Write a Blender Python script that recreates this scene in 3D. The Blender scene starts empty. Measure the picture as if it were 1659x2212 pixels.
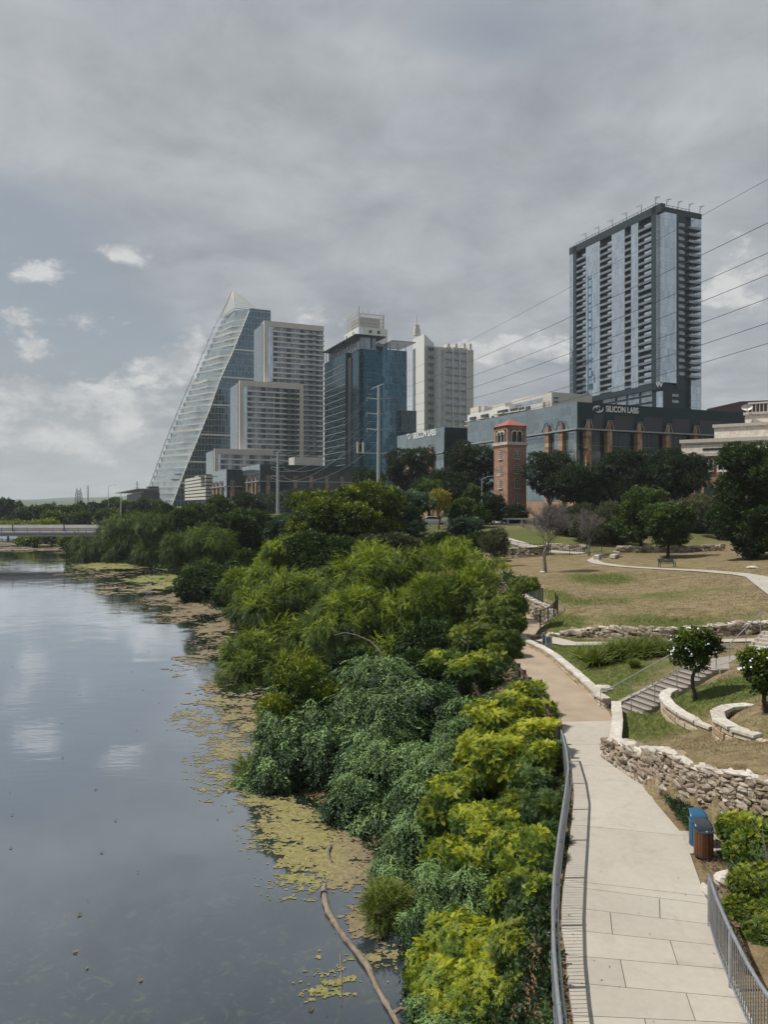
import bpy, math, random
import numpy as np
from mathutils import Vector, noise as mnoise
random.seed(7); rng = np.random.default_rng(7)
S = bpy.context.scene; COL = S.collection
# ---------------------------------------------------------------- camera, sky, sun, exposure
F = 1660.0; CX = 829.5; HY = 1093.0; CAMZ = 12.5      # focal length, principal column, horizon row of the 1659x2212 view
cd = bpy.data.cameras.new('camera'); cam = bpy.data.objects.new('camera', cd); COL.objects.link(cam)
cam.location = (0, 0, CAMZ); cam.rotation_euler = (math.radians(90), 0, 0)
cd.sensor_fit = 'HORIZONTAL'; cd.sensor_width = 36; cd.lens = 36*F/1659; cd.shift_y = -13/1659
cd.clip_start = 0.1; cd.clip_end = 30000; S.camera = cam
SUN_EL = math.radians(59); SUN_AZ = math.radians(268)   # azimuth clockwise from +Y
sd = Vector((math.sin(SUN_AZ)*math.cos(SUN_EL), math.cos(SUN_AZ)*math.cos(SUN_EL), math.sin(SUN_EL)))
sl = bpy.data.lights.new('sun', 'SUN'); sl.energy = 4.8; sl.angle = math.radians(0.6); sl.color = (1.0, .95, .87)
so = bpy.data.objects.new('sun', sl); COL.objects.link(so); so.rotation_euler = (-sd).to_track_quat('-Z', 'Y').to_euler()
S.view_settings.view_transform = 'Standard'; S.view_settings.look = 'None'; S.view_settings.exposure = 0.0; S.view_settings.gamma = 1
S.render.film_transparent = False
S.cycles.max_bounces = 6; S.cycles.diffuse_bounces = 2; S.cycles.glossy_bounces = 3; S.cycles.transmission_bounces = 3
S.cycles.volume_bounces = 1; S.cycles.transparent_max_bounces = 4; S.cycles.caustics_reflective = False; S.cycles.caustics_refractive = False

class NT:
    def __init__(s, tree): s.t = tree; s.n = tree.nodes; s.l = tree.links
    def new(s, typ, **kw):
        nd = s.n.new(typ)
        for k, v in kw.items():
            if k == 'ins':
                for kk, vv in v.items():
                    if isinstance(vv, bpy.types.NodeSocket): s.l.new(vv, nd.inputs[kk])
                    else: nd.inputs[kk].default_value = vv
            else: setattr(nd, k, v)
        return nd
    def math(s, op, a, b=0.0, c=None, clamp=False):
        nd = s.n.new('ShaderNodeMath'); nd.operation = op; nd.use_clamp = clamp
        for i, v in enumerate((a, b) if c is None else (a, b, c)):
            if isinstance(v, bpy.types.NodeSocket): s.l.new(v, nd.inputs[i])
            else: nd.inputs[i].default_value = v
        return nd.outputs[0]
    def mix(s, f, a, b, typ='MIX'):
        nd = s.n.new('ShaderNodeMix'); nd.data_type = 'RGBA'; nd.blend_type = typ
        for k, v in ((0, f), (6, a), (7, b)):
            if isinstance(v, bpy.types.NodeSocket): s.l.new(v, nd.inputs[k])
            else: nd.inputs[k].default_value = v if k == 0 else (tuple(v)+(1,))[:4]
        return nd.outputs[2]
    def ramp(s, f, pts):
        nd = s.n.new('ShaderNodeValToRGB'); s.l.new(f, nd.inputs[0]); r = nd.color_ramp
        while len(r.elements) < len(pts): r.elements.new(0.5)
        for e, (p, c) in zip(r.elements, pts):
            e.position = p; e.color = (c, c, c, 1) if isinstance(c, (int, float)) else (tuple(c)+(1,))[:4]
        return nd.outputs[0]
    def noise(s, vec, scale, detail=4, rough=.55, dist=0, dim='3D'):
        nd = s.n.new('ShaderNodeTexNoise'); nd.noise_dimensions = dim
        if vec is not None: s.l.new(vec, nd.inputs['Vector'])
        nd.inputs['Scale'].default_value = scale; nd.inputs['Detail'].default_value = detail
        nd.inputs['Roughness'].default_value = rough; nd.inputs['Distortion'].default_value = dist
        return nd.outputs[0]

W = bpy.data.worlds.new("World"); S.world = W; W.use_nodes = True
def build_world():
    W.node_tree.nodes.clear(); t = NT(W.node_tree)
    out = t.new('ShaderNodeOutputWorld'); bg = t.new('ShaderNodeBackground'); t.l.new(bg.outputs[0], out.inputs[0])
    sky = t.new('ShaderNodeTexSky', sky_type='NISHITA'); sky.sun_disc = False
    sky.sun_elevation = SUN_EL; sky.sun_rotation = SUN_AZ; sky.air_density = 1.2; sky.dust_density = 2.0
    co = t.new('ShaderNodeTexCoord').outputs['Generated']
    xyz = t.new('ShaderNodeSeparateXYZ', ins={0: co})
    X, Y, Z = xyz.outputs
    az = t.math('ARCTAN2', X, Y); el = t.math('ARCSINE', Z)
    zc = t.math('ADD', t.math('ABSOLUTE', Z), 0.16)
    pv = t.new('ShaderNodeCombineXYZ', ins={0: t.math('DIVIDE', X, zc), 1: t.math('DIVIDE', Y, zc), 2: 0.0}).outputs[0]
    n1 = t.noise(pv, 0.75, 7, .58, .5); n2 = t.noise(pv, 2.3, 6, .6, .3)
    ev = t.new('ShaderNodeCombineXYZ', ins={0: az, 1: t.math('MULTIPLY', el, 1.7), 2: 0.0}).outputs[0]
    n3 = t.noise(ev, 13, 7, .6, .1); n4 = t.noise(ev, 38, 4, .6)
    def ang(x, y):
        return math.atan2(x-CX, F), math.atan((HY-y)/math.hypot(F, x-CX))
    def blob(x, y, sx, sy, k=1.0):
        a, e = ang(x, y)
        u = t.math('MULTIPLY', t.math('SUBTRACT', az, a), F/sx); v = t.math('MULTIPLY', t.math('SUBTRACT', el, e), F/sy)
        d = t.math('ADD', t.math('MULTIPLY', u, u), t.math('MULTIPLY', v, v))
        return t.math('MULTIPLY', t.math('POWER', 2.718, t.math('MULTIPLY', d, -1.0)), k)
    def total(lst):
        r = lst[0]
        for b in lst[1:]: r = t.math('ADD', r, b)
        return r
    # blue gaps in the overcast
    gaps = total([blob(1080, 60, 260, 90, .8), blob(80, 650, 260, 190, 1.0), blob(230, 790, 170, 130, .7), blob(20, 470, 160, 90, .5),
                  blob(1640, 380, 120, 60, .4), blob(400, 160, 90, 60, .35)])
    gm = t.math('ADD', gaps, t.math('MULTIPLY', t.math('SUBTRACT', n1, .5), 1.5))
    gapf = t.new('ShaderNodeMapRange', interpolation_type='SMOOTHSTEP', ins={0: gm, 1: .18, 2: .95, 3: 0.0, 4: .85}).outputs[0]
    # cumulus puffs
    puff = total([blob(265, 545, 62, 26, .85), blob(120, 582, 60, 18, .6), blob(30, 600, 80, 20, .6), blob(95, 690, 150, 34, .65), blob(80, 757, 42, 24, 1.0),
                  blob(140, 860, 170, 40, .85), blob(60, 930, 230, 60, .7), blob(375, 790, 85, 45, 1.15), blob(430, 745, 50, 40, .7), blob(640, 690, 100, 30, .8), blob(230, 960, 150, 40, .7),
                  blob(1060, 755, 130, 36, 1.0), blob(1200, 770, 120, 30, .7), blob(1600, 600, 130, 60, .8), blob(975, 290, 60, 28, .4),
                  blob(330, 880, 70, 30, .6), blob(20, 840, 90, 40, .7), blob(100, 470, 60, 40, .2)])
    pm = t.math('ADD', puff, t.math('ADD', t.math('MULTIPLY', t.math('SUBTRACT', n3, .5), 2.4), t.math('MULTIPLY', t.math('SUBTRACT', n4, .5), .9)))
    pf = t.new('ShaderNodeMapRange', interpolation_type='SMOOTHSTEP', ins={0: pm, 1: .40, 2: .95, 3: 0.0, 4: 1.0}).outputs[0]
    skyc = t.mix(.72, t.new('ShaderNodeVectorMath', operation='SCALE', ins={0: sky.outputs[0], 'Scale': .085}).outputs[0], (.275, .305, .335))
    over = t.mix(t.ramp(n2, [(.34, 0.0), (.66, 1.0)]), (.28, .304, .335), (.405, .43, .455))
    dark = total([blob(470, 200, 160, 60, .7), blob(720, 200, 150, 50, .5), blob(1150, 330, 110, 40, .5), blob(230, 190, 60, 50, .4)])
    over = t.mix(t.math('MULTIPLY', dark, t.math('MULTIPLY', n1, 1.1), clamp=True), over, (.27, .285, .305))
    over = t.mix(1.0, over, t.ramp(t.noise(pv, 5.5, 6, .62, .6), [(.3, .90), (.7, 1.08)]), 'MULTIPLY')
    soft = total([blob(60, 180, 170, 90, .8), blob(540, 300, 130, 80, .7), blob(850, 130, 260, 50, 1.0), blob(1340, 30, 180, 50, .7), blob(1100, 520, 500, 120, .5), blob(300, 380, 260, 70, .5)])
    over = t.mix(t.math('MULTIPLY', soft, t.ramp(n3, [(.35, .15), (.62, .75)]), clamp=True), over, (.46, .48, .50))
    c = t.mix(gapf, over, skyc)
    pc = t.mix(t.ramp(n3, [(.42, 0.0), (.60, 1.0)]), (.365, .385, .41), (.60, .605, .60))
    c = t.mix(t.math('MULTIPLY', pf, .9), c, pc)
    hz = t.new('ShaderNodeMapRange', interpolation_type='SMOOTHSTEP', ins={0: el, 1: 0.0, 2: .14, 3: .42, 4: 0.0}).outputs[0]
    c = t.mix(hz, c, (.46, .47, .48))
    t.l.new(c, bg.inputs[0]); bg.inputs[1].default_value = 1.12
build_world()
# ---------------------------------------------------------------- helpers
def P(x, y, Z): return Vector(((x-CX)/F*Z, Z, CAMZ-(y-HY)/F*Z))
def G(x, y, z):
    Z = (CAMZ-z)*F/(y-HY); return Vector(((x-CX)/F*Z, Z, z))
def tag(o, label=None, cat=None, group=None, kind=None):
    for k, v in (('label', label), ('category', cat), ('group', group), ('kind', kind)):
        if v: o[k] = v
    return o
def empty(name, loc, rz=0, label=None, cat=None, group=None):
    o = bpy.data.objects.new(name, None); COL.objects.link(o); o.location = loc; o.rotation_euler = (0, 0, rz)
    return tag(o, label, cat, group)
class MB:
    """collects shapes, builds ONE mesh object"""
    def __init__(s): s.v = []; s.f = []; s.m = []; s.mi = 0; s.t = []; s.tint = 0.5
    def add(s, vs, fs):
        b = len(s.v); s.v += [tuple(v) for v in vs]; s.t += [s.tint]*len(vs)
        s.f += [tuple(i+b for i in f) for f in fs]; s.m += [s.mi]*len(fs); return s
    def box(s, x0, x1, y0, y1, z0, z1):
        return s.add([(x0,y0,z0),(x1,y0,z0),(x1,y1,z0),(x0,y1,z0),(x0,y0,z1),(x1,y0,z1),(x1,y1,z1),(x0,y1,z1)],
                     [(0,3,2,1),(4,5,6,7),(0,1,5,4),(1,2,6,5),(2,3,7,6),(3,0,4,7)])
    def prism(s, poly, z0, z1):
        n = len(poly); a = sum(poly[i][0]*poly[(i+1)%n][1]-poly[(i+1)%n][0]*poly[i][1] for i in range(n))
        if a < 0: poly = poly[::-1]
        return s.add([(p[0],p[1],z0) for p in poly]+[(p[0],p[1],z1) for p in poly],
                     [tuple(range(n))[::-1], tuple(range(n, 2*n))]+[(i, (i+1)%n, (i+1)%n+n, i+n) for i in range(n)])
    def tube(s, pts, r, n=6, caps=True):
        pts = [Vector(p) for p in pts]; rs = r if isinstance(r, (list, tuple)) else [r]*len(pts)
        vs = []; 
        for i, p in enumerate(pts):
            d = (pts[min(i+1, len(pts)-1)]-pts[max(i-1, 0)]).normalized()
            a = d.orthogonal().normalized() if abs(d.z) < .95 else Vector((1, 0, 0)).cross(d).normalized()
            if abs(d.z) < .95: a = Vector((-d.y, d.x, 0)).normalized()
            b = d.cross(a).normalized()
            for k in range(n):
                t_ = 2*math.pi*k/n; vs.append(p+(a*math.cos(t_)+b*math.sin(t_))*rs[i])
        fs = [(i*n+k, i*n+(k+1)%n, (i+1)*n+(k+1)%n, (i+1)*n+k) for i in range(len(pts)-1) for k in range(n)]
        if caps: fs += [tuple(range(n))[::-1], tuple(range((len(pts)-1)*n, len(pts)*n))]
        return s.add(vs, fs)
    def bar(s, a, b, w, h=None):
        """rectangular bar from a to b"""
        a = Vector(a); b = Vector(b); h = h or w; d = (b-a).normalized()
        u = Vector((-d.y, d.x, 0)); u = u.normalized() if u.length > 1e-3 else Vector((1, 0, 0)); n = d.cross(u).normalized()
        vs = [p+u*i*w/2+n*j*h/2 for p in (a, b) for i, j in ((-1,-1),(1,-1),(1,1),(-1,1))]
        return s.add(vs, [(0,1,2,3)[::-1],(4,5,6,7),(0,1,5,4),(1,2,6,5),(2,3,7,6),(3,0,4,7)])
    def build(s, name, mats, parent=None, loc=None, smooth=False):
        me = bpy.data.meshes.new(name); me.from_pydata(s.v, [], s.f)
        for m in (mats if isinstance(mats, (list, tuple)) else [mats]): me.materials.append(m)
        if any(s.m): me.polygons.foreach_set('material_index', s.m)
        at = me.attributes.new('tint', 'FLOAT', 'POINT'); at.data.foreach_set('value', s.t)
        if smooth: me.polygons.foreach_set('use_smooth', [True]*len(me.polygons))
        me.update(); o = bpy.data.objects.new(name, me); COL.objects.link(o)
        if parent: o.parent = parent
        if loc is not None: o.location = loc
        return o
def raw_mesh(name, V, Fq, mats, parent=None, tint=None, smooth=False, midx=None):
    V = np.asarray(V, dtype=np.float32); Fq = np.asarray(Fq, dtype=np.int32); k = Fq.shape[1]
    me = bpy.data.meshes.new(name); me.vertices.add(len(V)); me.vertices.foreach_set('co', V.ravel())
    me.loops.add(Fq.size); me.loops.foreach_set('vertex_index', Fq.ravel())
    me.polygons.add(len(Fq)); me.polygons.foreach_set('loop_start', np.arange(0, Fq.size, k, dtype=np.int32))
    me.polygons.foreach_set('loop_total', np.full(len(Fq), k, dtype=np.int32))
    for m in (mats if isinstance(mats, (list, tuple)) else [mats]): me.materials.append(m)
    if midx is not None: me.polygons.foreach_set('material_index', midx)
    me.polygons.foreach_set('use_smooth', np.full(len(Fq), smooth))
    if tint is not None:
        at = me.attributes.new('tint', 'FLOAT', 'POINT'); at.data.foreach_set('value', np.asarray(tint, dtype=np.float32))
    me.update(calc_edges=True); o = bpy.data.objects.new(name, me); COL.objects.link(o)
    if parent: o.parent = parent
    return o
def sstep(a, b, x): 
    t = np.clip((x-a)/(b-a), 0, 1); return t*t*(3-2*t)
# ---------------------------------------------------------------- materials
def base(name):
    m = bpy.data.materials.new(name); m.use_nodes = True; t = NT(m.node_tree); b = m.node_tree.nodes['Principled BSDF']; return m, t, b
def flat(name, c, r=.6, metal=0, var=.12, scale=2.0, spec=.5, bump=0, bscale=20, tint=0):
    m, t, b = base(name); co = t.new('ShaderNodeTexCoord').outputs['Object']
    n = t.noise(co, scale, 5, .6); f = t.ramp(n, [(.3, 1-var), (.7, 1+var)])
    c2 = t.mix(1.0, c, f, 'MULTIPLY')
    if tint:
        a = t.new('ShaderNodeAttribute', attribute_name='tint').outputs['Fac']
        c2 = t.mix(1.0, c2, t.ramp(a, [(0, 1-tint), (1, 1+tint)]), 'MULTIPLY')
    t.l.new(c2, b.inputs['Base Color']); b.inputs['Roughness'].default_value = r; b.inputs['Metallic'].default_value = metal
    b.inputs['Specular IOR Level'].default_value = spec
    if bump:
        bp = t.new('ShaderNodeBump', ins={'Strength': bump, 'Distance': .05, 'Height': t.noise(co, bscale, 5, .65)}); t.l.new(bp.outputs[0], b.inputs['Normal'])
    return m
def glass(name, c, gx=1.5, gz=1.75, metal=.75, r=.06, line=.5, wob=.02, lw=.06):
    """curtain wall: coated glass with mullion grid in the building's own axes"""
    m, t, b = base(name); co = t.new('ShaderNodeTexCoord').outputs['Object']; s = t.new('ShaderNodeSeparateXYZ', ins={0: co})
    h = t.math('ADD', s.outputs[0], s.outputs[1])
    def grid(v, p, w): 
        fr = t.math('FRACT', t.math('DIVIDE', v, p)); return t.math('LESS_THAN', fr, w/p)
    g = t.math('MAXIMUM', grid(h, gx, lw*1.6), grid(s.outputs[2], gz, lw*2.5))
    cell = t.new('ShaderNodeCombineXYZ', ins={0: t.math('FLOOR', t.math('DIVIDE', h, gx)), 1: t.math('FLOOR', t.math('DIVIDE', s.outputs[2], gz)), 2: 0.0}).outputs[0]
    wn = t.new('ShaderNodeTexWhiteNoise', noise_dimensions='3D', ins={0: cell})
    f = t.ramp(wn.outputs[0], [(0, .86), (1, 1.1)])
    cc = t.mix(1.0, c, f, 'MULTIPLY'); cc = t.mix(t.math('MULTIPLY', g, line), cc, (.28, .31, .33))
    t.l.new(cc, b.inputs['Base Color']); b.inputs['Metallic'].default_value = metal
    t.l.new(t.math('ADD', t.math('MULTIPLY', g, .4), r), b.inputs['Roughness'])
    # every pane is tilted a hair differently
    gn = t.new('ShaderNodeNewGeometry').outputs['Normal']
    off = t.new('ShaderNodeVectorMath', operation='SCALE', ins={0: t.new('ShaderNodeVectorMath', operation='SUBTRACT', ins={0: wn.outputs[1], 1: (.5, .5, .5)}).outputs[0], 'Scale': wob}).outputs[0]
    nn = t.new('ShaderNodeVectorMath', operation='NORMALIZE', ins={0: t.new('ShaderNodeVectorMath', operation='ADD', ins={0: gn, 1: off}).outputs[0]}).outputs[0]
    t.l.new(nn, b.inputs['Normal']); return m
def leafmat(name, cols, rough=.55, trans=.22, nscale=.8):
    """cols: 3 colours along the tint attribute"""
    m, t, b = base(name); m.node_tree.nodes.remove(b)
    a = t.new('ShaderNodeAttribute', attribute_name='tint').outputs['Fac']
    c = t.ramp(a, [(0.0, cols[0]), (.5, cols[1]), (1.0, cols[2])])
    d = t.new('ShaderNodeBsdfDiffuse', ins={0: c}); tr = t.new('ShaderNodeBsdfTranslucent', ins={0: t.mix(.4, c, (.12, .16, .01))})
    gl = t.new('ShaderNodeBsdfGlossy', ins={0: (.8, .85, .8, 1), 'Roughness': rough})
    m1 = t.new('ShaderNodeMixShader', ins={0: trans}); t.l.new(d.outputs[0], m1.inputs[1]); t.l.new(tr.outputs[0], m1.inputs[2])
    m2 = t.new('ShaderNodeMixShader', ins={0: .035}); t.l.new(m1.outputs[0], m2.inputs[1]); t.l.new(gl.outputs[0], m2.inputs[2])
    t.l.new(m2.outputs[0], t.n['Material Output'].inputs[0]); return m
M = {}
M['white'] = flat('white_paint', (.62, .62, .60), .5)
M['offwhite'] = flat('pale_concrete_panel', (.50, .48, .44), .7, var=.08, scale=.3)
M['beige'] = flat('beige_panel', (.58, .53, .47), .75, var=.07, scale=.2)
M['slab'] = flat('pale_slab_edge', (.68, .65, .60), .7)
M['greypanel'] = flat('grey_panel', (.26, .27, .28), .5, var=.1, scale=.3)
M['steel'] = flat('galvanised_steel', (.33, .355, .39), .38, metal=.6, var=.15, scale=6)
M['polesteel'] = flat('grey_pole_steel', (.30, .325, .34), .5, metal=.2, var=.1)
M['dark'] = flat('dark_void', (.015, .018, .022), .3)
M['black'] = flat('black_metal', (.018, .02, .022), .45)
M['charcoal'] = flat('charcoal_panel', (.018, .032, .042), .5, var=.12, scale=.15, spec=.35)
M['navy'] = flat('dark_blue_green_panel', (.007, .026, .034), .5, var=.15, scale=.15, spec=.3)
M['darkglass'] = glass('dark_glass', (.02, .035, .045), 1.5, 3.4, .5, .05, .3)
M['paleglass'] = glass('pale_sky_glass', (.54, .60, .66), 1.5, 3.1, .85, .07, .25, .05)
M['greyglass'] = glass('grey_glass', (.30, .36, .38), 2.2, 2.3, .8, .1, .6, .03)
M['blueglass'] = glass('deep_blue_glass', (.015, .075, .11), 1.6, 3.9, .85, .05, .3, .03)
M['tealglass'] = glass('blue_glass_sky_reflection', (.09, .20, .27), 1.6, 3.9, .85, .08, .35, .03)  # paler tint puts the sky's reflection into the glass colour
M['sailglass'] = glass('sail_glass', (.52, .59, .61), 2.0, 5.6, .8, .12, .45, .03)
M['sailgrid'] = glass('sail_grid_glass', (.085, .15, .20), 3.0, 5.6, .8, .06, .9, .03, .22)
M['paneglass'] = flat('window_glass', (.05, .07, .085), .08, metal=.4, var=.4, scale=.35)
M['litglass'] = flat('grey_window_glass', (.26, .30, .33), .12, metal=.6, var=.35, scale=.3)
M['redmetal'] = flat('maroon_metal', (.04, .013, .02), .45)
M['red_tile'] = None
M['wood_fence'] = flat('weathered_brown_wood', (.045, .028, .022), .8, var=.35, scale=8)
M['bluemetal'] = flat('blue_painted_metal', (.022, .10, .19), .35, var=.08)
M['greenmetal'] = flat('green_painted_metal', (.012, .06, .05), .4)
M['brownslat'] = flat('brown_wood_slat', (.13, .05, .022), .6, var=.3, scale=9, tint=.35)
M['bark'] = flat('brown_bark', (.055, .042, .035), .9, var=.4, scale=6, bump=.6, bscale=15)
M['palebark'] = flat('grey_bark', (.13, .12, .115), .9, var=.5, scale=3, bump=.5, bscale=12)
M['dead'] = flat('bleached_dead_wood', (.18, .145, .11), .85, var=.4, scale=3.5, bump=.8, bscale=10)
M['whitesign'] = flat('white_sign_board', (.42, .44, .46), .5)
M['tealsign'] = flat('teal_sign_panel', (.10, .22, .24), .5)
M['bluesign'] = flat('pale_blue_sign_panel', (.07, .15, .20), .5)
M['orangeink'] = flat('orange_ink', (.40, .13, .07), .6)
M['lettering'] = flat('white_lettering', (.72, .74, .75), .4)
def brick():
    m, t, b = base('orange_brick'); co = t.new('ShaderNodeTexCoord').outputs['Object']; s = t.new('ShaderNodeSeparateXYZ', ins={0: co})
    v = t.new('ShaderNodeCombineXYZ', ins={0: t.math('ADD', s.outputs[0], s.outputs[1]), 1: s.outputs[2], 2: 0.0}).outputs[0]
    bt = t.new('ShaderNodeTexBrick', ins={'Vector': v, 'Color1': (.35, .18, .115, 1), 'Color2': (.25, .12, .08, 1), 'Mortar': (.30, .22, .17, 1), 'Scale': 1.0, 'Mortar Size': .012, 'Brick Width': .30, 'Row Height': .10})
    n = t.noise(co, .7, 5, .6); c = t.mix(1.0, bt.outputs[0], t.ramp(n, [(.3, .8), (.7, 1.2)]), 'MULTIPLY')
    t.l.new(c, b.inputs['Base Color']); b.inputs['Roughness'].default_value = .85; return m
M['brick'] = brick()
def tile():
    m, t, b = base('red_clay_tile'); co = t.new('ShaderNodeTexCoord').outputs['Object']
    w = t.new('ShaderNodeTexWave', ins={'Vector': co, 'Scale': 3.0, 'Distortion': .5})
    c = t.mix(w.outputs[1], (.20, .06, .045), (.32, .12, .085)); t.l.new(c, b.inputs['Base Color']); b.inputs['Roughness'].default_value = .8; return m
M['red_tile'] = tile()
def stonecol(name, c1, c2, c3, stain=.5, tscale=1.0):
    m, t, b = base(name); co = t.new('ShaderNodeTexCoord').outputs['Object']
    a = t.new('ShaderNodeAttribute', attribute_name='tint').outputs['Fac']
    c = t.ramp(a, [(0, c1), (.5, c2), (1, c3)])
    n = t.noise(co, 7*tscale, 6, .7); n2 = t.noise(co, 1.1*tscale, 5, .65)
    c = t.mix(1.0, c, t.ramp(n, [(.3, .62), (.7, 1.2)]), 'MULTIPLY')
    c = t.mix(t.math('MULTIPLY', t.ramp(n2, [(.52, 0.0), (.7, 1.0)]), stain), c, (.055, .045, .04))
    t.l.new(c, b.inputs['Base Color']); b.inputs['Roughness'].default_value = .9
    bp = t.new('ShaderNodeBump', ins={'Strength': .7, 'Distance': .04, 'Height': n}); t.l.new(bp.outputs[0], b.inputs['Normal']); return m
M['rubble'] = stonecol('rubble_limestone', (.17, .125, .085), (.32, .26, .195), (.46, .41, .34), .6)
M['ashlar'] = stonecol('tan_limestone_block', (.33, .23, .13), (.44, .34, .23), (.52, .46, .36), .25)
M['cap'] = stonecol('pale_limestone_cap', (.44, .40, .34), (.52, .48, .42), (.60, .57, .52), .25)
M['sandstone'] = stonecol('orange_sandstone', (.24, .13, .08), (.36, .22, .14), (.46, .33, .22), .25, .3)
M['beigestone'] = stonecol('cream_stone_cladding', (.66, .61, .53), (.68, .62, .54), (.72, .66, .57), .06, .15)
M['mortar'] = flat('dark_mortar', (.085, .068, .052), .95, var=.3)
def concrete():
    m, t, b = base('path_concrete'); co = t.new('ShaderNodeTexCoord').outputs['Object']
    n = t.noise(co, .35, 6, .6); n2 = t.noise(co, 6, 6, .7); n3 = t.noise(co, .9, 4, .5, 1.5)
    a = t.new('ShaderNodeAttribute', attribute_name='tint').outputs['Fac']
    c = t.mix(t.ramp(n, [(.3, 0.0), (.7, 1.0)]), (.345, .315, .27), (.40, .37, .32))
    c = t.mix(1.0, c, t.ramp(n2, [(.3, .93), (.7, 1.05)]), 'MULTIPLY'); c = t.mix(1.0, c, t.ramp(a, [(0, .93), (1, 1.07)]), 'MULTIPLY')
    c = t.mix(t.math('MULTIPLY', t.ramp(n3, [(.55, 0.0), (.75, 1.0)]), .30), c, (.21, .18, .145))
    t.l.new(c, b.inputs['Base Color']); b.inputs['Roughness'].default_value = .85; return m
M['concrete'] = concrete()
M['dirtpath'] = flat('decomposed_granite', (.31, .245, .18), .95, var=.16, scale=.6, bump=.5, bscale=6)
M['greyconc'] = flat('grey_step_concrete', (.27, .24, .215), .85, var=.12, scale=3)
M['bridgeconc'] = flat('bridge_concrete', (.50, .48, .47), .85, var=.12, scale=.25)
M['asphalt'] = flat('asphalt', (.05, .05, .052), .9, var=.2, scale=.5)
# ---------------------------------------------------------------- terrain height
PAIRS = [(1290,2450,1790,2560),(1255,2330,1690,2360),(1236,2199,1630,2217),(1226,2127,1606.6,2162),(1222,2068,1577,2099),(1212.5,2011,1557,2048),(1213,1962,1541,2002),(1216,1917,1537,1959),(1219,1905,1524,1940.5),
         (1234,1785,1477.5,1809),(1240,1720,1415,1735),(1234,1655,1373,1661.5),(1224,1610,1340,1612),(1211,1562,1326,1559)]
NCONC = len(PAIRS)
PAIRS += [(1195,1530,1315,1538),(1180,1500,1275,1502),(1140,1460,1222,1452),(1102,1415,1175,1414)]
cl = [G(a, b, 3.5) for a, b, c, d in PAIRS]; cr = [G(c, d, 3.5) for a, b, c, d in PAIRS]
WALL1 = [(10.9, 53.9, 3.9), (11.8, 55.3, 4.2), (12.66, 56.7, 4.5), (12.75, 58.0, 4.7), (12.3, 60.0, 4.9), (12.15, 63, 4.9), (12.1, 66.7, 4.9), (11.95, 71, 4.9), (11.8, 76.5, 4.9)]
YR = [p.y for p in cr]+[50.3, 52.0]+[w[1] for w in WALL1]+[82, 90, 110, 150, 190, 300]
XR = [p.x for p in cr]+[9.2, 9.9]+[w[0] for w in WALL1]+[11.0, 8.0, -2, -26, -62, -90]
YL = [p.y for p in cl]+[50.3, 55, 58, 66, 76, 82, 90, 110, 150, 190, 300]
XL = [p.x for p in cl]+[6.6, 8.4, 9.4, 9.4, 9.0, 8.5, 6.5, -4, -28, -64, -92]
YS = [0, 18, 23, 27, 30, 34, 41, 51, 65, 84, 100, 120, 141, 157, 175, 190, 230, 290, 320]
XS = [1.2, 1.0, .9, .2, -1, -4.0, -5.6, -6.3, -9, -15, -24, -30, -36, -47, -62, -77, -85, -95, -100]
CP = []   # control points of the park surface: world x, y, z
def cp(x, y, z, dz=0): g = G(x, y, z); CP.append((g.x, g.y, z-dz))
for a in [(1335,1530,3.6),(1240,1455,3.8),(1160,1393,3.6),(1350,1460,4.2),(1255,1415,3.95),(1440,1418,4.7),(1320,1395,4.05),(1190,1386,3.65),
          (1480,1560,4.2),(1460,1590,4.15),(1505,1510,4.8),(1560,1520,4.9),(1400,1598,4.0),(1535,1590,4.5),(1500,1622,5.1),(1600,1600,5.1),(1659,1600,5.5),(1659,1690,5.3),(1659,1500,5.8),(1559,1445,5.1),(1659,1425,5.6)]: cp(*a)
for a in [(1165,1352,4.0),(1250,1370,4.3),(1400,1368,4.7),(1560,1358,5.0),(1659,1362,5.1),
          (1220,1300,4.9),(1400,1300,5.2),(1659,1300,5.9),(1440,1222,5.7),(1659,1240,6.3),(1180,1235,5.3),(1060,1205,5.2),(1290,1205,5.7),(1500,1190,6.3),(1659,1192,6.8),
          (1230,1325,4.9),(1100,1225,5.1)]: cp(*a, dz=.5)
CP += [(x, 128, 8.3) for x in (-10, 15, 40, 70, 110)]+[(x, 150, 8.6) for x in (-30, 0, 30, 70, 120)]+[(x, 112, 6.6) for x in (20, 38, 62, 100)]+[(50, 90, 6.6), (60, 50, 6.6), (40, 30, 6.2), (30, 20, 5.6), (14, 18, 5.1), (20, 10, 5.0), (60, 10, 6), (-30, 200, 8.6), (60, 200, 8.6)]
CPa = np.array(CP, dtype=float)
def _U(r2): return np.where(r2 > 1e-9, r2*np.log(r2+1e-9), 0.0)
def _tps():
    n = len(CPa); d = CPa[:, None, :2]-CPa[None, :, :2]; K = _U((d**2).sum(-1))+np.eye(n)*6.0
    A = np.zeros((n+3, n+3)); A[:n, :n] = K; A[:n, n] = 1; A[:n, n+1:] = CPa[:, :2]; A[n, :n] = 1; A[n+1:, :n] = CPa[:, :2].T
    return np.linalg.solve(A, np.concatenate([CPa[:, 2], [0, 0, 0]]))
TW = _tps()
LOWWALL = [(10.4, 52.4), (12.6, 50.6), (14.7, 49.3), (16.2, 47.9), (20.7, 47.5), (26, 47.0)]
CURV1 = [(12.3, 32.6), (11.6, 31.8), (11.25, 30.6), (11.15, 29.2), (11.3, 28.0), (11.6, 27.0)]
CURV2 = [(13.2, 27.2), (12.2, 27.0), (11.4, 26.3), (11.05, 25.3), (11.1, 24.4), (11.5, 23.6)]
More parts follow.
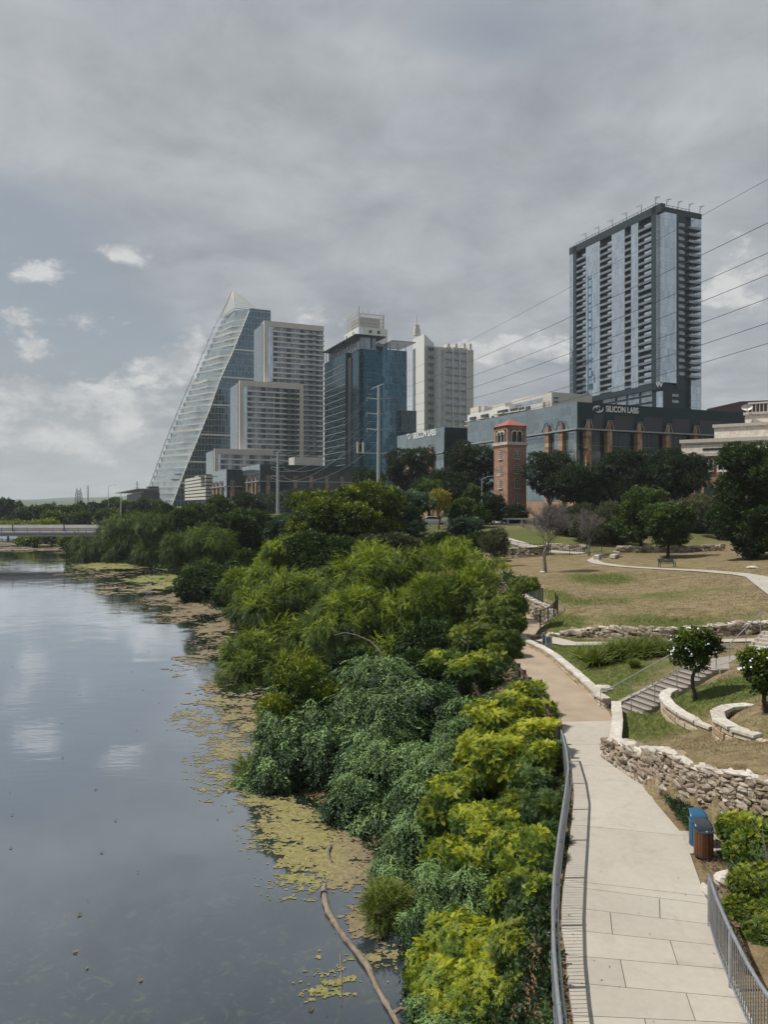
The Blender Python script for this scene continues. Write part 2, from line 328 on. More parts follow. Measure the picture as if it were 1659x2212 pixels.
def Hgt(X, Y):
    X = np.asarray(X, float); Y = np.asarray(Y, float); shp = X.shape; X = X.ravel(); Y = Y.ravel()
    z = np.full(X.shape, TW[-3]) + TW[-2]*X + TW[-1]*Y
    for i in range(len(CPa)): z += TW[i]*_U((X-CPa[i, 0])**2+(Y-CPa[i, 1])**2)
    lw = np.interp(X, [a for a, b in LOWWALL], [b for a, b in LOWWALL])
    z += .5*sstep(-.15, .15, Y-lw)*np.where(X > 9.5, 1, 1)*sstep(200, 120, Y)
    z += .35*sstep(-.12, .12, X-np.interp(Y, [c[1] for c in CURV1][::-1], [c[0] for c in CURV1][::-1]))*sstep(27, 27.3, Y)*sstep(32.8, 32, Y)*sstep(15, 12, X)
    z += .35*sstep(-.12, .12, X-np.interp(Y, [c[1] for c in CURV2][::-1], [c[0] for c in CURV2][::-1]))*sstep(23.6, 23.9, Y)*sstep(27.0, 26.6, Y)*sstep(16, 13, X)
    a_ = math.radians(21); lx = (X-10.35)*math.cos(a_)+(Y-34.25)*math.sin(a_); ly = -(X-10.35)*math.sin(a_)+(Y-34.25)*math.cos(a_)
    cap = 3.5+np.clip(lx, 0, 4.3)/.33*.13-.14+np.clip(-1.75-ly, 0, 5)*.22; z = np.where((lx > -.3) & (lx < 4.6) & (ly < .1) & (ly > -3.2), np.minimum(z, cap), z)
    z = np.clip(z, 3.4, 9.1)
    far = sstep(125, 150, Y); z = z*(1-far)+9.1*far
    xr = np.interp(Y, YR, XR); xl = np.interp(Y, YL, XL); xs = np.interp(Y, YS, XS)
    w = np.where(Y < 78, .22, .22+(Y-78)*.35)
    # near the lens the ground beside the ramp stays level before it meets the rubble wall
    nearw = sstep(24.8, 21.5, Y)
    xw = np.interp(Y, [0, 19, 20.5, 21.5, 22.7, 25.0, 27.6], [14, 11.2, 10.0, 9.35, 8.85, 8.2, 7.9])
    edge = np.where(Y < 27.6, np.maximum(xr, xw-.15), xr)
    k = np.clip((X-edge-.05)/w, 0, 1); k = k*k*(3-2*k)
    z = 3.5*(1-k)+z*k
    left = X < xl; t = np.clip((xl-.5-X)/np.maximum(xl-xs-.5, .5), 0, 3)
    zb = 3.5-3.5*np.clip(t, 0, 1)**.85-1.0*np.clip(t-1, 0, 1)*2
    z = np.where(left, np.minimum(z, zb), z)
    fs = sstep(285, 330, Y+.12*X); fl = 1.2+ sstep(-140, -40, X)*7.9
    z = z*(1-fs)+fl*fs
    z = np.where((Y < 285), z, np.maximum(z, -1))
    isl = np.exp(-(((X+122)/16)**2+((Y-262)/9)**2))*2.6
    z = np.where(z < 1, z+isl, z)
    return z.reshape(shp)
def H1(x, y): return float(Hgt(np.array([x]), np.array([y]))[0])
def hit(x, y, zmax=400):
    Zs = np.concatenate([np.arange(10, 60, .1), np.arange(60, zmax, .4)]); X = (x-CX)/F*Zs; z = CAMZ-(y-HY)/F*Zs
    h = Hgt(X, Zs); i = int(np.argmax(z <= h))
    return Vector((X[i], Zs[i], h[i]))
def fbm(X, Y, sc, oct=4, seed=0):
    r = np.zeros(np.shape(X)); a = 1; tot = 0
    for o in range(oct):
        g = np.random.default_rng(seed*17+o).random((64, 64)); x = np.asarray(X)*sc*2**o+o*7.3; y = np.asarray(Y)*sc*2**o+o*3.1
        xi = np.floor(x).astype(int); yi = np.floor(y).astype(int); fx = x-xi; fy = y-yi; fx = fx*fx*(3-2*fx); fy = fy*fy*(3-2*fy)
        q = lambda i, j: g[(xi+i) % 64, (yi+j) % 64]
        r += a*((q(0,0)*(1-fx)+q(1,0)*fx)*(1-fy)+(q(0,1)*(1-fx)+q(1,1)*fx)*fy); tot += a; a *= .5
    return r/tot
def graded(a, b, c, d, s0, s1):
    """dense between b and c, stretching out to a and d"""
    mid = list(np.arange(b, c, s0)); r = []; x = c; s = s0
    while x < d: r.append(x); s = min(s*1.09, s1); x += s
    r.append(d); l = []; x = b-s0; s = s0
    while x > a: l.append(x); s = min(s*1.12, s1); x -= s
    l.append(a); return np.array(l[::-1]+mid+r)
def build_ground():
    xs = graded(-6000, -8, 26, 6000, .3, 400); ys = graded(2, 12, 64, 9000, .3, 500)
    X, Y = np.meshgrid(xs, ys); Z = Hgt(X, Y)+ (fbm(X, Y, 1.2, 3)-.5)*.10*np.clip((X-np.interp(Y, YR, XR))/2, 0, 1)
    n, m = X.shape; V = np.stack([X.ravel(), Y.ravel(), Z.ravel()], 1)
    i = np.arange(n*m).reshape(n, m); Fq = np.stack([i[:-1, :-1].ravel(), i[:-1, 1:].ravel(), i[1:, 1:].ravel(), i[1:, :-1].ravel()], 1)
    # attribute: how green the turf is (real patches of living grass)
    gr = np.zeros(X.shape)
    def patch(x, y, rx, ry, k):
        nonlocal gr
        p = hit(x, y); gr = np.maximum(gr, k*np.exp(-(((X-p.x)/rx)**2+((Y-p.y)/ry)**2)))
    for a in [(1300,1250,4,6,.8),(1400,1290,8,4,.5),(1440,1345,5,2.5,.7),(1350,1330,6,4,.35),(1600,1330,5,4,.35),(1500,1225,6,5,.3),(1215,1345,1.5,3,1),(1250,1300,2,3.5,.55),(1210,1290,1.2,5,.8),(1300,1420,3,4,.85),(1240,1400,2.5,4,.95),(1260,1440,3,4,.75),(1400,1440,3,3,.55),(1450,1600,2,1.5,.4),(1350,1465,1.6,2,.85),
              (1470,1520,2.6,1.6,1),(1400,1540,1.1,1,.95),(1560,1500,2.5,2.5,.9),(1360,1555,.6,.8,1),(1500,1560,1.4,1.0,.6),(1420,1590,2,1.2,.5),(1580,1560,2,2,.35),(1600,1480,2.5,2.5,.8),(1300,1170,14,14,.55),(1150,1160,8,12,.75),(1450,1160,25,15,.45),(960,1155,12,14,.8)]: patch(*a)
    for y0 in (30, 34, 38, 42, 46): 
        x0 = np.interp(y0, YR, XR); gr = np.maximum(gr, .9*np.exp(-(((X-x0-1)/1.2)**2+((Y-y0)/3)**2)))
    gr = gr+(fbm(X, Y, .5, 4, 3)-.5)*.5
    o = raw_mesh('ground', V, Fq, ground_mat(), tint=gr.ravel(), smooth=True); o['kind'] = 'structure'
def ground_mat():
    m, t, b = base('turf_and_soil'); co = t.new('ShaderNodeTexCoord').outputs['Object']; s = t.new('ShaderNodeSeparateXYZ', ins={0: co})
    a = t.new('ShaderNodeAttribute', attribute_name='tint').outputs['Fac']
    n1 = t.noise(co, .6, 6, .65, .4); n2 = t.noise(co, 3.5, 6, .7, .3); n3 = t.noise(co, 14, 4, .7)
    st = t.new('ShaderNodeMapping', ins={0: co}); st.inputs['Scale'].default_value = (.5, 1.1, 1); n4 = t.noise(st.outputs[0], 1.6, 7, .7, .8)
    dry = t.mix(t.ramp(n4, [(.36, 0.0), (.62, 1.0)]), (.125, .092, .05), (.27, .215, .125))
    dry = t.mix(t.ramp(n1, [(.5, 0.0), (.75, .5)]), dry, (.13, .115, .04))
    gre = t.mix(t.ramp(n2, [(.35, 0.0), (.65, 1.0)]), (.05, .072, .016), (.135, .145, .04))
    gf = t.math('ADD', t.math('ADD', a, .06), t.math('MULTIPLY', t.math('SUBTRACT', n2, .5), .9))
    c = t.mix(t.ramp(gf, [(.28, 0.0), (.62, 1.0)]), dry, gre)
    c = t.mix(1.0, c, t.ramp(n3, [(.3, .6), (.7, 1.3)]), 'MULTIPLY')
    soil = t.mix(t.ramp(n2, [(.35, 0.0), (.65, 1.0)]), (.15, .085, .045), (.25, .165, .10))
    lo = t.new('ShaderNodeMapRange', ins={0: s.outputs[2], 1: 3.25, 2: 3.62, 3: 1.0, 4: 0.0}).outputs[0]
    far = t.new('ShaderNodeMapRange', ins={0: s.outputs[1], 1: 110, 2: 150, 3: 0.0, 4: 1.0}).outputs[0]
    c = t.mix(lo, c, soil)
    c = t.mix(far, c, t.mix(n1, (.05, .06, .025), (.09, .10, .04)))
    t.l.new(c, b.inputs['Base Color']); b.inputs['Roughness'].default_value = .95; b.inputs['Specular IOR Level'].default_value = .2
    bp = t.new('ShaderNodeBump', ins={'Strength': .9, 'Distance': .12, 'Height': t.math('ADD', n4, t.math('MULTIPLY', n3, .4))}); t.l.new(bp.outputs[0], b.inputs['Normal'])
    return m
build_ground()
def build_water():
    m, t, b = base('river_water'); co = t.new('ShaderNodeTexCoord').outputs['Object']; s = t.new('ShaderNodeSeparateXYZ', ins={0: co})
    n = t.noise(co, .35, 6, .6, 1.5); n2 = t.noise(co, 1.6, 7, .7, 2.2); n3 = t.noise(co, .07, 3, .5)
    c = t.mix(t.ramp(n, [(.35, 0.0), (.7, 1.0)]), (.018, .027, .034), (.03, .042, .046))
    nearf = t.new('ShaderNodeMapRange', ins={0: s.outputs[1], 1: 34, 2: 20, 3: 0.0, 4: 1.0}).outputs[0]
    weed = t.math('MULTIPLY', t.ramp(n2, [(.54, 0.0), (.64, 1.0)]), t.math('MULTIPLY', nearf, .5))
    c = t.mix(weed, c, (.10, .09, .045))
    t.l.new(c, b.inputs['Base Color']); b.inputs['Roughness'].default_value = .04; b.inputs['IOR'].default_value = 2.1
    b.inputs['Specular IOR Level'].default_value = .85
    mp = t.new('ShaderNodeMapping', ins={0: co}); mp.inputs['Scale'].default_value = (.45, 1.0, 1)
    w1 = t.noise(mp.outputs[0], 1.1, 3, .5, .3); w2 = t.noise(mp.outputs[0], .25, 3, .5)
    area = t.ramp(n3, [(.42, .15), (.6, 1.0)])
    farf = t.new('ShaderNodeMapRange', ins={0: s.outputs[1], 1: 25, 2: 90, 3: .25, 4: 1.0}).outputs[0]
    hgt = t.math('MULTIPLY', t.math('ADD', t.math('MULTIPLY', w1, .5), w2), t.math('MULTIPLY', area, farf))
    bp = t.new('ShaderNodeBump', ins={'Strength': .35, 'Distance': .10, 'Height': hgt}); t.l.new(bp.outputs[0], b.inputs['Normal'])
    lwt = t.new('ShaderNodeLayerWeight', ins={'Blend': .5, 'Normal': bp.outputs[0]}).outputs['Facing']
    fac = t.new('ShaderNodeMapRange', ins={0: lwt, 1: .42, 2: .88, 3: .14, 4: .93}).outputs[0]
    gl = t.new('ShaderNodeBsdfGlossy', ins={0: (.93, .96, 1, 1), 'Roughness': .05, 'Normal': bp.outputs[0]}); df = t.new('ShaderNodeBsdfDiffuse', ins={0: c})
    ms = t.new('ShaderNodeMixShader', ins={0: fac}); t.l.new(df.outputs[0], ms.inputs[1]); t.l.new(gl.outputs[0], ms.inputs[2]); t.l.new(ms.outputs[0], t.n['Material Output'].inputs[0])
    o = MB().add([(-3000, -5, 0), (60, -5, 0), (60, 420, 0), (-3000, 420, 0)], [(0, 1, 2, 3)]).build('water', m); o['kind'] = 'structure'
build_water()
# ---------------------------------------------------------------- buildings: shared street grid, turned 23.5 degrees
GA = math.radians(23.5); UX, UY = math.cos(GA), math.sin(GA)
class Bld:
    """local x runs along the river-facing front (to the right), local y along the side facing left, origin at the near corner, z = world height"""
    def __init__(s, name, x, Z, label, cat='building', group=None, ang=GA):
        s.X0 = (x-CX)/F*Z; s.Z0 = Z; s.ux, s.uy = math.cos(ang), math.sin(ang)
        s.o = empty(name, (s.X0, Z, 0), ang, label, cat, group)
    def u(s, x, v=0):
        k = (x-CX)/F; X0 = s.X0-s.uy*v; Z0 = s.Z0+s.ux*v
        return (k*Z0-X0)/(s.ux-k*s.uy)
    def v(s, x, u=0):
        k = (x-CX)/F; X0 = s.X0+s.ux*u; Z0 = s.Z0+s.uy*u
        return (k*Z0-X0)/(-s.uy-k*s.ux)
    def z(s, y, u=0, v=0): return CAMZ-(y-HY)/F*(s.Z0+s.uy*u+s.ux*v)
    def part(s, name, mats, mb, parent=None): return mb.build(name, mats, parent or s.o)
    def box(s, name, mat, *a, parent=None): return MB().box(*a).build(name, mat, parent or s.o)
GZ = 8.6  # street level foundations

def text_mesh(txt, size, mat, parent, loc, rot, depth=.05, name='lettering', label=None, xs=1.0):
    c = bpy.data.curves.new('t', 'FONT'); c.body = txt; c.size = size; c.extrude = depth; c.offset = size*.012
    o = bpy.data.objects.new('t', c); COL.objects.link(o); bpy.context.view_layer.update()
    me = bpy.data.meshes.new_from_object(o.evaluated_get(bpy.context.evaluated_depsgraph_get())); bpy.data.objects.remove(o)
    me.materials.clear(); me.materials.append(mat); o = bpy.data.objects.new(name, me); COL.objects.link(o)
    o.parent = parent; o.location = loc; o.rotation_euler = rot; o.scale = (xs, 1, 1)
    if label: o['label'] = label
    return o
def emblem(h):
    """two interlocked swooshes forming an S inside an oval; returns MB in the xz plane, y = -0.05 facing out"""
    mb = MB()
    def strip(outer, inner):
        n = len(outer); vs = [(p[0]*h, -.10, p[1]*h) for p in outer+inner]+[(p[0]*h, 0, p[1]*h) for p in outer+inner]
        fs = [(i, i+1, n+i+1, n+i) for i in range(n-1)]; k = 2*n
        fs += [(i, n+i, n+i+1, i+1) for i in range(0)]
        fs += [(i, i+k, i+1+k, i+1) for i in range(n-1)]+[(n+i, n+i+1, n+i+1+k, n+i+k) for i in range(n-1)]
        mb.add(vs, fs)
    for sg in (1, -1):
        o_ = []; i_ = []
        for j in range(15):     # outer crescent
            a = math.radians(60+150*j/14); w = math.sin(math.pi*j/14)*.13+.01
            o_.append((sg*1.0*math.cos(a), sg*.55*math.sin(a))); i_.append((sg*(1.0-w*1.5)*math.cos(a), sg*(.55-w)*math.sin(a)))
        strip(o_, i_)
        o_ = []; i_ = []
        for j in range(13):     # half of the S
            t_ = j/12; a = math.radians(40+200*t_); w = .03+.10*t_
            x, y = .42*math.cos(a)+.02, .20*math.sin(a)+.19; o_.append((sg*(x*1.15), sg*(y+w*.6))); i_.append((sg*x*.85, sg*(y-w*.6)))
        strip(o_, i_)
    return mb

# ---- glass sail tower (left)
def sail_tower():
    Z = 700.0; B = Bld('sail_tower', 528, Z, 'tall pale glass sail-shaped tower with a slanting edge and pointed lattice tip', 'skyscraper')
    def dX(y): return np.interp(y, [671, 763, 823, 890, 956, 1021, 1094], [538, 502, 475, 452, 425, 398, 370])      # leaning edge between front and side
    def sX(y): return np.interp(y, [627, 715, 793, 873, 963, 1094], [501, 461, 428, 393, 356, 307])
    yR = 585
    floors = np.arange(1094, 671, -13.4)
    tiers = [(668, 697, 506), (697, 757, 502), (757, 818, 476), (818, 878, 449), (878, 942, 425), (942, 1000, 401), (1000, 1045, 395), (1045, 1100, 372)]
    uR = B.u(yR)
    def foot(y, push=0):
        mx = [m for a, b, m in tiers if a <= y+.5 < b+.5] or [506]
        u0 = B.u(dX(y)); v1 = 9.0; u1 = B.u(min(mx[0], dX(y)-2), v1); v2 = 36.0; u2 = B.u(sX(y)+3.5, v2)
        return [(u0-push, -push), (uR+push*.2, -push), (uR+push*.2, 40), (u2, 40), (u2-push, v2), (u1-push, v1)]
    for i, y in enumerate(floors):
        y2 = y-13.4
        if y2 < 668: y2 = 668
        z0, z1 = B.z(y), B.z(y2); f = foot((y+y2)/2)
        mb = MB(); mb.mi = 0; mb.prism(f, z0, z1)
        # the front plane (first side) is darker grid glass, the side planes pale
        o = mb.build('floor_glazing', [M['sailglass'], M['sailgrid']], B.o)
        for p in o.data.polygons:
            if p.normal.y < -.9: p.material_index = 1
        if 668 < y2: 
            f2 = [(a-.9, b-.9) if k in (0, 4, 5) else (a, b) for k, (a, b) in enumerate(f)]
            hh = .2 if i % 4 else .34
            MB().prism([f2[0], (f[0][0]+1.5, f[0][1]+.5), (f[3][0]+4, 39), f2[3], f2[4], f2[5]], z0, z0+(z1-z0)*hh).build('floor_band', M['offwhite'], B.o)
    for y in (757, 818, 878, 942, 1000, 1045):
        MB().box(B.u(dX(y)), uR+.3, -.6, .2, B.z(y)-.7, B.z(y)+.7).build('belt_course', M['white'], B.o)
    # leaning edge beam, silhouette beam, crown lattice
    e = MB(); e.tube([(B.u(dX(y)), -.8, B.z(y)) for y in (1094, 1021, 956, 890, 823, 763, 671)], .5, 4); B.part('leaning_edge_beam', M['white'], e)
    vs = 36.0; uS = lambda y: B.u(sX(y), vs)-1
    e = MB(); ys = (1094, 963, 873, 793, 715, 627); zt = lambda y: B.z(y, 0, vs)
    e.tube([(B.u(sX(y), vs), vs, zt(y)) for y in ys], .4, 4)
    for y in np.arange(1088, 690, -13.4): e.bar((B.u(sX(y), vs), vs, zt(y)), (B.u(sX(y)+4, vs), vs, zt(y)), .35)
    for y in np.arange(1075, 700, -27): e.bar((B.u(sX(y), vs), vs, zt(y)), (B.u(sX(y)+4, vs), vs, zt(y-13)), .25)
    B.part('edge_lattice', M['steel'], e)
    ap = (B.u(503, vs), vs, zt(627)); r0 = (B.u(561, 10), 10, B.z(668, 0, 10)); l0 = (B.u(476, vs), vs, zt(690)); f0 = (B.u(505, 8), 8, B.z(668, 0, 8))
    c = MB(); V_ = Vector
    for a, b in ((ap, r0), (ap, l0), (ap, f0), (r0, f0), (l0, f0)): c.bar(a, b, .55)
    for k in range(1, 10):
        t_ = k/10
        for a, b in ((r0, f0), (f0, l0)):
            m_ = V_(a).lerp(V_(b), t_); c.bar(ap, m_, .22)
        c.bar(V_(ap).lerp(V_(r0), t_), V_(ap).lerp(V_(f0), t_), .28); c.bar(V_(ap).lerp(V_(f0), t_), V_(ap).lerp(V_(l0), t_), .28)
    B.part('crown_lattice', M['offwhite'], c)
    g = MB(); g.add([ap, r0, f0], [(0, 1, 2)]); g.add([ap, f0, l0], [(0, 1, 2)])
    gm, t, b = base('clear_crown_glass'); b.inputs['Base Color'].default_value = (.35, .42, .44, 1); b.inputs['Alpha'].default_value = .3; b.inputs['Roughness'].default_value = .2; B.part('crown_glass', gm, g)
    B.box('top_storey', M['sailgrid'], B.u(540), uR, .3, 38, B.z(700), B.z(671, uR))
sail_tower()

# ---- stepped residential tower with pale frames
def step_tower():
    Z = 520.0; B = Bld('residential_tower', 570, Z, 'stepped beige-framed apartment tower of three set-back blocks beside the glass sail tower', 'apartment tower')
    def block(xc, xl, xr, yt, yb, v0, colx, fr=7, full=True, left=None):
        """xc front corner, xl end of the left flank, xr right end; v0 depth of front plane"""
        u0 = B.u(xc, v0); u1 = B.u(xr, v0); vl = B.v(xl, u0); zt = B.z(yt, u0, v0); zb = B.z(yb, u0, v0); fh = 3.5
        MB().box(u0+.8, u1-.3, v0+1.2, max(vl, v0+8), zb, zt-1.5).build('core', M['dark'], B.o)
        mb = MB(); wf = B.u(xc+fr, v0)-u0
        mb.box(u0, u0+wf, v0-.6, v0+1.5, zb, zt); mb.box(u0+wf, u1, v0-.6, v0+1.5, zt-3.6, zt)
        mb.box(u0+wf, u1, v0+.5, max(vl, v0+8), zt-.5, zt-.2)
        mb.build('frame', M['beige'], B.o)
        # flank: grey panels with slot near the corner
        MB().box(u0+.3, u0+.8, v0+1.5, v0+4, zb, zt-2).build('flank_slot', M['navy'], B.o)
        MB().box(u0+.1, u0+.8, v0+4, max(vl, v0+8), zb, zt-1).build('flank_glazing', M['greyglass'], B.o)
        g0 = B.u(colx[0], v0); gl = MB().box(u0+wf, g0, v0, v0+1.0, zb, zt-3.6); gl.build('corner_glazing', M['paleglass'], B.o)
        z = zt-3.6-fh; ends = B.u(colx[1], v0); k = 0
        while z > zb:
            MB().box(g0, u1+.4, v0-.7, v0+1.2, z, z+.95).build('floor_slab', M['slab'], B.o)
            mb = MB(); x = g0; j = 0
            while x < ends-.5:
                w = 2.9 if j % 2 == 0 else 1.9; w = min(w, ends-x); mb.mi = (0, 1, 2, 1)[j % 4] if (k+j) % 7 else 2
                mb.box(x, x+w-.15, v0+.0, v0+1.2, z+.85, z+fh); x += w; j += 1
            mb.mi = 0; x = ends
            while x < u1-.5:
                mb.mi = 0 if j % 2 else 2; mb.box(x, min(x+2.2, u1), v0+.9, v0+1.3, z+.85, z+fh); x += 2.4; j += 1
            mb.build('window_row', [M['paneglass'], M['greypanel'], M['litglass']], B.o)
            z -= fh; k += 1
            if len(colx) > 2:
                a, b_ = B.u(colx[2], v0), B.u(colx[3], v0); m2 = MB(); m2.box(a, b_, v0-2.0, v0-.7, z+fh, z+fh+.25); m2.mi = 1
                m2.box(a, b_, v0-2.0, v0-1.93, z+fh+.25, z+fh+1.25); m2.build('balcony', [M['slab'], M['litglass']], B.o)
    block(570, 548, 699, 693, 1010, 0, (590, 662, 664, 684), 8)
    block(517, 497, 655, 822, 1010, -6, (534, 615, 617, 640), 9)
    block(463, 445, 590, 969, 1070, -12, (476, 575), 8)
    mb = MB(); u = B.u(647, -6.2); mb.box(u, u+B.u(655, -6)-B.u(647, -6), -7.0, -5, B.z(1010), B.z(824, u, -6)-2); mb.build('frame_column', M['beige'], B.o)
    B.box('roof_plant', M['greypanel'], B.u(575), B.u(610), 5, 14, B.z(693), B.z(689))
step_tower()

# ---- deep blue office tower
def blue_tower():
    Z = 430.0; B = Bld('office_tower', 786, Z, 'dark blue mirrored glass office tower with flat canopies along its roof', 'office tower')
    uR = B.u(879); zt = B.z(757); zb = 9.0; u6 = B.u(826)
    B.box('front_glazing', M['tealglass'], u6, uR, 0, 30, zb, B.z(759, uR))
    B.box('corner_glazing', M['blueglass'], 0, u6, -.4, 30, zb, zt)  # darker part of the same front, a neighbour's reflection put into the colour
    vA = B.v(760, -2); uA = -2.0; vA2 = B.v(701, uA)
    B.box('side_glazing', M['blueglass'], uA, 10, 3, vA, zb, B.z(765, uA, vA))
    B.box('recess', M['dark'], uA-.5, uA+4, vA, vA+6, zb, B.z(772, uA, vA))
    uB = -3.5; vB = vA+6; vB2 = B.v(701, uB)
    B.box('long_side_glazing', M['blueglass'], uB, 14, vB, vB2, zb, B.z(762, uB, vB))
    h = 3.9; z = zb+h
    while z < B.z(778, uB, vB):
        mb = MB(); mb.box(uB-.35, uB, vB, vB2, z, z+.28); mb.build('sun_fin', M['greypanel'], B.o)
        z += h
    z = zb+h
    while z < zt-3:
        if int(z*3) % 2: MB().box(1, u6-2, -.7, -.4, z, z+.2).build('ledge', M['litglass'], B.o)
        z += h
    # canopies, plant room
    zc = B.z(741, uA, vA)
    mb = MB(); mb.box(uB-1.0, 14, 1, vB2+.5, zc+2, zc+2.5); 
    for k in range(12):
        v = 3+(vB2-3)*k/11; mb.box(uB-.6, uB-.2, v, v+.4, B.z(762, uB, vB), zc+2); mb.box(6, 6.4, v, v+.4, B.z(762, uB, vB), zc+2)
    B.part('roof_canopy', M['charcoal'], mb)
    B.box('terrace_glazing', M['litglass'], -.5, 9, 4, vB2-1, B.z(764, uB, vB), zc+2)
    B.box('plant_room', M['greypanel'], B.u(790, 6), B.u(837, 6), 6, 22, zt, B.z(739, 0, 6))
    mb = MB().box(B.u(806, 5.9), B.u(827, 5.9), 5.7, 6, B.z(752, 0, 6), B.z(745, 0, 6)); B.part('louvre', M['charcoal'], mb)
    zc2 = B.z(745, uR); mb = MB(); a, b_ = B.u(838), B.u(888)
    mb.box(a, b_, -6, -5.5, zc2, zc2+.5); mb.box(a, b_, 14, 14.5, zc2, zc2+.5)
    x = a
    while x < b_: mb.box(x, x+.35, -6, 14.5, zc2+.1, zc2+.45); x += 1.1
    for x in (a+1, (a+uR)/2, uR-1): mb.box(x, x+.4, 0, .4, zt-1, zc2); mb.box(x, x+.4, 10, 10.4, zt-1, zc2)
    B.part('roof_trellis', M['steel'], mb)
    # lower wing on the right, fins
    L = 8; mb = MB(); mb.box(B.u(862), B.u(893), -4, 25, zb, B.z(889, uR)); B.part('low_wing', M['blueglass'], mb)
    mb = MB(); x = B.u(862)
    while x < B.u(893): mb.box(x, x+.25, -4.3, -4, B.z(930), B.z(889, uR)); x += 1.2
    B.part('wing_fins', M['greypanel'], mb)
    mb = MB(); 
    for x in (771, 783): u = B.u(x, -1); mb.box(u, u+.9, -1.5, -.6, B.z(978), B.z(956))
    mb.box(B.u(770), B.u(835), -1.5, -.4, B.z(980), B.z(978)); B.part('loggia', M['offwhite'], mb)
blue_tower()

# ---- pale tower with open crown behind
def crown_tower():
    B = Bld('crowned_tower', 775, 700, 'pale slim high-rise with an open screened crown rising behind the dark blue tower', 'skyscraper')
    u1 = B.u(837); v1 = B.v(744); zt = B.z(706); zb = 9
    B.box('body', M['white'], 0, u1, 0, v1, zb, zt); B.box('glass_strip', M['paleglass'], 0, 5, -.4, 0, zb, zt-1)
    k = 0; z = zt-4
    for z in np.arange(zt-5, zt-40, -5.4):
        for x in (797, 815): MB().box(B.u(x), B.u(x+6), -.3, .1, z, z+2.8).build('window', M['paneglass'], B.o)
        for x in (748, 763): v = B.v(x); MB().box(-.3, .1, v-2, v, z, z+2.8).build('window', M['paneglass'], B.o)
    ct = B.z(676); mb = MB(); a, b_ = B.u(775), B.u(830)
    for u in np.linspace(a, b_, 14): mb.box(u, u+.5, 1, 1.5, zt, ct+(3 if int(u) % 3 == 0 else 0))
    for v in np.linspace(1, v1*.8, 9): mb.box(a, a+.5, v, v+.5, zt, ct+2); mb.box(b_-.5, b_, v, v+.5, zt, ct)
    for z in np.linspace(zt+2, ct-.5, 4): mb.box(a, b_, 1, 1.3, z, z+.5); mb.box(a, a+.3, 1, v1*.8, z, z+.5)
    mb.box(a, a+1, .8, 1.8, zt, ct+6); mb.box(b_-1, b_, .8, 1.8, zt, ct+2)
    B.part('open_crown', M['offwhite'], mb)
    B.box('crown_screen', M['greypanel'], a+3, b_-3, 4, v1*.7, zt, ct-3)
crown_tower()

# ---- white condominium with spire
def spire_tower():
    B = Bld('spired_tower', 917, 600, 'white condominium tower with stacked small balconies and a thin rooftop spire', 'apartment tower')
    u1 = B.u(1023); v1 = B.v(892); zb = 9; zt = B.z(741)
    B.box('body', M['offwhite'], 0, u1, 0, v1, zb, B.z(747))
    vm = v1
    mb = MB(); ua, ub = 0.0, B.u(938)
    zl = B.z(705); mb.add([(-.2, v1, zb), (-.2, 0, zb), (ub, 0, zb), (ub, v1, zb), (-.2, v1, B.z(722)), (-.2, 0, B.z(722)), (ub, 0, zt), (ub, v1, zt)],
                          [(0,1,5,4),(1,2,6,5),(2,3,7,6),(3,0,4,7),(4,5,6,7)]); B.part('wing_wall', M['white'], mb)
    B.box('flank_glazing', M['litglass'], -.6, -.2, v1*.75, v1*.95, zb, B.z(745))
    for a, b_ in ((940, 945), (955, 959)): B.box('glass_column', M['litglass'], B.u(a), B.u(b_), -.5, 0, zb, B.z(752))
    zs = np.arange(B.z(757), zb+30, -3.95*1.52)
    for (x0, x1) in ((966, 979), (986, 998), (1005, 1014)) if False else ((963, 975), (979, 991), (994, 1006), (1009, 1020)):
        if x0 == 963 or True:
            for z in zs:
                mb = MB(); a, b_ = B.u(x0), B.u(x1); mb.box(a, b_, -1.6, 0, z, z+.9); mb.mi = 1; mb.box(a+.4, b_-.4, -.25, 0, z+.9, z+4.4)
                if len(zs) and (x0 != 1009): mb.build('balcony', [M['greypanel'], M['litglass']], B.o)
    for z in zs:
        mb = MB(); mb.box(B.u(926), B.u(936), -1.0, 0, z, z+2.2); mb.build('balcony_recess', M['paneglass'], B.o)
    for x in (977.5, 992.5, 1007.5): B.box('pier', M['white'], B.u(x-1), B.u(x+1), -1.2, 0, zb, B.z(745))
    for x in (968, 985, 1003, 1016): B.box('roof_fin', M['offwhite'], B.u(x-2), B.u(x+2), -.8, 6, B.z(750), B.z(743, B.u(x)))
    mb = MB(); uc = B.u(903, v1*.5); p = (-3.0 if False else B.u(900, v1*.8)); v = v1*.8
    zz = lambda y: B.z(y, 0, v)
    mb.box(p-2.3, p+2.3, v-2, v+2, zz(725), zz(712)); mb.box(p-1.7, p+1.7, v-1.6, v+1.6, zz(712), zz(702)); 
    mb.add([(p-1.9, v-1.8, zz(702)), (p+1.9, v-1.8, zz(702)), (p+1.9, v+1.8, zz(702)), (p-1.9, v+1.8, zz(702)), (p, v, zz(698))], [(0,1,4),(1,2,4),(2,3,4),(3,0,4)])
    mb.tube([(p, v, zz(699)), (p, v, zz(680))], [.7, .2], 5); B.part('spire', M['offwhite'], mb)
spire_tower()

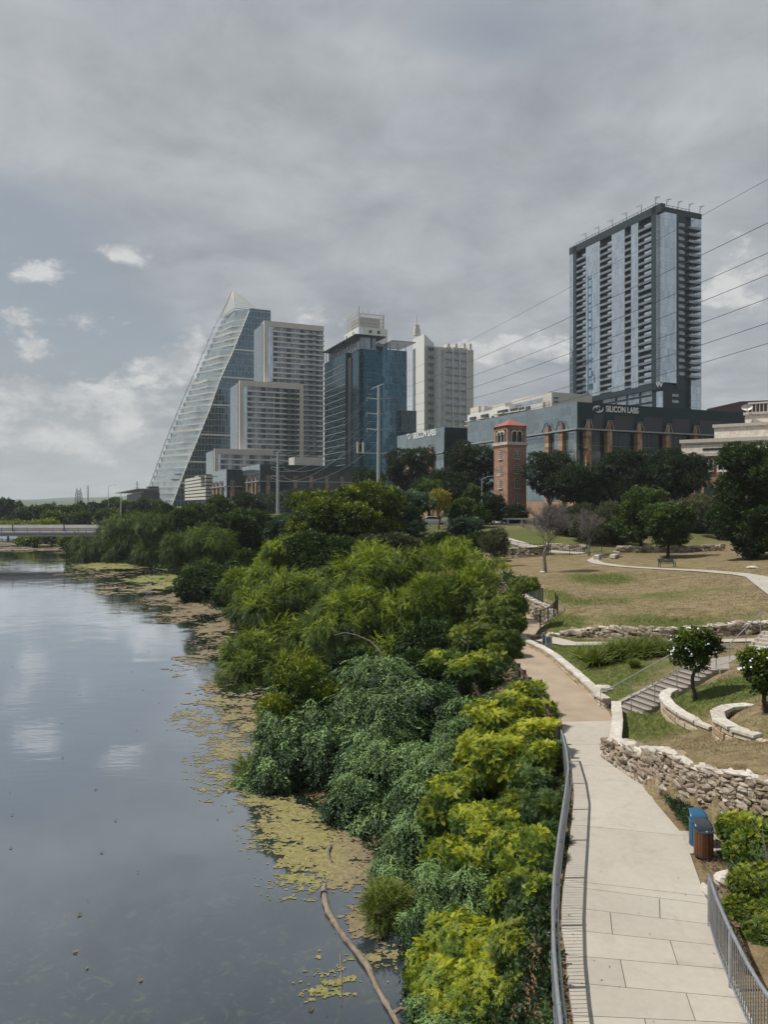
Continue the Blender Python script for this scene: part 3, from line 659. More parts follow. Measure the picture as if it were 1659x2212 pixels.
# ---- dark residential tower at right
def dark_tower():
    Z = 330.0; B = Bld('hotel_tower', 1418, Z, 'tall charcoal tower with glass strips, rows of recessed balconies and a W near its base', 'skyscraper')
    zx = lambda x: (2100+x/1.864)/1.8023; zy = lambda y: (700+y/1.864)/1.8023      # close-up coordinates to view pixels
    x0 = B.v(zx(217)); uR = B.u(zx(1178)); zt = B.z(zy(190)); zb = 9; zp = B.z(zy(1478))
    V = lambda x: B.v(zx(x)); U = lambda x: B.u(zx(x))
    B.box('core', M['dark'], 2.2, uR-.3, 2.2, x0-.4, zb, zt-1)
    fl = 3.15; n = int((zt-4-zp)/fl)
    # left side: corner glass, frame, columns
    fr = MB()
    for a, b_ in ((245, 268), (812, 848)): fr.box(0, 2.4, V(b_), V(a), zp, zt)
    fr.box(0, 2.4, V(883)+0, x0, zt-3.2, zt+.2); fr.box(0, 2.4, 2.3, V(268), zp-2.5, zp); fr.box(0, uR, 0.0, 2.3, zt-2.0, zt+.3)
    fr.box(U(995), U(1060), 0, 2.4, zp-2, zt-2.0); fr.box(2.4, uR, 2.3, x0, zt-.6, zt)
    fr.box(U(1160), uR, .3, 2.4, zt-2, zt)
    B.part('frame', M['charcoal'], fr)
    for a, b_, y0 in ((217, 245, 0), (335, 437, 0), (523, 617, 0), (663, 715, 0), (848, 883, 0)):
        lo = V(b_) if b_ != 883 else 0.0
        top = zt-3.2
        o = B.box('glass_strip', M['paleglass'], .15 if b_ != 883 else .05, 2.2, lo, V(a), zp, top)
    B.box('glass_strip', M['paleglass'], 0.06, U(995), 0, 2.2, B.z(zy(1465)), zt-2.0)
    B.box('glass_strip', M['paleglass'], U(1103), uR, .2, 2.2, zb, zt-2.2)
    B.box('recess_wall', M['navy'], U(1060), U(1103), 1.2, 2.2, zb, zt-2.0)
    B.box('accent_window_column', M['bluemetal'], .05, .2, V(377), V(350), zp+2, B.z(zy(700), 0, V(350)))
    for i in range(19):
        z = zp+2+i*3.15*1.25
        if z < B.z(zy(720), 0, V(350)): B.box('accent_window', M['paleglass'], -.02, .12, V(377), V(358), z, z+2.9)
    cols = ((268, 335), (437, 523), (617, 663), (715, 812)); nb = 0
    fls = np.arange(zp+.2, zt-5.5, (zt-5.5-zp)/24)
    for ci, (a, b_) in enumerate(cols):
        for k, z in enumerate(fls):
            mb = MB(); va, vb = V(b_), V(a); mb.box(.1, 2.4, va, vb, z, z+.3)
            mb.mi = 1; mb.box(.1, .16, va+.1, vb-.1, z+.3, z+1.25)
            mb.mi = 2
            w = (vb-va)
            if ci != 2 and (k+ci*3) % 9 != 4: mb.box(.3, 2.0, va, va+w*(.55 if ci == 3 else .35), z+.3, z+2.3)
            mb.mi = 3; mb.box(1.7, 2.15, va, vb, z+.3, z+3.3)
            mb.build('balcony', [M['charcoal'], M['litglass'], M['paleglass'], M['dark']], B.o)
    for k, z in enumerate(fls[1:]):
        a, b_ = U(1064), U(1150); mb = MB(); mb.box(a, b_, -1.9, 0.1, z, z+.3); mb.mi = 1
        mb.box(a, b_, -1.9, -1.84, z+.3, z+1.3); mb.box(a, a+.06, -1.9, 0.1, z+.3, z+1.3); mb.build('projecting_balcony', [M['charcoal'], M['litglass']], B.o)
        B.box('window', M['litglass'], U(1010), U(1054), -.1, .1, z+1.2, z+2.7)
    # podium
    yb = B.z(zy(1478)); mb = MB(); mb.box(.4, uR-.2, 1.2, x0+1, zb, zp-2.0); B.part('podium', M['charcoal'], mb)
    B.box('podium_corner', M['navy'], .2, U(1060), .3, 3, zb, B.z(zy(1480)))
    for k in range(5):
        z = B.z(zy(1545+52*k), 0, V(760)) if k < 5 else 0
        for a, b_ in ((737, 815), (642, 722), (563, 628), (460, 548)): B.box('strip_window', M['litglass'], .2, .5, V(b_), V(a), z-1.3-(0 if a > 700 else 0), z+.9)
    B.box('podium_glass', M['paleglass'], .1, 1.2, V(883)+.1, V(848), zb, B.z(zy(1540)))
    for y in (1545, 1590): B.box('strip_window', M['litglass'], U(965), U(1012), .1, .4, B.z(zy(y+20)), B.z(zy(y)))
    text_mesh('W', 2.7, M['lettering'], B.o, (-.1, 0.2, B.z(zy(1505))), (math.radians(90), 0, math.radians(-45)), .15)
    B.box('ledge', M['charcoal'], -.5, 0, V(883)+.2, V(268), zp-2.6, zp-1.9)
    # roof rail and davits
    mb = MB(); 
    for v in np.arange(0, x0, 2.4): mb.bar((.5, v, zt), (.5, v, zt+1.3), .12)
    for u in np.arange(0, uR*.75, 2.4): mb.bar((u, .5, zt), (u, .5, zt+1.3), .12)
    mb.bar((.5, 0, zt+1.3), (.5, x0*.93, zt+1.3), .14); mb.bar((0, .5, zt+1.3), (uR*.75, .5, zt+1.3), .14)
    B.part('roof_rail', M['black'], mb)
    for v in list(np.linspace(.5, x0*.8, 6))[1:]:
        mb = MB(); mb.bar((.8, v, zt), (.8, v, zt+4.0), .25); mb.bar((.8, v, zt+4.0), (.8, v+3.4, zt+4.2), .22); mb.bar((.8, v, zt+2.6), (.8, v+1.6, zt+4.0), .16); mb.build('davit', M['greypanel'], B.o)
    for u in np.linspace(0.3, uR, 5):
        mb = MB(); mb.bar((u, 1, zt), (u, 1, zt+4.0), .25); mb.bar((u, 1, zt+4.0), (u+2.6, 1, zt+4.6), .22); mb.bar((u, 1, zt+2.4), (u+1.2, 1, zt+4.2), .16); mb.build('davit', M['greypanel'], B.o)
dark_tower()

# ---- low dark office blocks with stone pillars
def pillar_block(name, xc, Z, xl, xr, ytop, label, fp, lp, sign_left=None, sign_front=None, kH=1.0, windows=True):
    B = Bld(name, xc, Z, label, 'office building')
    u1 = B.u(xr); v1 = B.v(xl); zt = B.z(ytop); s = Z/185.0*kH; zb = GZ
    beam = zt-6.4*s; pb = zt-2.7*s
    B.box('upper_wall', M['navy'], .25, u1, 0, v1, beam, zt)
    B.box('lower_wall', M['darkglass'], .6, u1, .9, v1, zb, beam)
    B.box('side_glazing', M['greyglass'], 0, .25, 0.05, v1, beam, zt+.15); B.box('side_glazing', M['greyglass'], .3, .6, .9, v1, zb+5, beam)
    B.box('side_base', M['sandstone'], .2, .6, .9, v1, zb, zb+5)
    B.box('beam', M['greypanel'], -.9, u1+.5, -1.0, -.3, beam-.35*s, beam); B.box('beam', M['greypanel'], -.9, -.2, -.3, v1, beam-.35*s, beam)
    zl = beam
    us = [B.u(x) for x in fp]; 
    prev = .6
    for i, u in enumerate(us+[u1]):
        w = 1.55*s
        if windows and u-w/2-prev > 2: B.box('window', M['dark'], prev+.4, u-w/2-(1.0 if i < len(us) else 2), -.06, .1, beam+.2, pb)
        if windows:
            for zz in np.arange(zb+6, beam-4, 4.4): B.box('window_band', M['paneglass'], prev+.2, u-w/2-.2, .8, .95, zz, zz+2.6)
        prev = u+w/2+.4
    for u in us:
        w = 1.5*s; mb = MB(); rr = random.Random(int(u*10)); z = zb
        while z < beam-.2:
            h = rr.uniform(.5, 1.3)*s; h = min(h, beam-z); mb.tint = rr.random(); c_ = rr.uniform(.35, .65)*w
            mb.box(u-w/2, u-w/2+c_, -.5, .9, z, z+h-.03); mb.tint = rr.random(); mb.box(u-w/2+c_+.02, u+w/2, -.5, .9, z, z+h-.03); z += h
        z = beam
        mb.tint = rr.random(); mb.box(u-w*.30, u+w*.30, -.45, 0, z+.02, z+1.9*s); pl = mb.build('pillar', M['sandstone'], B.o)
        b2 = MB(); b2.bar((u-w*.8, -.6, beam), (u-w*.35, -.6, beam+2.2*s), .16*s); b2.bar((u+w*.8, -.6, beam), (u+w*.35, -.6, beam+2.2*s), .16*s); b2.bar((u-w*.35, -.6, beam+2.2*s), (u+w*.35, -.6, beam+2.2*s), .10*s)
        b2.build('brace', M['greypanel'], pl)
    for x in lp:
        v = B.v(x); w = 1.6*s; mb = MB(); rr = random.Random(int(v*10)); z = zb
        while z < beam-.2:
            h = min(rr.uniform(.5, 1.3)*s, beam-z); mb.tint = rr.random(); mb.box(-.6, .5, v-w/2, v+w/2, z, z+h-.03); z += h
        mb.tint = rr.random(); mb.box(-.5, 0, v-w*.4, v+w*.4, beam+.02, beam+1.7*s); pl = mb.build('pillar', M['sandstone'], B.o)
        b2 = MB(); b2.bar((-.7, v-w*1.1, beam), (-.7, v-w*.3, beam+2.2*s), .16*s); b2.bar((-.7, v+w*1.1, beam), (-.7, v+w*.3, beam+2.2*s), .16*s); b2.bar((-.7, v-w*.3, beam+2.2*s), (-.7, v+w*.3, beam+2.2*s), .16*s)
        b2.build('brace', M['black'], pl)
    return B, u1, v1, zt, beam
L_ = lambda x: (2100+x/1.864)/1.8023
B, u1, v1, zt, beam = pillar_block('office_block', 1246, 185, 1010, 1606, 868, 'long dark blue-green office block with orange stone pillars, reading SILICON LABS at its front corner',
    [L_(x) for x in (350, 502, 720, 928, 1128)], [1185, 1215])
e = emblem(1.55).build('emblem', M['lettering'], B.o); e.location = (B.u(L_(424)), -.08, B.z(883.5, 5)); 
text_mesh('SILICON LABS', 2.05, M['lettering'], B.o, (B.u(L_(481)), -.08, B.z(889.5, 9)), (math.radians(90), 0, 0), .06, xs=.80)
B.box('rear_block', M['navy'], 3, u1+6, 8, v1*.8, GZ, zt-.5)
B, u1, v1, zt, beam = pillar_block('office_block', 959.5, 245, 858, 1085, 923, 'middle dark office block with a grey glass side reading SILICON LABS, behind the brick tower',
    [994, 1031, 1060], [885, 911, 933], kH=.92)
vv = B.v(878); e = emblem(1.8).build('emblem', M['lettering'], B.o); e.rotation_euler = (0, 0, math.radians(-90)); e.location = (-.12, B.v(884), B.z(943, 0, B.v(884)))
text_mesh('SILICON LABS', 2.9, M['lettering'], B.o, (-.15, B.v(893.5), B.z(946.5, 0, B.v(905))), (math.radians(90), 0, math.radians(-90)), .06, xs=.95)
B, u1, v1, zt, beam = pillar_block('office_block', 561, 400, 522, 790, 1003, 'farthest low dark office block with tall orange pillars below the beige-framed tower',
    [579, 638, 672, 706, 738, 762], [527, 535, 546, 554], kH=.62)
e = emblem(1.5).build('emblem', M['lettering'], B.o); e.rotation_euler = (0, 0, math.radians(-90)); e.location = (-.12, B.v(536), B.z(1010, 0, B.v(536)))
B.box('roof_plant', M['offwhite'], B.u(640), B.u(703), 4, 14, zt, zt+4.5)
B, u1, v1, zt, beam = pillar_block('office_block', 489, 425, 457, 524, 1014, 'small low wing with a pale stone side at the foot of the beige-framed tower',
    [502], [462, 470, 479], kH=.62)
B = Bld('banded_building', 445, 470, 'low grey building with horizontal bands and a flat canopy beside the glass sail tower', 'building')
for k in range(7):
    z = B.z(1079)+k*2.2; B.box('band', M['offwhite'], -.3+k*.0, B.u(470), -.3, B.v(400), z, z+1.5); B.box('band_recess', M['charcoal'], 0, B.u(468), 0, B.v(401), z+1.5, z+2.2)
B.box('canopy', M['offwhite'], -4, 4, 2, 16, B.z(1029), B.z(1027)); B.box('canopy_post', M['greypanel'], -.5, .5, 8, 9, B.z(1040), B.z(1029)); B.box('base', M['charcoal'], .2, B.u(466), .2, B.v(402), 8, B.z(1078))
B = Bld('museum_building', 305, 560, 'dark stepped building with overhanging flat roofs left of the glass sail tower', 'building')
B.box('body', M['charcoal'], 0, B.u(345), 0, B.v(274), 8, B.z(1064)); B.box('terrace_storey', M['greypanel'], 2, B.u(345), 3, B.v(280), B.z(1064), B.z(1058)); B.box('roof_slab', M['greypanel'], -4, B.u(345), -3, B.v(258), B.z(1057.5), B.z(1055.5))
for y in (1086, 1078, 1070): B.box('window_band', M['paneglass'], 2, B.u(345), -.2, .1, B.z(y), B.z(y-4))
B.box('upper_slab', M['charcoal'], 6, B.u(345), 5, 20, B.z(1056), B.z(1050))

# ---- pale mid-rise apartments behind the brick tower
def apartments():
    B = Bld('apartment_building', 1192, 300, 'pale mid-rise apartment building with roof boxes behind the brick tower', 'apartment building')
    v = lambda x: B.v(x); z = lambda y, x: B.z(y, 0, B.v(x))
    B.box('stair_tower', M['offwhite'], 0, 6, 0, v(1173), 9, z(850, 1180)); 
    for yy in (858, 866, 880): B.box('window', M['paneglass'], 1+yy % 2, 3, -.2, .1, B.z(yy+3), B.z(yy)); 
    B.box('upper_block', M['offwhite'], 0, B.u(1205), 1, v(1098), 9, z(868, 1180))
    B.box('main_block', M['white'], .5, 20, v(1098), v(1008), 9, z(886, 1060))
    B.box('penthouse', M['offwhite'], 8, 30, v(1150), v(1072), 30, z(856, 1100))
    B.box('penthouse_glass', M['paleglass'], 7.6, 8, v(1145), v(1076), z(880, 1100), z(866, 1100))
    B.box('roof_box', M['beige'], 1, 6, v(1087), v(1060), z(890, 1070), z(875, 1070)); B.box('roof_box', M['beige'], 1, 6, v(1030), v(1012), z(900, 1020), z(880, 1020)); B.box('roof_box', M['offwhite'], 1, 5, v(1042), v(1035), z(890, 1035), z(879, 1035))
    for a, b_, yt, yb in ((1054, 1040, 894, 902), (1054, 1040, 904, 912), (1027, 1016, 900, 908), (1027, 1016, 909, 917), (1096, 1076, 884, 891), (1119, 1103, 881, 888), (1133, 1122, 879, 886), (1146, 1137, 877, 884)):
        w = B.box('window', M['paneglass'], -.4, .6, v(a), v(b_), z(yb, a), z(yt, a)); B.box('slab', M['offwhite'], -2.5, .6, v(a), v(b_-2), z(yb, a)-.5, z(yb, a)-.1, parent=B.o)
    for x in (1062, 1063.5): 
        for y in (899, 908): B.box('window', M['paneglass'], -.1, .6, v(x+2), v(x), z(y+6, x), z(y, x))
apartments()
# ---- cream stone building at far right, maroon roof behind
def stone_right():
    ang = math.radians(-32); B = Bld('garage_building', 1472, 160, 'stepped cream stone parking building with orange brick base at the right edge', 'parking building', ang=ang)
    zx = lambda x: (2600+x/4.254)/1.8023; zy = lambda y: (1500+y/4.254)/1.8023
    U = lambda x: B.u(zx(x)); Z_ = lambda y, x: B.z(zy(y), U(x))
    end = B.u(1740)
    B.box('lower_wall', M['beigestone'], 0, end, 0, 25, Z_(1140, 230), Z_(925, 230))
    B.box('base_wall', M['brick'], U(330), end, .4, 25, GZ, Z_(1140, 230)-.2)
    for (x, yt) in ((230, 905), (230, 1130)): B.box('cornice', M['cap'], -.35+(U(330) if yt == 1130 else 0), end, -.35, 1, Z_(yt, 230)-.75, Z_(yt, 230)-.02)
    B.box('middle_wall', M['beigestone'], U(750), end, 1.5, 25, Z_(905, 230)-.5, Z_(660, 750)-.4); B.box('cornice', M['cap'], U(750)-.3, end, 1.2, 3, Z_(660, 750)-.4, Z_(660, 750)+.2)
    B.box('upper_wall', M['beigestone'], U(1245), end, 3, 25, Z_(700, 750), Z_(470, 1245)); B.box('cornice', M['cap'], U(1245)-.3, end, 2.7, 4, Z_(470, 1245), Z_(470, 1245)+.5)
    mb = MB(); 
    for u in np.arange(U(1290), end, .7): mb.box(u, u+.12, 3.5, 3.6, Z_(460, 1245), Z_(460, 1245)+2.2)
    mb.box(U(1290), end, 3.4, 3.7, Z_(460, 1245)+2.1, Z_(460, 1245)+2.4); B.part('roof_screen', M['offwhite'], mb)
    B.box('parking_opening', M['dark'], U(575), U(1240), -.1, .2, Z_(1090, 600)+.1, Z_(1045, 600)+.0)
    B.box('groove', M['mortar'], 0.5, end, -.03, .1, Z_(950, 230)-.6, Z_(950, 230)-.5)
    for a, b_ in ((595, 745), (832, 985), (455, 520), (1095, 1250)):
        zz0, zz1 = Z_(1400, a), Z_(1235, a); w = B.box('window', M['paneglass'], U(a), U(b_), .2, .45, zz0, zz1)
        mb = MB(); m_ = (U(a)+U(b_))/2; mb.box(m_-.2, m_+.2, .08, .2, zz0, zz1); mb.box(U(a)-.2, U(b_)+.2, .05, .2, zz0-.45, zz0); mb.box(U(a)-.12, U(a), .08, .2, zz0, zz1); mb.box(U(b_), U(b_)+.12, .08, .2, zz0, zz1)
        mb.build('window_frame', M['white'], w)
        B.box('window', M['paneglass'], U(a), U(b_), .2, .45, zz0-6, zz0-3)
    mb = MB(); p = Vector((U(1290), 2.0, Z_(350, 1290)))
    vs = [(p.x+1.1*math.cos(a_), p.y-.1, p.z+.62*math.sin(a_)) for a_ in np.linspace(0, 2*math.pi, 14)[:-1]]; mb.add(vs+[(p.x, p.y+.35, p.z)], [(i, (i+1) % 13, 13) for i in range(13)])
    mb.tube([p, p-Vector((0, 0, 1.6))], .08, 5); B.part('dish', M['white'], mb)
    C_ = Bld('maroon_roofed_building', 1527, 250, 'building with a long maroon metal roof behind the cream stone building', 'building', ang=math.radians(-20))
    e_ = C_.u(1760); C_.box('glazing', M['paneglass'], 1, e_, 1, 20, 9, C_.z(889)-1); C_.box('roof_fascia', M['redmetal'], 0, e_, 0, 24, C_.z(889)-1, C_.z(885)+.2)
    mb = MB(); u5 = C_.u(1600); mb.add([(0, 0, C_.z(885)+.2), (u5, 0, C_.z(885)+2.2), (e_, 0, C_.z(885)+2.2), (e_, 0, C_.z(885)+.2), (0, 20, C_.z(885)+.2), (u5, 20, C_.z(885)+2.2), (e_, 20, C_.z(885)+2.2)], [(0, 3, 2, 1), (0, 1, 5, 4), (1, 2, 6, 5)])
    C_.part('roof', M['redmetal'], mb)
stone_right()

# ---- brick tower
def brick_tower():
    B = Bld('brick_tower', 1096.6, 152, 'slim orange brick bell tower with arched windows and a red tiled pyramid roof', 'tower')
    zy = lambda y: (1600+y/3.687)/1.8023
    u1 = B.u(1137); v1 = B.v(1067); zb = GZ-.3; zt = B.z(zy(205)); zc = B.z(zy(465))
    w = u1; d = v1
    def arch(cx, z0, z1, r, n=9):      # outline of an arched opening: bottom z0, crown z1
        return [(cx-r, z0), (cx+r, z0)]+[(cx+r*math.cos(a), z1-r+r*math.sin(a)) for a in np.linspace(0, math.pi, n)]
    def panel(poly, y, side, th=.12):
        mb = MB(); n = len(poly)
        f = (lambda p, q: (p, q, 0)) 
        if side == 'front': vs = [(p[0], y, p[1]) for p in poly]+[(p[0], y-th, p[1]) for p in poly]
        else: vs = [(y, p[0], p[1]) for p in poly]+[(y-th, p[0], p[1]) for p in poly]
        mb.add(vs, [tuple(range(n)), tuple(range(n, 2*n))[::-1]]+[(i, (i+1) % n, (i+1) % n+n, i+n) for i in range(n)]); return mb
    B.box('shaft', M['brick'], 0, u1, 0, v1, zb, zc)
    B.box('belfry_dark_fill', M['dark'], .35, u1-.35, .35, v1-.35, zc, zt-.2)  # dark block fills the open belfry, standing in for its inner shade
    pr = MB()
    for a, b_, c_, e_ in ((0, .62*w/3.9*1.0, 0, .6), (w-.62, w, 0, .6), (0, .6, d-.75, d), (w-.6, w, d-.75, d)): pr.box(a, b_, c_, e_, zc, zt)
    ztop = B.z(zy(262)); pr.box(0, w, 0, .35, ztop, zt); pr.box(0, .35, .35, d, ztop, zt)
    B.part('belfry_wall', M['brick'], pr)
    B.box('cornice', M['cap'], -.25, w+.25, -.25, d+.25, zc-.25, zc+.3); B.box('cornice_step', M['brick'], -.12, w+.12, -.12, d+.12, zc-.55, zc-.25)
    z1 = B.z(zy(262)); zs = zc+.3
    for side, L in (('front', w), ('left', d)):
        mid = L/2; r = .52
        for sgn in (-1, 1):
            cx = mid+sgn*.62
            ring = MB(); n = 10
            for i in range(n):
                a0, a1 = math.pi*i/n, math.pi*(i+1)/n; zc_ = z1-r-.35
                q = [(cx+rr*math.cos(a_), zc_+rr*math.sin(a_)) for rr, a_ in ((r-.02, a0), (r+.3, a0), (r+.3, a1), (r-.02, a1))]
                vs = [(p[0], yy, p[1]) if side == 'front' else (yy, p[0], p[1]) for yy in (-.08, .2) for p in q]
                ring.add(vs, [(0,1,2,3),(4,7,6,5),(0,4,5,1),(1,5,6,2),(2,6,7,3),(3,7,4,0)])
            ring.build('arch_moulding', M['cap'], B.o)
        for xx in (mid, mid-1.26, mid+1.26):
            mb = MB(); p = (xx, .1) if side == 'front' else (.1, xx); mb.tube([(p[0], p[1], zs), (p[0], p[1], z1-r-.3)], .11, 8); mb.box(p[0]-.18, p[0]+.18, p[1]-.18, p[1]+.18, z1-r-.5, z1-r-.3); mb.box(p[0]-.18, p[0]+.18, p[1]-.18, p[1]+.18, zs-.02, zs+.15)
            mb.build('column', M['cap'], B.o)
        for k, y in enumerate((545, 758, 970, 1183)):
            za, zb_ = B.z(zy(y+130)), B.z(zy(y)); cx = L*(.49 if side == 'front' else .5)
            f = panel(arch(cx, za-.05, zb_+.14, .62), 0, side, .06).build('window', M['ashlar'], B.o)
            g = panel(arch(cx, za, zb_, .45), -.062, side, .05).build('pane', M['paneglass'], f)
            mb = MB()
            for q in (-.17, .17):
                a_, b_ = ((cx+q, -.13, za), (cx+q, -.13, zb_-.15)) if side == 'front' else ((-.13, cx+q, za), (-.13, cx+q, zb_-.15)); mb.bar(a_, b_, .05)
            for q in np.linspace(za+.3, zb_-.35, 4):
                a_, b_ = ((cx-.43, -.13, q), (cx+.43, -.13, q)) if side == 'front' else ((-.13, cx-.43, q), (-.13, cx+.43, q)); mb.bar(a_, b_, .05)
            mb.build('window_bars', M['white'], f)
            if side == 'front': B.box('sill', M['cap'], cx-.75, cx+.75, -.22, 0, za-.25, za-.06)
            else: B.box('sill', M['cap'], -.22, 0, cx-.75, cx+.75, za-.25, za-.06)
    zr = B.z(zy(122), w/2, d/2); mb = MB(); o_ = .3
    mb.add([(-o_, -o_, zt), (w+o_, -o_, zt), (w+o_, d+o_, zt), (-o_, d+o_, zt), (w/2, d/2, zr)], [(0,1,4),(1,2,4),(2,3,4),(3,0,4),(0,3,2,1)]); B.part('roof', M['red_tile'], mb)
    B.box('base', M['offwhite'], -.3, w+.3, -.3, d+.3, zb-.5, zb+1.4)
brick_tower()
# ---------------------------------------------------------------- paths
def lerp(a, b, t): return a+(b-a)*t
def build_paths():
    # concrete walk, poured slabs with joints
    mb = MB(); under = MB(); n = NCONC; zt = 3.56
    split = {3: [.66], 4: [.36], 5: [.70], 6: [.72, ], 2: [.40], 7: [], 1: [.5]}
    split = {7: [], 6: [.66], 5: [.33], 4: [.69], 3: [.34], 2: [.68], 1: [.4], 0: [.6]}
    g = .007
    for i in range(n-1):
        a, b, c_, d = cl[i], cr[i], cl[i+1], cr[i+1]; cuts = [0]+split.get(i, [])+[1]
        if i == 10: continue
        if i == 9: c_, d = cl[11], cr[11]
        L = (c_-a).length; e = g/max(L, .1)
        for k in range(len(cuts)-1):
            mb.tint = rng.random(); s0, s1 = cuts[k], cuts[k+1]
            w = g/2.6
            q = [lerp(lerp(a, b, s0+w), lerp(c_, d, s0+w), e), lerp(lerp(a, b, s1-w), lerp(c_, d, s1-w), e), lerp(lerp(a, b, s1-w), lerp(c_, d, s1-w), 1-e), lerp(lerp(a, b, s0+w), lerp(c_, d, s0+w), 1-e)]
            if i == 9: 
                m1 = lerp(cl[10], cr[10], s0+w); m2 = lerp(cl[10], cr[10], s1-w); q = [q[0], q[1], m2, q[2], q[3], m1]
            mb.prism([(p.x, p.y) for p in q], 3.40, zt)
    o = mb.build('concrete_path', M['concrete']); o['kind'] = 'structure'
    for i in range(n-1): under.prism([(p.x, p.y) for p in (cl[i], cr[i], cr[i+1], cl[i+1])], 3.3, zt-.03)
    o = under.build('path_joint_bed', flat('joint_sand', (.23, .205, .175), .95)); o['kind'] = 'structure'
    # gravel walk beyond
    L = [p for p in cl[n-1:]]; R = [p for p in cr[n-1:]]
    for y in (50.3, 53, 56, 58, 61, 66, 71, 76, 82, 88): L.append(Vector((np.interp(y, YL, XL), y, 3.5))); R.append(Vector((np.interp(y, YR, XR), y, 3.5)))
    v = []; f = []
    for i, (a, b) in enumerate(zip(L, R)):
        for k in range(5): p = lerp(a, b, k/4); v.append((p.x, p.y, 3.53))
    for i in range(len(L)-1):
        for k in range(4): f.append((i*5+k, i*5+k+1, (i+1)*5+k+1, (i+1)*5+k))
    o = MB().add(v, f).build('gravel_path', M['dirtpath']); o['kind'] = 'structure'
def ribbon(name, pxs, w, mat, lift=.05, z=None, kind='structure', step=.6):
    pts = [hit(x, y) for x, y in pxs]; dense = []
    for a, b in zip(pts[:-1], pts[1:]):
        k = max(1, int((b-a).length/step)); dense += [a.lerp(b, i/k) for i in range(k)]
    dense.append(pts[-1]); v = []; f = []
    for i, p in enumerate(dense):
        d = (dense[min(i+3, len(dense)-1)]-dense[max(i-3, 0)]); d.z = 0; d.normalize(); nn = Vector((-d.y, d.x, 0)); ww = w if not callable(w) else w(i/len(dense))
        for k in (-1, -.33, .33, 1):
            q = p+nn*ww/2*k; v.append((q.x, q.y, H1(q.x, q.y)+lift))
    for i in range(len(dense)-1):
        for k in range(3): f.append((i*4+k, (i+1)*4+k, (i+1)*4+k+1, i*4+k+1))
    o = MB().add(v, f).build(name, mat); o['kind'] = kind; return o
build_paths()
ribbon('footpath', [(1168,1381),(1230,1392),(1330,1392),(1430,1389),(1560,1386),(1680,1382)], 1.3, M['concrete'], .06)
ribbon('footpath', [(1296,1203),(1280,1211),(1292,1217),(1340,1224),(1420,1229),(1520,1234),(1600,1241),(1680,1256)], 1.5, M['concrete'], .06)
ribbon('footpath', [(1070,1158),(1110,1172),(1150,1184),(1200,1192),(1262,1196)], 1.6, M['concrete'], .06)
ribbon('footpath', [(920,1166),(935,1164),(955,1166)], 2.0, M['concrete'], .06)
ribbon('footpath', [(1628,1246),(1650,1262),(1690,1290)], 1.5, M['concrete'], .08)
o = MB().box(-12, 260, 141, 150, 9.1, 9.16).build('road', M['asphalt']); o['kind'] = 'structure'
# ---------------------------------------------------------------- stone blocks
def block(mb, c, sx, sy, sz, rz, jit=.012, tilt=0.0):
    cs, sn = math.cos(rz), math.sin(rz); b = min(sx, sy, sz)*.12; vs = []
    R = lambda: rng.uniform(-jit, jit)
    tx, ty = rng.uniform(-tilt, tilt, 2)
    for zz, ins in ((-sz/2, b), (-sz/2+b, 0), (sz/2-b, 0), (sz/2, b)):
        for i, j in ((-1, -1), (1, -1), (1, 1), (-1, 1)):
            x = i*(sx/2-ins)+R(); y = j*(sy/2-ins)+R(); z = zz+R()+x*tx+y*ty; vs.append((c[0]+x*cs-y*sn, c[1]+x*sn+y*cs, c[2]+z))
    fs = [(3, 2, 1, 0), (12, 13, 14, 15)]
    for k in range(3):
        for i in range(4): fs.append((k*4+i, k*4+(i+1) % 4, k*4+4+(i+1) % 4, k*4+4+i))
    mb.add(vs, fs)
def polyline(pts):
    pts = [Vector(p) for p in pts]; L = [0]
    for a, b in zip(pts[:-1], pts[1:]): L.append(L[-1]+(b.xy-a.xy).length)
    def at(s):
        s = min(max(s, 0), L[-1]-1e-6); i = max(k for k in range(len(L)-1) if L[k] <= s); t = (s-L[i])/(L[i+1]-L[i]); d = (pts[i+1]-pts[i]); return pts[i].lerp(pts[i+1], t), math.atan2(d.y, d.x)
    return at, L[-1]
def smooth(pts, n=3):
    pts = [Vector(p) for p in pts]
    for _ in range(n):
        q = [pts[0]]
        for a, b in zip(pts[:-1], pts[1:]): q += [a.lerp(b, .25), a.lerp(b, .75)]
        q.append(pts[-1]); pts = q
    return pts
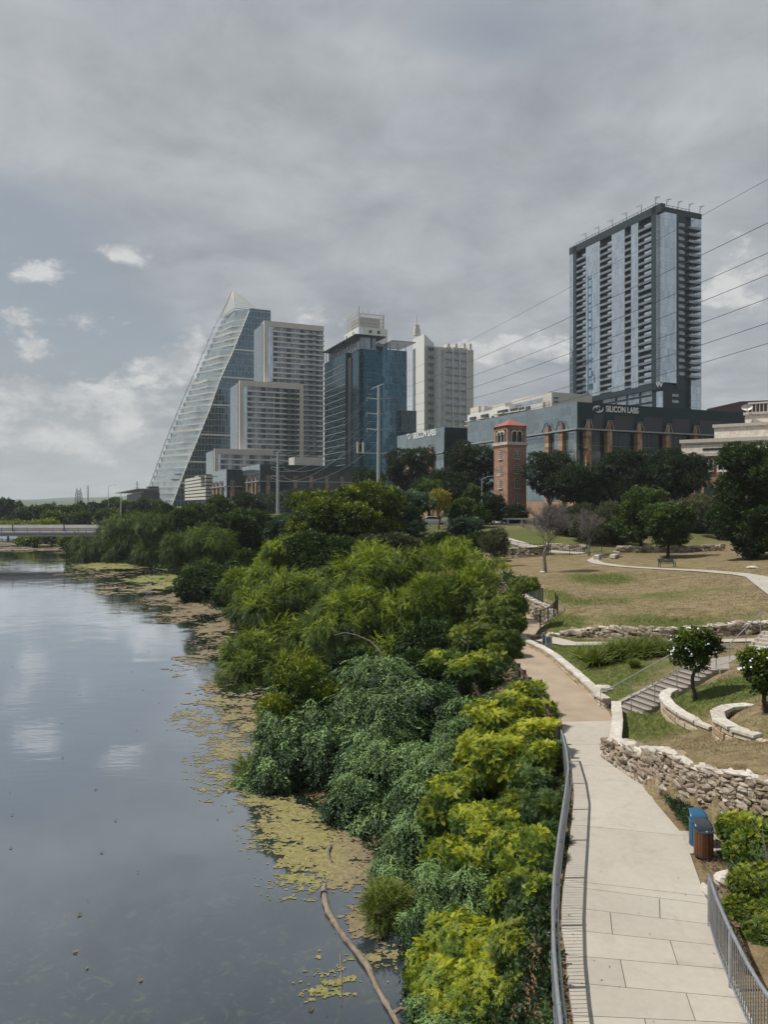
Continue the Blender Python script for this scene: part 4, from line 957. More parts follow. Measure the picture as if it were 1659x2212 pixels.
def ashlar(name, label, line, basez, topz, course=.3, th=.34, lmin=.5, lmax=.9, cap=.14, mat='ashlar', capmat='cap', cat='stone wall', caplmax=1.2):
    """dressed block wall; line of (x,y), basez/topz functions of arclength fraction"""
    at, L = polyline(smooth([(p[0], p[1], 0) for p in line])); root = empty(name, (line[0][0], line[0][1], 0), 0, label, cat); off = Vector((line[0][0], line[0][1], 0))
    mb = MB(); s = 0; row = 0; zmax = max(topz(0), topz(.5), topz(1)); zmin = min(basez(0), basez(.5), basez(1))-.1
    z = zmin
    while z < zmax-cap:
        s = -rng.random()*lmin; ch = course*rng.uniform(.85, 1.15)
        while s < L:
            l = rng.uniform(lmin, lmax); f = np.clip((s+l/2)/L, 0, 1); top = topz(f)-cap
            if z+ch*.3 < top and z+ch > basez(f)-.15:
                h = min(ch, top-z); p, a = at(max(s, 0)+l/2 if s > 0 else (s+l)/2); ll = l if s > 0 else l+s; mb.tint = float(np.clip(rng.normal(.55, .22), 0, 1))
                if ll > .1 and h > .03: block(mb, (p.x-off.x, p.y-off.y, z+h/2), ll-.012, th+rng.uniform(-.03, .03), h-.012, a, .008)
            s += l
        z += ch
    mb.build('block_courses', M[mat], root)
    mb = MB(); s = 0
    while s < L:
        l = min(rng.uniform(.6, caplmax), L-s); 
        if l < .15: break
        p, a = at(s+l/2); mb.tint = rng.random(); block(mb, (p.x-off.x, p.y-off.y, topz((s+l/2)/L)-cap/2+rng.uniform(-.01, .01)), l-.01, th+.1, cap, a, .01); s += l
    mb.build('cap_stones', M[capmat], root)
    c = MB()
    for i in range(int(L/.3)+1):
        p, a = at(i*.3); f = np.clip(i*.3/L, 0, 1); h = topz(f)-cap-.05-(zmin)
        if h > .05: block(c, (p.x-off.x, p.y-off.y, zmin+h/2), .32, th-.09, h, a, 0)
    c.build('mortar', M['mortar'], root); return root
def rubble(name, label, line, basez, topz, sz=.24, th=.5, cap=.1, flatness=.45, cat='stone wall', tilt=.25):
    at, L = polyline(smooth([(p[0], p[1], 0) for p in line])); off = Vector((line[0][0], line[0][1], 0)); root = empty(name, off, 0, label, cat)
    # stone template: rounded box
    u = np.linspace(-1, 1, 4); g = []; 
    T = []; Q = []
    def face(ax, sg):
        b = len(T)
        for i in range(4):
            for j in range(4):
                p = [0, 0, 0]; p[ax] = sg; p[(ax+1) % 3] = u[i]; p[(ax+2) % 3] = u[j]; T.append(p)
        for i in range(3):
            for j in range(3): Q.append((b+i*4+j, b+(i+1)*4+j, b+(i+1)*4+j+1, b+i*4+j+1) if sg > 0 else (b+i*4+j, b+i*4+j+1, b+(i+1)*4+j+1, b+(i+1)*4+j))
    for ax in range(3):
        for sg in (-1, 1): face(ax, sg)
    T = np.array(T, float); r = (np.abs(T)**5).sum(1)**(1/5); T = T/r[:, None]; Q = np.array(Q)
    VV = []; FF = []; TT = []; cnt = 0
    def stone(c, a, l, w, h, tl):
        nonlocal cnt
        ph = rng.uniform(0, 6.28, 3); k = 1+.16*np.sin(T@rng.normal(0, 1.6, 3)+ph[0])+.1*np.sin(T@rng.normal(0, 3, 3)+ph[1]); v = T*k[:, None]*np.array([l/2, w/2, h/2])
        ct, st = math.cos(tl), math.sin(tl); x = v[:, 0]*ct-v[:, 2]*st; z = v[:, 0]*st+v[:, 2]*ct; ca, sa = math.cos(a), math.sin(a)
        VV.append(np.stack([c[0]+x*ca-v[:, 1]*sa, c[1]+x*sa+v[:, 1]*ca, c[2]+z], 1)); FF.append(Q+cnt*len(T)); TT.append(np.full(len(T), np.clip(rng.normal(.5, .28), 0, 1))); cnt += 1
    zmin = min(basez(0), basez(.5), basez(1))-.15; zmax = max(topz(t) for t in np.linspace(0, 1, 9)); z = zmin
    while z < zmax-cap:
        h0 = sz*flatness*rng.uniform(.8, 1.3); s = -rng.random()*.2
        while s < L:
            l = sz*rng.uniform(.6, 1.7); f = float(np.clip(s/L, 0, 1)); zz = z+rng.normal(0, h0*.28)
            if zz < topz(f)-cap and zz > basez(f)-.2:
                p, a = at(s+l/2); nn = Vector((-math.sin(a), math.cos(a))); 
                for side in (-1, 1):
                    q = rng.uniform(-.04, .04)+side*(th/2-.1); stone((p.x-off.x+nn.x*q, p.y-off.y+nn.y*q, zz+h0/2), a+rng.normal(0, .1), l*1.05, .3, h0*rng.uniform(.9, 1.6), rng.normal(-tilt*.5, tilt))
            s += l*.86
        z += h0*.85
    raw_mesh('rubble_stones', np.concatenate(VV), np.concatenate(FF), M['rubble'], root, np.concatenate(TT), smooth=False)
    VV.clear(); FF.clear(); TT.clear(); cnt = 0; s = 0
    while s < L:
        l = rng.uniform(.3, .6); p, a = at(s+l/2); nn = Vector((-math.sin(a), math.cos(a)))
        for q in (-th*.24, th*.24): stone((p.x-off.x+nn.x*q, p.y-off.y+nn.y*q, topz(min((s+l/2)/L, 1))-cap/2+rng.uniform(-.03, .02)), a+rng.normal(0, .1), l*1.03, th*.62, cap*rng.uniform(.8, 1.4), rng.normal(0, .04))
        s += l*.93
    raw_mesh('cap_stones', np.concatenate(VV), np.concatenate(FF), M['cap'], root, np.concatenate(TT), smooth=False)
    c = MB()
    for i in range(int(L/.3)+1):
        p, a = at(i*.3); f = np.clip(i*.3/L, 0, 1); h = topz(f)-cap-.06-zmin
        if h > .05: block(c, (p.x-off.x, p.y-off.y, zmin+h/2), .34, th-.13, h, a, 0)
    c.build('mortar', M['mortar'], root); return root
# big rubble retaining wall by the bins, its dressed start, low walls
RW = [(8.05, 27.4), (8.3, 26.0), (8.75, 24.0), (9.05, 22.7), (9.6, 21.5), (10.3, 20.4), (11.4, 19.2), (13, 17.8)]
rubble('retaining_wall', 'tall curved rubble limestone retaining wall with a pale cap beside the two bins', RW, lambda f: 3.4, lambda f: float(np.interp(f, [0, .1, .35, .6, 1], [4.2, 4.45, 4.95, 5.2, 5.25]))+.06*math.sin(f*23), .25, .5, .12, .45)
e = [cr[13]+Vector((.12, .4, 0)), cr[13]+Vector((.12, 0, 0)), cr[12]+Vector((.14, 0, 0)), Vector((8.05, 27.5, 0))]
e = [Vector((10.1, 33.4, 0)), Vector((9.75, 32.2, 0)), Vector((9.25, 30.4, 0)), Vector((8.75, 28.9, 0)), Vector((8.2, 27.3, 0))]
ashlar('block_wall', 'low pale block wall curving along the concrete walk between the stairs and the rubble wall', e, lambda f: 3.45, lambda f: 4.02+.12*f, .27, .32)
e = [Vector((9.7, 34.4, 0))]+[p+Vector((.12, 0, 0)) for p in cr[14:]]+[Vector((9.1, 49.6, 0)), Vector((9.3, 51.6, 0))]
e[0] = Vector((10.0, 34.2, 0)); e[1] = Vector((9.75, 34.8, 0))
ashlar('block_wall', 'long low tan block wall edging the gravel walk below the grass slope', e, lambda f: 3.45, lambda f: 3.98-.05*f, .25, .32)
LW = [(p[0], p[1]-.05) for p in LOWWALL]
def lowwall(name, label, pts, h0, h1): rubble(name, label, pts, lambda f: lerp(h0, h1, f)-.75, lambda f: lerp(h0, h1, f)+.03*math.sin(40*f), .42, .5, .12, .5)
zb = lambda p: H1(p[0], p[1]+.6)
ptsA = [(10.2, 52.5), (11.5, 51.5), (12.6, 50.55), (13.7, 49.9)]; ptsB = [(13.9, 49.75), (14.7, 49.25), (15.6, 48.4), (16.6, 47.85), (18.0, 47.7)]; ptsC = [(18.6, 47.65), (20.7, 47.45), (23.5, 47.2), (27, 46.9)]
lowwall('dry_stone_wall', 'low dark dry stone wall section ending at the gravel path behind the signs', ptsA, zb(ptsA[0])+.12, zb(ptsA[-1])+.08)
lowwall('dry_stone_wall', 'low dry stone wall section in the middle, below the brown lawn', ptsB, zb(ptsB[0])+.12, zb(ptsB[-1])+.1)
lowwall('dry_stone_wall', 'low dry stone wall section right of the stair-side tree', ptsC, zb(ptsC[0])+.12, zb(ptsC[-1])+.1)
cz = lambda pts, d: (lambda f: float(np.interp(f, [0, .5, 1], [H1(pts[0][0]-d, pts[0][1]), H1(pts[len(pts)//2][0]-d, pts[len(pts)//2][1]), H1(pts[-1][0]-d, pts[-1][1])])))
b1 = cz(CURV1, .4); b2 = cz(CURV2, .4)
ashlar('terrace_wall', 'curved pale block terrace wall below the small tree beside the stairs', CURV1, lambda f: 3.9, lambda f: 4.78, .26, .34, cap=.13)
ashlar('terrace_wall', 'curved pale block terrace wall at the right edge, above the rubble wall', CURV2, lambda f: 4.5, lambda f: 5.52, .28, .34, cap=.13)
# tall curved wall under the fence
at1, L1 = polyline(WALL1)
rubble('retaining_wall', 'curved limestone wall beside the gravel path, topped by a dark mesh fence', [(x, y) for x, y, z in WALL1[1:]], lambda f: 3.4, lambda f: at1(f*(L1-1.6)+1.6)[0].z+.05, .38, .45, .12, .5, tilt=.05)
def pxline(pts): return [tuple(hit(x, y)) for x, y in pts]
def simple_wall(name, label, pts, h, w=.45):
    pp = [hit(x, y) for x, y in pts]
    rubble(name, label, [(p.x, p.y) for p in pp], lambda f: float(np.interp(f, np.linspace(0, 1, len(pp)), [p.z for p in pp]))-.2, lambda f: float(np.interp(f, np.linspace(0, 1, len(pp)), [p.z for p in pp]))+h, .6, w, .16, .5, tilt=.05)
simple_wall('garden_wall', 'pale stone wall behind the iron fence left of the bare tree', [(1042,1203),(1090,1206),(1130,1203),(1180,1199)], 1.3)
simple_wall('garden_wall', 'pale stone wall behind the fence right of the bare tree', [(1178,1188),(1230,1192),(1262,1193)], .9)
simple_wall('garden_wall', 'long low stone edging under the shade trees at the top of the lawn', [(1335,1194),(1400,1194),(1470,1192),(1560,1190)], .75)
# ---------------------------------------------------------------- stairs
def stairs():
    o_ = Vector((10.35, 34.25, 3.5)); ang = math.radians(21); dx = Vector((math.cos(ang), math.sin(ang), 0)); wv = Vector((math.sin(ang), -math.cos(ang), 0)); n = 13; run = .33; rise = .13; wdt = 1.55
    root = empty('stairs', o_, ang, 'grey concrete stairs climbing from the walk to the upper path', 'stairs')
    mb = MB()
    for k in range(n): mb.box(k*run, (k+1)*run+.04 if k < n-1 else n*run+1.6, -wdt, 0, -.3, (k+1)*rise); 
    mb.build('steps', M['greyconc'], root)
    ns = MB()
    for k in range(n): ns.box(k*run-.012, k*run+.05, -wdt, 0, (k+1)*rise-.03, (k+1)*rise+.004)
    ns.build('nosings', M['mortar'], root)
    mb = MB(); mb.mi = 0
    vs = [(-.5, .01, -.3), (n*run+1, .01, -.3), (n*run+1, .01, n*rise+.12), (0, .01, .16), (-.5, .01, .16)]
    vs += [(x, .24, z) for x, y, z in vs]; mb.add(vs, [(4,3,2,1,0), (5,6,7,8,9)]+[(i, (i+1) % 5, (i+1) % 5+5, i+5) for i in range(5)]); mb.build('cheek_wall', M['greyconc'], root)
    top = n*rise
    for y0, lab in ((.12, 'handrail on the uphill side of the stairs'), (-wdt+.1, 'handrail on the near side of the stairs')):
        h = MB(); w0 = root.matrix_world
        P0 = [(-.75, y0, .12), (-.75, y0, .86), (-.25, y0, .88), (n*run, y0, top+.9), (n*run+1.2, y0, top+.9)] if y0 > 0 else [(-.35, y0, .05), (-.35, y0, .55), (-.35, y0, .88), (0, y0, .95), (n*run, y0, top+.9), (n*run+1.0, y0, top+.9)]
        r = empty('handrail', o_, ang, 'grey steel pipe '+lab, 'handrail'); h.tube(P0, .024, 8); h.build('rail', M['steel'], r)
        for x in (.9, 2.1, 3.3, 4.3): MB().tube([(x, y0, min(x/run, n)*rise+.05), (x, y0, min(x/run, n)*rise+.88)], .02, 6).build('post', M['steel'], r)
    # upper flight going on to the right
    o2 = hit(1560, 1436); o2.z = H1(o2.x, o2.y)-.1; a2 = math.radians(40); r2 = empty('stairs', o2, a2, 'upper short flight of pale steps at the right edge of the lawn', 'stairs'); mb = MB()
    for k in range(9): mb.box(1.1+k*.36, 1.1+(k+1)*.36+.05, -1.5, 0, -.5, .06+(k+1)*.13)
    mb.build('steps', M['concrete'], r2)
    for y0 in (.1, -1.5):
        r = empty('handrail', o2, a2, 'grey pipe handrail on the %s side of the upper steps' % ('far' if y0 > 0 else 'near'), 'handrail')
        MB().tube([(-.9, y0, 0), (-.9, y0, .85), (.9, y0, .95), (4.5, y0, 2.2)], .024, 8).build('rail', M['steel'], r)
        for x, z in ((.9, 0), (2.6, .6), (4.2, 1.2)): MB().tube([(x, y0, z), (x, y0, z+.95)], .02, 6).build('post', M['steel'], r)
    o = MB().prism([(o_+dx*4.3+wv*1.7).xy[:], (o_+dx*6.8+wv*1.8).xy[:], (o_+dx*7.4-wv*.6).xy[:], (o_+dx*4.3-wv*.2).xy[:]], 4.6, 5.22).build('landing_pavement', M['greyconc']); o['kind'] = 'structure'
stairs()
# ---------------------------------------------------------------- railings and fences
def pipe_railing(name, label, pts, h=1.1, post=2.0, lean=.0, side=1):
    at, L = polyline(pts); off = Vector(pts[0]); root = empty(name, off, 0, label, 'railing'); n = int(L/.25)+1
    def pt(s, dz=0, dn=0):
        p, a = at(s); nn = Vector((-math.sin(a), math.cos(a), 0)); q = p-off+nn*dn; q.z += dz; return q
    MB().tube([pt(i*L/n, h, 0) for i in range(n+1)], .034, 8).build('top_rail', M['steel'], root, smooth=True)
    MB().tube([pt(i*L/n, h-.18, -.10*side) for i in range(n+1)], .021, 8).build('hand_rail', M['steel'], root, smooth=True)
    MB().tube([pt(i*L/n, .12, 0) for i in range(n+1)], .022, 6).build('bottom_rail', M['steel'], root)
    np_ = int(L/post)
    for i in range(np_+1):
        s = i*L/np_; mb = MB(); mb.tube([pt(s, -.1), pt(s, h-.02)], .038, 8); mb.bar(pt(s, h-.18), pt(s, h-.18, -.10*side), .03); mb.tube([pt(s-.03, h), pt(s+.03, h)], .042, 8); mb.build('post', M['steel'], root)
        if i < np_:
            k = int(L/np_/.115); p = MB()
            for j in range(1, k): p.bar(pt(s+j*L/np_/k, .12), pt(s+j*L/np_/k, h-.04), .016)
            p.build('picket_panel', M['steel'], root)
    return root
def railpt(x, y): g = G(x, y, 3.5+1.13); return (g.x, g.y, 3.53)
pipe_railing('path_railing', 'long galvanised picket railing along the river side of the concrete walk',
    [railpt(*p) for p in ((1222,2400),(1212,2212),(1202,2120),(1196,2040),(1194,1960),(1198,1880),(1208,1800),(1220,1720),(1228,1660),(1224,1620),(1213,1578))], side=1)
pipe_railing('path_railing', 'shorter galvanised picket railing on the right side of the walk, beside the bushes',
    [railpt(*p) for p in ((1532,1890),(1548,1940),(1572,1995),(1612,2075),(1645,2130),(1690,2190),(1760,2280),(1850,2400))], side=-1)
def wood_fence():
    pts = [Vector(railpt(x, y)) for x, y in ((1121,1436),(1137,1455),(1155,1480),(1174,1500),(1186,1535),(1197,1560),(1206,1572))]
    root = empty('wooden_fence', pts[0], 0, 'dark brown split-rail fence along the gravel walk', 'fence'); at, L = polyline(pts); n = 7
    for i in range(n+1):
        p, a = at(L*i/n); q = p-pts[0]; MB().tube([q+Vector((0, 0, -.2)), q+Vector((0, 0, 1.18))], .085, 7).build('post', M['wood_fence'], root)
        if i < n:
            p2, _ = at(L*(i+1)/n)
            for h in (.45, .95): MB().tube([q+Vector((0, 0, h)), p2-pts[0]+Vector((0, 0, h-.03))], .06, 6).build('rail', M['wood_fence'], root)
wood_fence()
def iron_fence(name, label, pts, h=1.15, gap=.22, post=1.6, mesh=False, mat='black'):
    at, L = polyline(pts); off = Vector(pts[0]); root = empty(name, off, 0, label, 'fence'); n = max(1, int(L/post))
    pt = lambda s, dz: at(s)[0]-off+Vector((0, 0, dz))
    for i in range(n+1):
        s = L*i/n; MB().bar(pt(s, -.2), pt(s, h+.05), .07).build('post', M[mat], root)
        if i < n:
            mb = MB(); e_ = L*(i+1)/n
            for z in (.1, h-.03): mb.bar(pt(s, z), pt(e_, z), .045)
            k = max(2, int((e_-s)/gap))
            for j in range(1, k): mb.bar(pt(s+(e_-s)*j/k, .1), pt(s+(e_-s)*j/k, h), .022)
            if mesh:
                for j in range(1, 7): mb.bar(pt(s, .1+j*h/7), pt(e_, .1+j*h/7), .02)
            mb.build('picket_panel' if not mesh else 'mesh_panel', M[mat], root)
w1 = [(x+.1, y, z+.05) for x, y, z in WALL1[1:]]
iron_fence('mesh_fence', 'dark green mesh fence standing on the curved limestone wall', w1[3:], 1.1, .13, 1.3, True, 'greenmetal')
iron_fence('iron_fence', 'short black picket fence stepping down to the gravel path in front of the curved wall', [(10.9, 53.6, H1(11.3, 53.8)-.1), (11.9, 54.9, 4.2), (12.8, 56.5, 4.6), (12.95, 58, 4.75)], 1.15, .14, 1.2)
def pf(pts): return [tuple(hit(x, y)) for x, y in pts]
iron_fence('iron_fence', 'black iron fence before the pale stone wall left of the bare tree', pf([(1040,1207),(1090,1209),(1130,1206),(1185,1201)]), 1.35, .3, 2.2)
iron_fence('iron_fence', 'black iron fence right of the bare tree trunk, in front of the low stone wall', pf([(1190,1200),(1230,1200),(1262,1197),(1300,1192)]), 1.5, .3, 2.2)
iron_fence('green_fence', 'green mesh fence below the footpath behind the bare tree', pf([(1072,1172),(1100,1190),(1140,1197),(1180,1197)]), 1.4, .25, 2.2, True, 'greenmetal')
def parapet(name, label, x0, x1, y0, z, h=1.0, mat='bridgeconc'):
    root = empty(name, (x0, y0, z), 0, label, 'parapet'); n = int((x1-x0)/2.5)
    MB().box(0, x1-x0, -.2, .2, h-.28, h).build('top_beam', M[mat], root); MB().box(0, x1-x0, -.2, .2, 0, .3).build('base_beam', M[mat], root)
    for i in range(n+1): MB().box(i*2.5-.15, i*2.5+.15, -.16, .16, .3, h-.28).build('post', M[mat], root)
parapet('street_parapet', 'pale concrete street parapet with gaps, in front of the brick tower', 5, 44, 139.5, 9.0, 1.3)
parapet('street_parapet', 'short pale street parapet glimpsed between the trees left of the brick tower', -2, 13.5, 133, 8.6, 1.3)
# ---------------------------------------------------------------- far bridge
def bridge():
    root = empty('road_bridge', (-230, 192, 0), 0, 'long flat pale concrete road bridge crossing the river at far left', 'bridge'); x1 = 158
    MB().box(0, x1, 0, 12, 4.9, 6.0).build('deck', M['bridgeconc'], root)
    MB().box(0, x1, 11.2, 12, 6.0, 7.5).build('far_parapet', M['bridgeconc'], root)
    MB().box(0, x1, 3.0, 3.3, 6.0, 7.1).build('inner_parapet', M['bridgeconc'], root)
    MB().box(0, x1, 2.4, 3.3, 6.9, 7.2).build('inner_cap', M['white'], root)
    MB().box(0, x1, -.3, 0, 5.5, 6.0).build('deck_edge', M['greypanel'], root)
    for k in range(int(x1/3.2)):
        MB().box(k*3.2, k*3.2+.16, -.15, .0, 6.0, 7.0).build('rail_post', M['greypanel'], root)
    mb = MB(); mb.box(0, x1, -.14, -.04, 6.95, 7.05); mb.box(0, x1, -.14, -.04, 6.45, 6.5); mb.box(0, x1, -.14, -.04, 6.2, 6.25); mb.build('rail', M['greypanel'], root)
    for k in range(int(x1/13)): MB().box(k*13+6, k*13+6.2, 2.2, 2.4, 6.0, 7.8).build('screen_post', M['charcoal'], root)
    for k in (34, 66, 98, 153): MB().box(k, k+2.2, 2, 10, -1.5, 4.9).build('pier', M['bridgeconc'], root)
bridge()
# ---------------------------------------------------------------- power poles, wires, lamps
def power_pole(x, Z, zb, ztop, label, rb=.62, rt=.36, arms=True, s=1.0):
    p = Vector(((x-CX)/F*Z, Z, zb)); root = empty('transmission_pole', p, 0, label, 'power pole', 'steel transmission poles along the river'); H = ztop-zb
    MB().tube([(0, 0, 0), (0, 0, H)], [rb, rt], 12).build('shaft', M['polesteel'], root)
    tops = []
    for d in (3.6, 7.5, 11.6):
        for sg in (-1, 1):
            a = Vector((0, 0, H-d*s)); b = Vector((sg*3.1*s, 0, H-d*s+.35)); mb = MB(); mb.tube([a, b], [.2, .11], 7); arm = mb.build('cross_arm', M['polesteel'], root)
            i_ = MB(); i_.tube([b, b-Vector((0, 0, .9*s))], [.12, .12], 6); i_.build('insulator', M['greypanel'], arm); tops.append(p+b-Vector((0, 0, .9*s)))
    mb = MB(); mb.tube([(-2.0*s, 0, H-1.0), (0, 0, H-.05), (1.3*s, -.3, H+.35)], .09, 6); mb.build('shield_arm', M['polesteel'], root)
    tops.append(p+Vector((0, 0, H-.1))); return tops
t1 = power_pole(818, 200, 6, CAMZ+31.3, 'nearest and tallest grey steel transmission pole, in front of the dark blue tower', .62, .34)
t2 = power_pole(600, 360, 6, CAMZ+25.4, 'grey steel transmission pole between the yellow-green round tree and the low office wings', .8, .55)
t3 = power_pole(296, 900, 6, CAMZ+29, 'small distant transmission pole just left of the glass sail tower', .9, .6, s=1.0)
t4 = power_pole(190, 1250, 6, CAMZ+33, 'farthest transmission pole, rising by the lattice pylon over the left tree line', 1.2, .9, s=1.3)
wm = M['steel']; wdark = flat('wire', (.035, .04, .045), .5)
def wire(a, b, sag, label, r=.022, n=40, mat=None):
    pts = []
    for i in range(n+1):
        t_ = i/n; p = a.lerp(b, t_); p.z -= sag*4*t_*(1-t_); pts.append(p-a)
    o = MB().tube(pts, r, 5).build('power_line', mat or wdark, None, loc=a); tag(o, label, 'power line', 'power lines strung between the transmission poles')
names = ['lowest', 'second', 'third', 'fourth', 'fifth', 'sixth', 'topmost']
edge = [482, 547, 594, 645, 698, 742, 388]; order = [0, 1, 2, 3, 4, 5, 6]
for i, tp in enumerate(t1):
    lat = (tp.x-t1[6].x); fx = lambda s: tp.x+(58+lat*.6-tp.x)*s
    s_ = (.4997*200-tp.x)/((58+lat*.6-tp.x)+.4997*200); Ze = 200*(1-s_); ze = CAMZ-(edge[i]-HY)/F*Ze
    endz = tp.z+1.5; flat_z = tp.z+(endz-tp.z)*s_; sag = (flat_z-ze)/(4*s_*(1-s_))
    wire(tp, Vector((58+lat*.6, 0, endz)), sag, '%s power line crossing the right sky in front of the charcoal tower' % ['topmost long', 'second highest', 'middle upper', 'middle', 'lower middle', 'lowest', 'thin highest'][i], .03 if i < 6 else .02, 60)
tn = ['upper left arm', 'upper right arm', 'middle left arm', 'middle right arm', 'lower left arm', 'lower right arm', 'pole top']
for i, (a, b) in enumerate(zip(t1, t2)): wire(a, b, 6.0, 'pale wire from the %s of the nearest pole to the second pole' % tn[i], .045, 30, M['greypanel'])
def street_lamp(x, y, Z, H, arm, label, zb=None):
    p = P(x, y, Z) if zb is None else Vector(((x-CX)/F*Z, Z, zb)); root = empty('street_lamp', p, 0, label, 'street lamp')
    MB().tube([(0, 0, 0), (0, 0, H-.6)], [.12, .08], 8).build('pole', M['polesteel'], root)
    MB().tube([(0, 0, H-.6), (arm*.4, 0, H-.1), (arm, 0, H)], .05, 6).build('arm', M['polesteel'], root)
    MB().tube([(arm, 0, H), (arm*1.15, 0, H+.02), (arm*1.4, 0, H-.02)], [.08, .17, .05], 7).build('lamp_head', M['offwhite'], root)
street_lamp(1041, 0, 136, 9.2, 2.6, 'tall street lamp with a curved arm just left of the brick tower', 8.6)
street_lamp(1562, 0, 120, CAMZ-(975-HY)/F*120-8.0, 3.0, 'street lamp with curved arm before the orange brick base of the stone building', 8.0)
street_lamp(234, 0, 330, 17, 2.5, 'distant street lamp standing behind the bank trees, left of the sail tower', 4.5)
o = MB().tube([(0, 0, 0), (0, 0, 14.5)], [.25, .15], 6).build('flag_pole', M['offwhite'], None, loc=((261-CX)/F*320, 320, 4)); tag(o, 'thin pale bare pole above the bank trees beside the distant street lamp', 'pole')
def pylon():
    Z = 1100; p = Vector(((170-CX)/F*Z, Z, 4)); root = empty('lattice_pylon', p, 0, 'distant steel lattice pylon above the far tree line', 'pylon'); mb = MB(); H = CAMZ+19
    for sx in (-1, 1):
        for sy in (-1, 1): mb.bar((sx*4.4, sy*4.4, 0), (sx*3.0, sy*3.0, H-4), .7)
    for k in range(8):
        a, b = 4.4-1.4*k/8, 4.4-1.4*(k+1)/8; z0, z1 = H*k/8, H*(k+1)/8
        for sy in (-1, 1): mb.bar((-a, sy*a, z0), (b, sy*b, z1), .4); mb.bar((a, sy*a, z0), (-b, sy*b, z1), .4)
    for x in (-3, 3): mb.bar((x, 0, H-4), (x*.9, 0, H+3), .6)
    mb.build('lattice', M['charcoal'], root)
pylon()
# ---------------------------------------------------------------- bins, benches, signs
def litter_bin(px, zg, mats, label, rz, body=None):
    p = G(px[0], px[1], 3.56); root = empty('litter_bin', p, rz, label, 'litter bin', 'bins beside the concrete walk'); r = .33; h = .88; root.scale = (.70, .70, .70)
    MB().tube([(0, 0, .04), (0, 0, h)], r-.035, 24).build('liner', M['black'], root)
    n = 22; mb = MB()
    for k in range(n):
        a = 2*math.pi*k/n; w = 2*math.pi*r/n*.80; c, s = math.cos(a), math.sin(a); mb.tint = rng.random()
        q = [(c*rr-s*ww, s*rr+c*ww) for rr, ww in ((r-.02, -w/2), (r+.005, -w/2), (r+.005, w/2), (r-.02, w/2))]; mb.prism(q, .05, h)
    mb.build('slat_body', mats[0], root)
    rim = MB(); N = 28
    for (ra, rb_, z0, z1) in ((r-.05, r+.02, h, h+.05), (r-.05, r+.015, .0, .05)):
        vs = []; rim = MB()
        for k in range(N):
            a = 2*math.pi*k/N; c, s = math.cos(a), math.sin(a); vs += [(c*ra, s*ra, z0), (c*rb_, s*rb_, z0), (c*rb_, s*rb_, z1), (c*ra, s*ra, z1)]
        rim.add(vs, [(4*k+j, 4*((k+1) % N)+j, 4*((k+1) % N)+(j+1) % 4, 4*k+(j+1) % 4) for k in range(N) for j in range(4)]); rim.build('rim' if z0 > .1 else 'base_ring', mats[1], root)
    # curved hood rising at the back
    vs = []; m_ = 12; w = 9
    for i in range(m_+1):
        t_ = i/m_; y = .30-.52*t_**1.0*1.0; z = h+.05+.30*math.sin(math.pi*(.12+.55*(1-t_)) )*(.35+.65*(1-t_)) if False else h+.06+.30*(1-t_)**.8-.02
        y = .34-.46*t_+.10*math.sin(math.pi*t_)*-1; half = math.sqrt(max(r*r-(min(abs(y), r-.02))**2, .03)); half = max(half, .24)
        for j in range(w): vs.append((-half+2*half*j/(w-1), y, z))
    fs = [(i*w+j, i*w+j+1, (i+1)*w+j+1, (i+1)*w+j) for i in range(m_) for j in range(w-1)]; nv = len(vs)
    vs += [(x, y+.012, z+.02) for x, y, z in vs]; fs += [(a+nv, d+nv, c+nv, b+nv) for a, b, c, d in fs]
    for i in range(m_): fs += [(i*w, (i+1)*w, (i+1)*w+nv, i*w+nv), (i*w+w-1, i*w+w-1+nv, (i+1)*w+w-1+nv, (i+1)*w+w-1)]
    fs += [(j, j+nv, j+1+nv, j+1) for j in range(w-1)]
    MB().add(vs, fs).build('hood', mats[1], root, smooth=True)
    cap = MB(); cap.tube([(0, -.12, h+.02), (0, -.12, h+.05)], .2, 16); cap.build('lid', mats[1], root); k = MB(); k.tube([(0, -.22, h+.05), (0, -.22, h+.08)], .02, 8); k.build('lid_knob', M['lettering'], root)
M['hood'] = flat('dark_grey_hood_metal', (.035, .045, .055), .3, var=.1, scale=3)
litter_bin((1520, 1846), 3.5, (M['brownslat'], M['hood']), 'round litter bin of brown wooden slats with a dark hood', .1)
litter_bin((1509, 1822), 3.5, (M['bluemetal'], M['bluemetal']), 'round blue recycling bin with a raised blue hood, behind the brown bin', .1)
p = G(1516, 1825, 3.5); o = MB().prism([(p.x-.75, p.y-.55), (p.x+.55, p.y-.65), (p.x+.6, p.y+.8), (p.x-.85, p.y+.8)], 3.4, 3.545).build('bin_pad', M['concrete']); o['kind'] = 'structure'
def bench():
    p = hit(1441, 1226); root = empty('park_bench', p, math.radians(4), 'green metal park bench on the dry lawn beside the curving footpath', 'bench')
    for k in range(4): MB().box(-.9, .9, -.24+k*.12, -.15+k*.12, .43, .46).build('seat_slat', M['greenmetal'], root)
    for k in range(4): MB().box(-.9, .9, .27+k*.03, .30+k*.03, .52+k*.11, .61+k*.11).build('back_slat', M['greenmetal'], root)
    for x in (-.85, .85):
        mb = MB(); mb.box(x-.03, x+.03, -.25, -.18, 0, .46); mb.box(x-.03, x+.03, .22, .29, 0, .55); mb.bar((x, .26, .46), (x, .40, .95), .06); mb.box(x-.03, x+.03, -.25, .28, .39, .45); mb.box(x-.03, x+.03, -.26, .3, .62, .66); mb.box(x-.03, x+.03, -.25, -.2, .45, .64); mb.build('end_frame', M['greenmetal'], root)
    o = MB().tube([(0, .33, .85), (0, .315, .855)], .04, 10).build('plaque', M['lettering'], root)
bench()
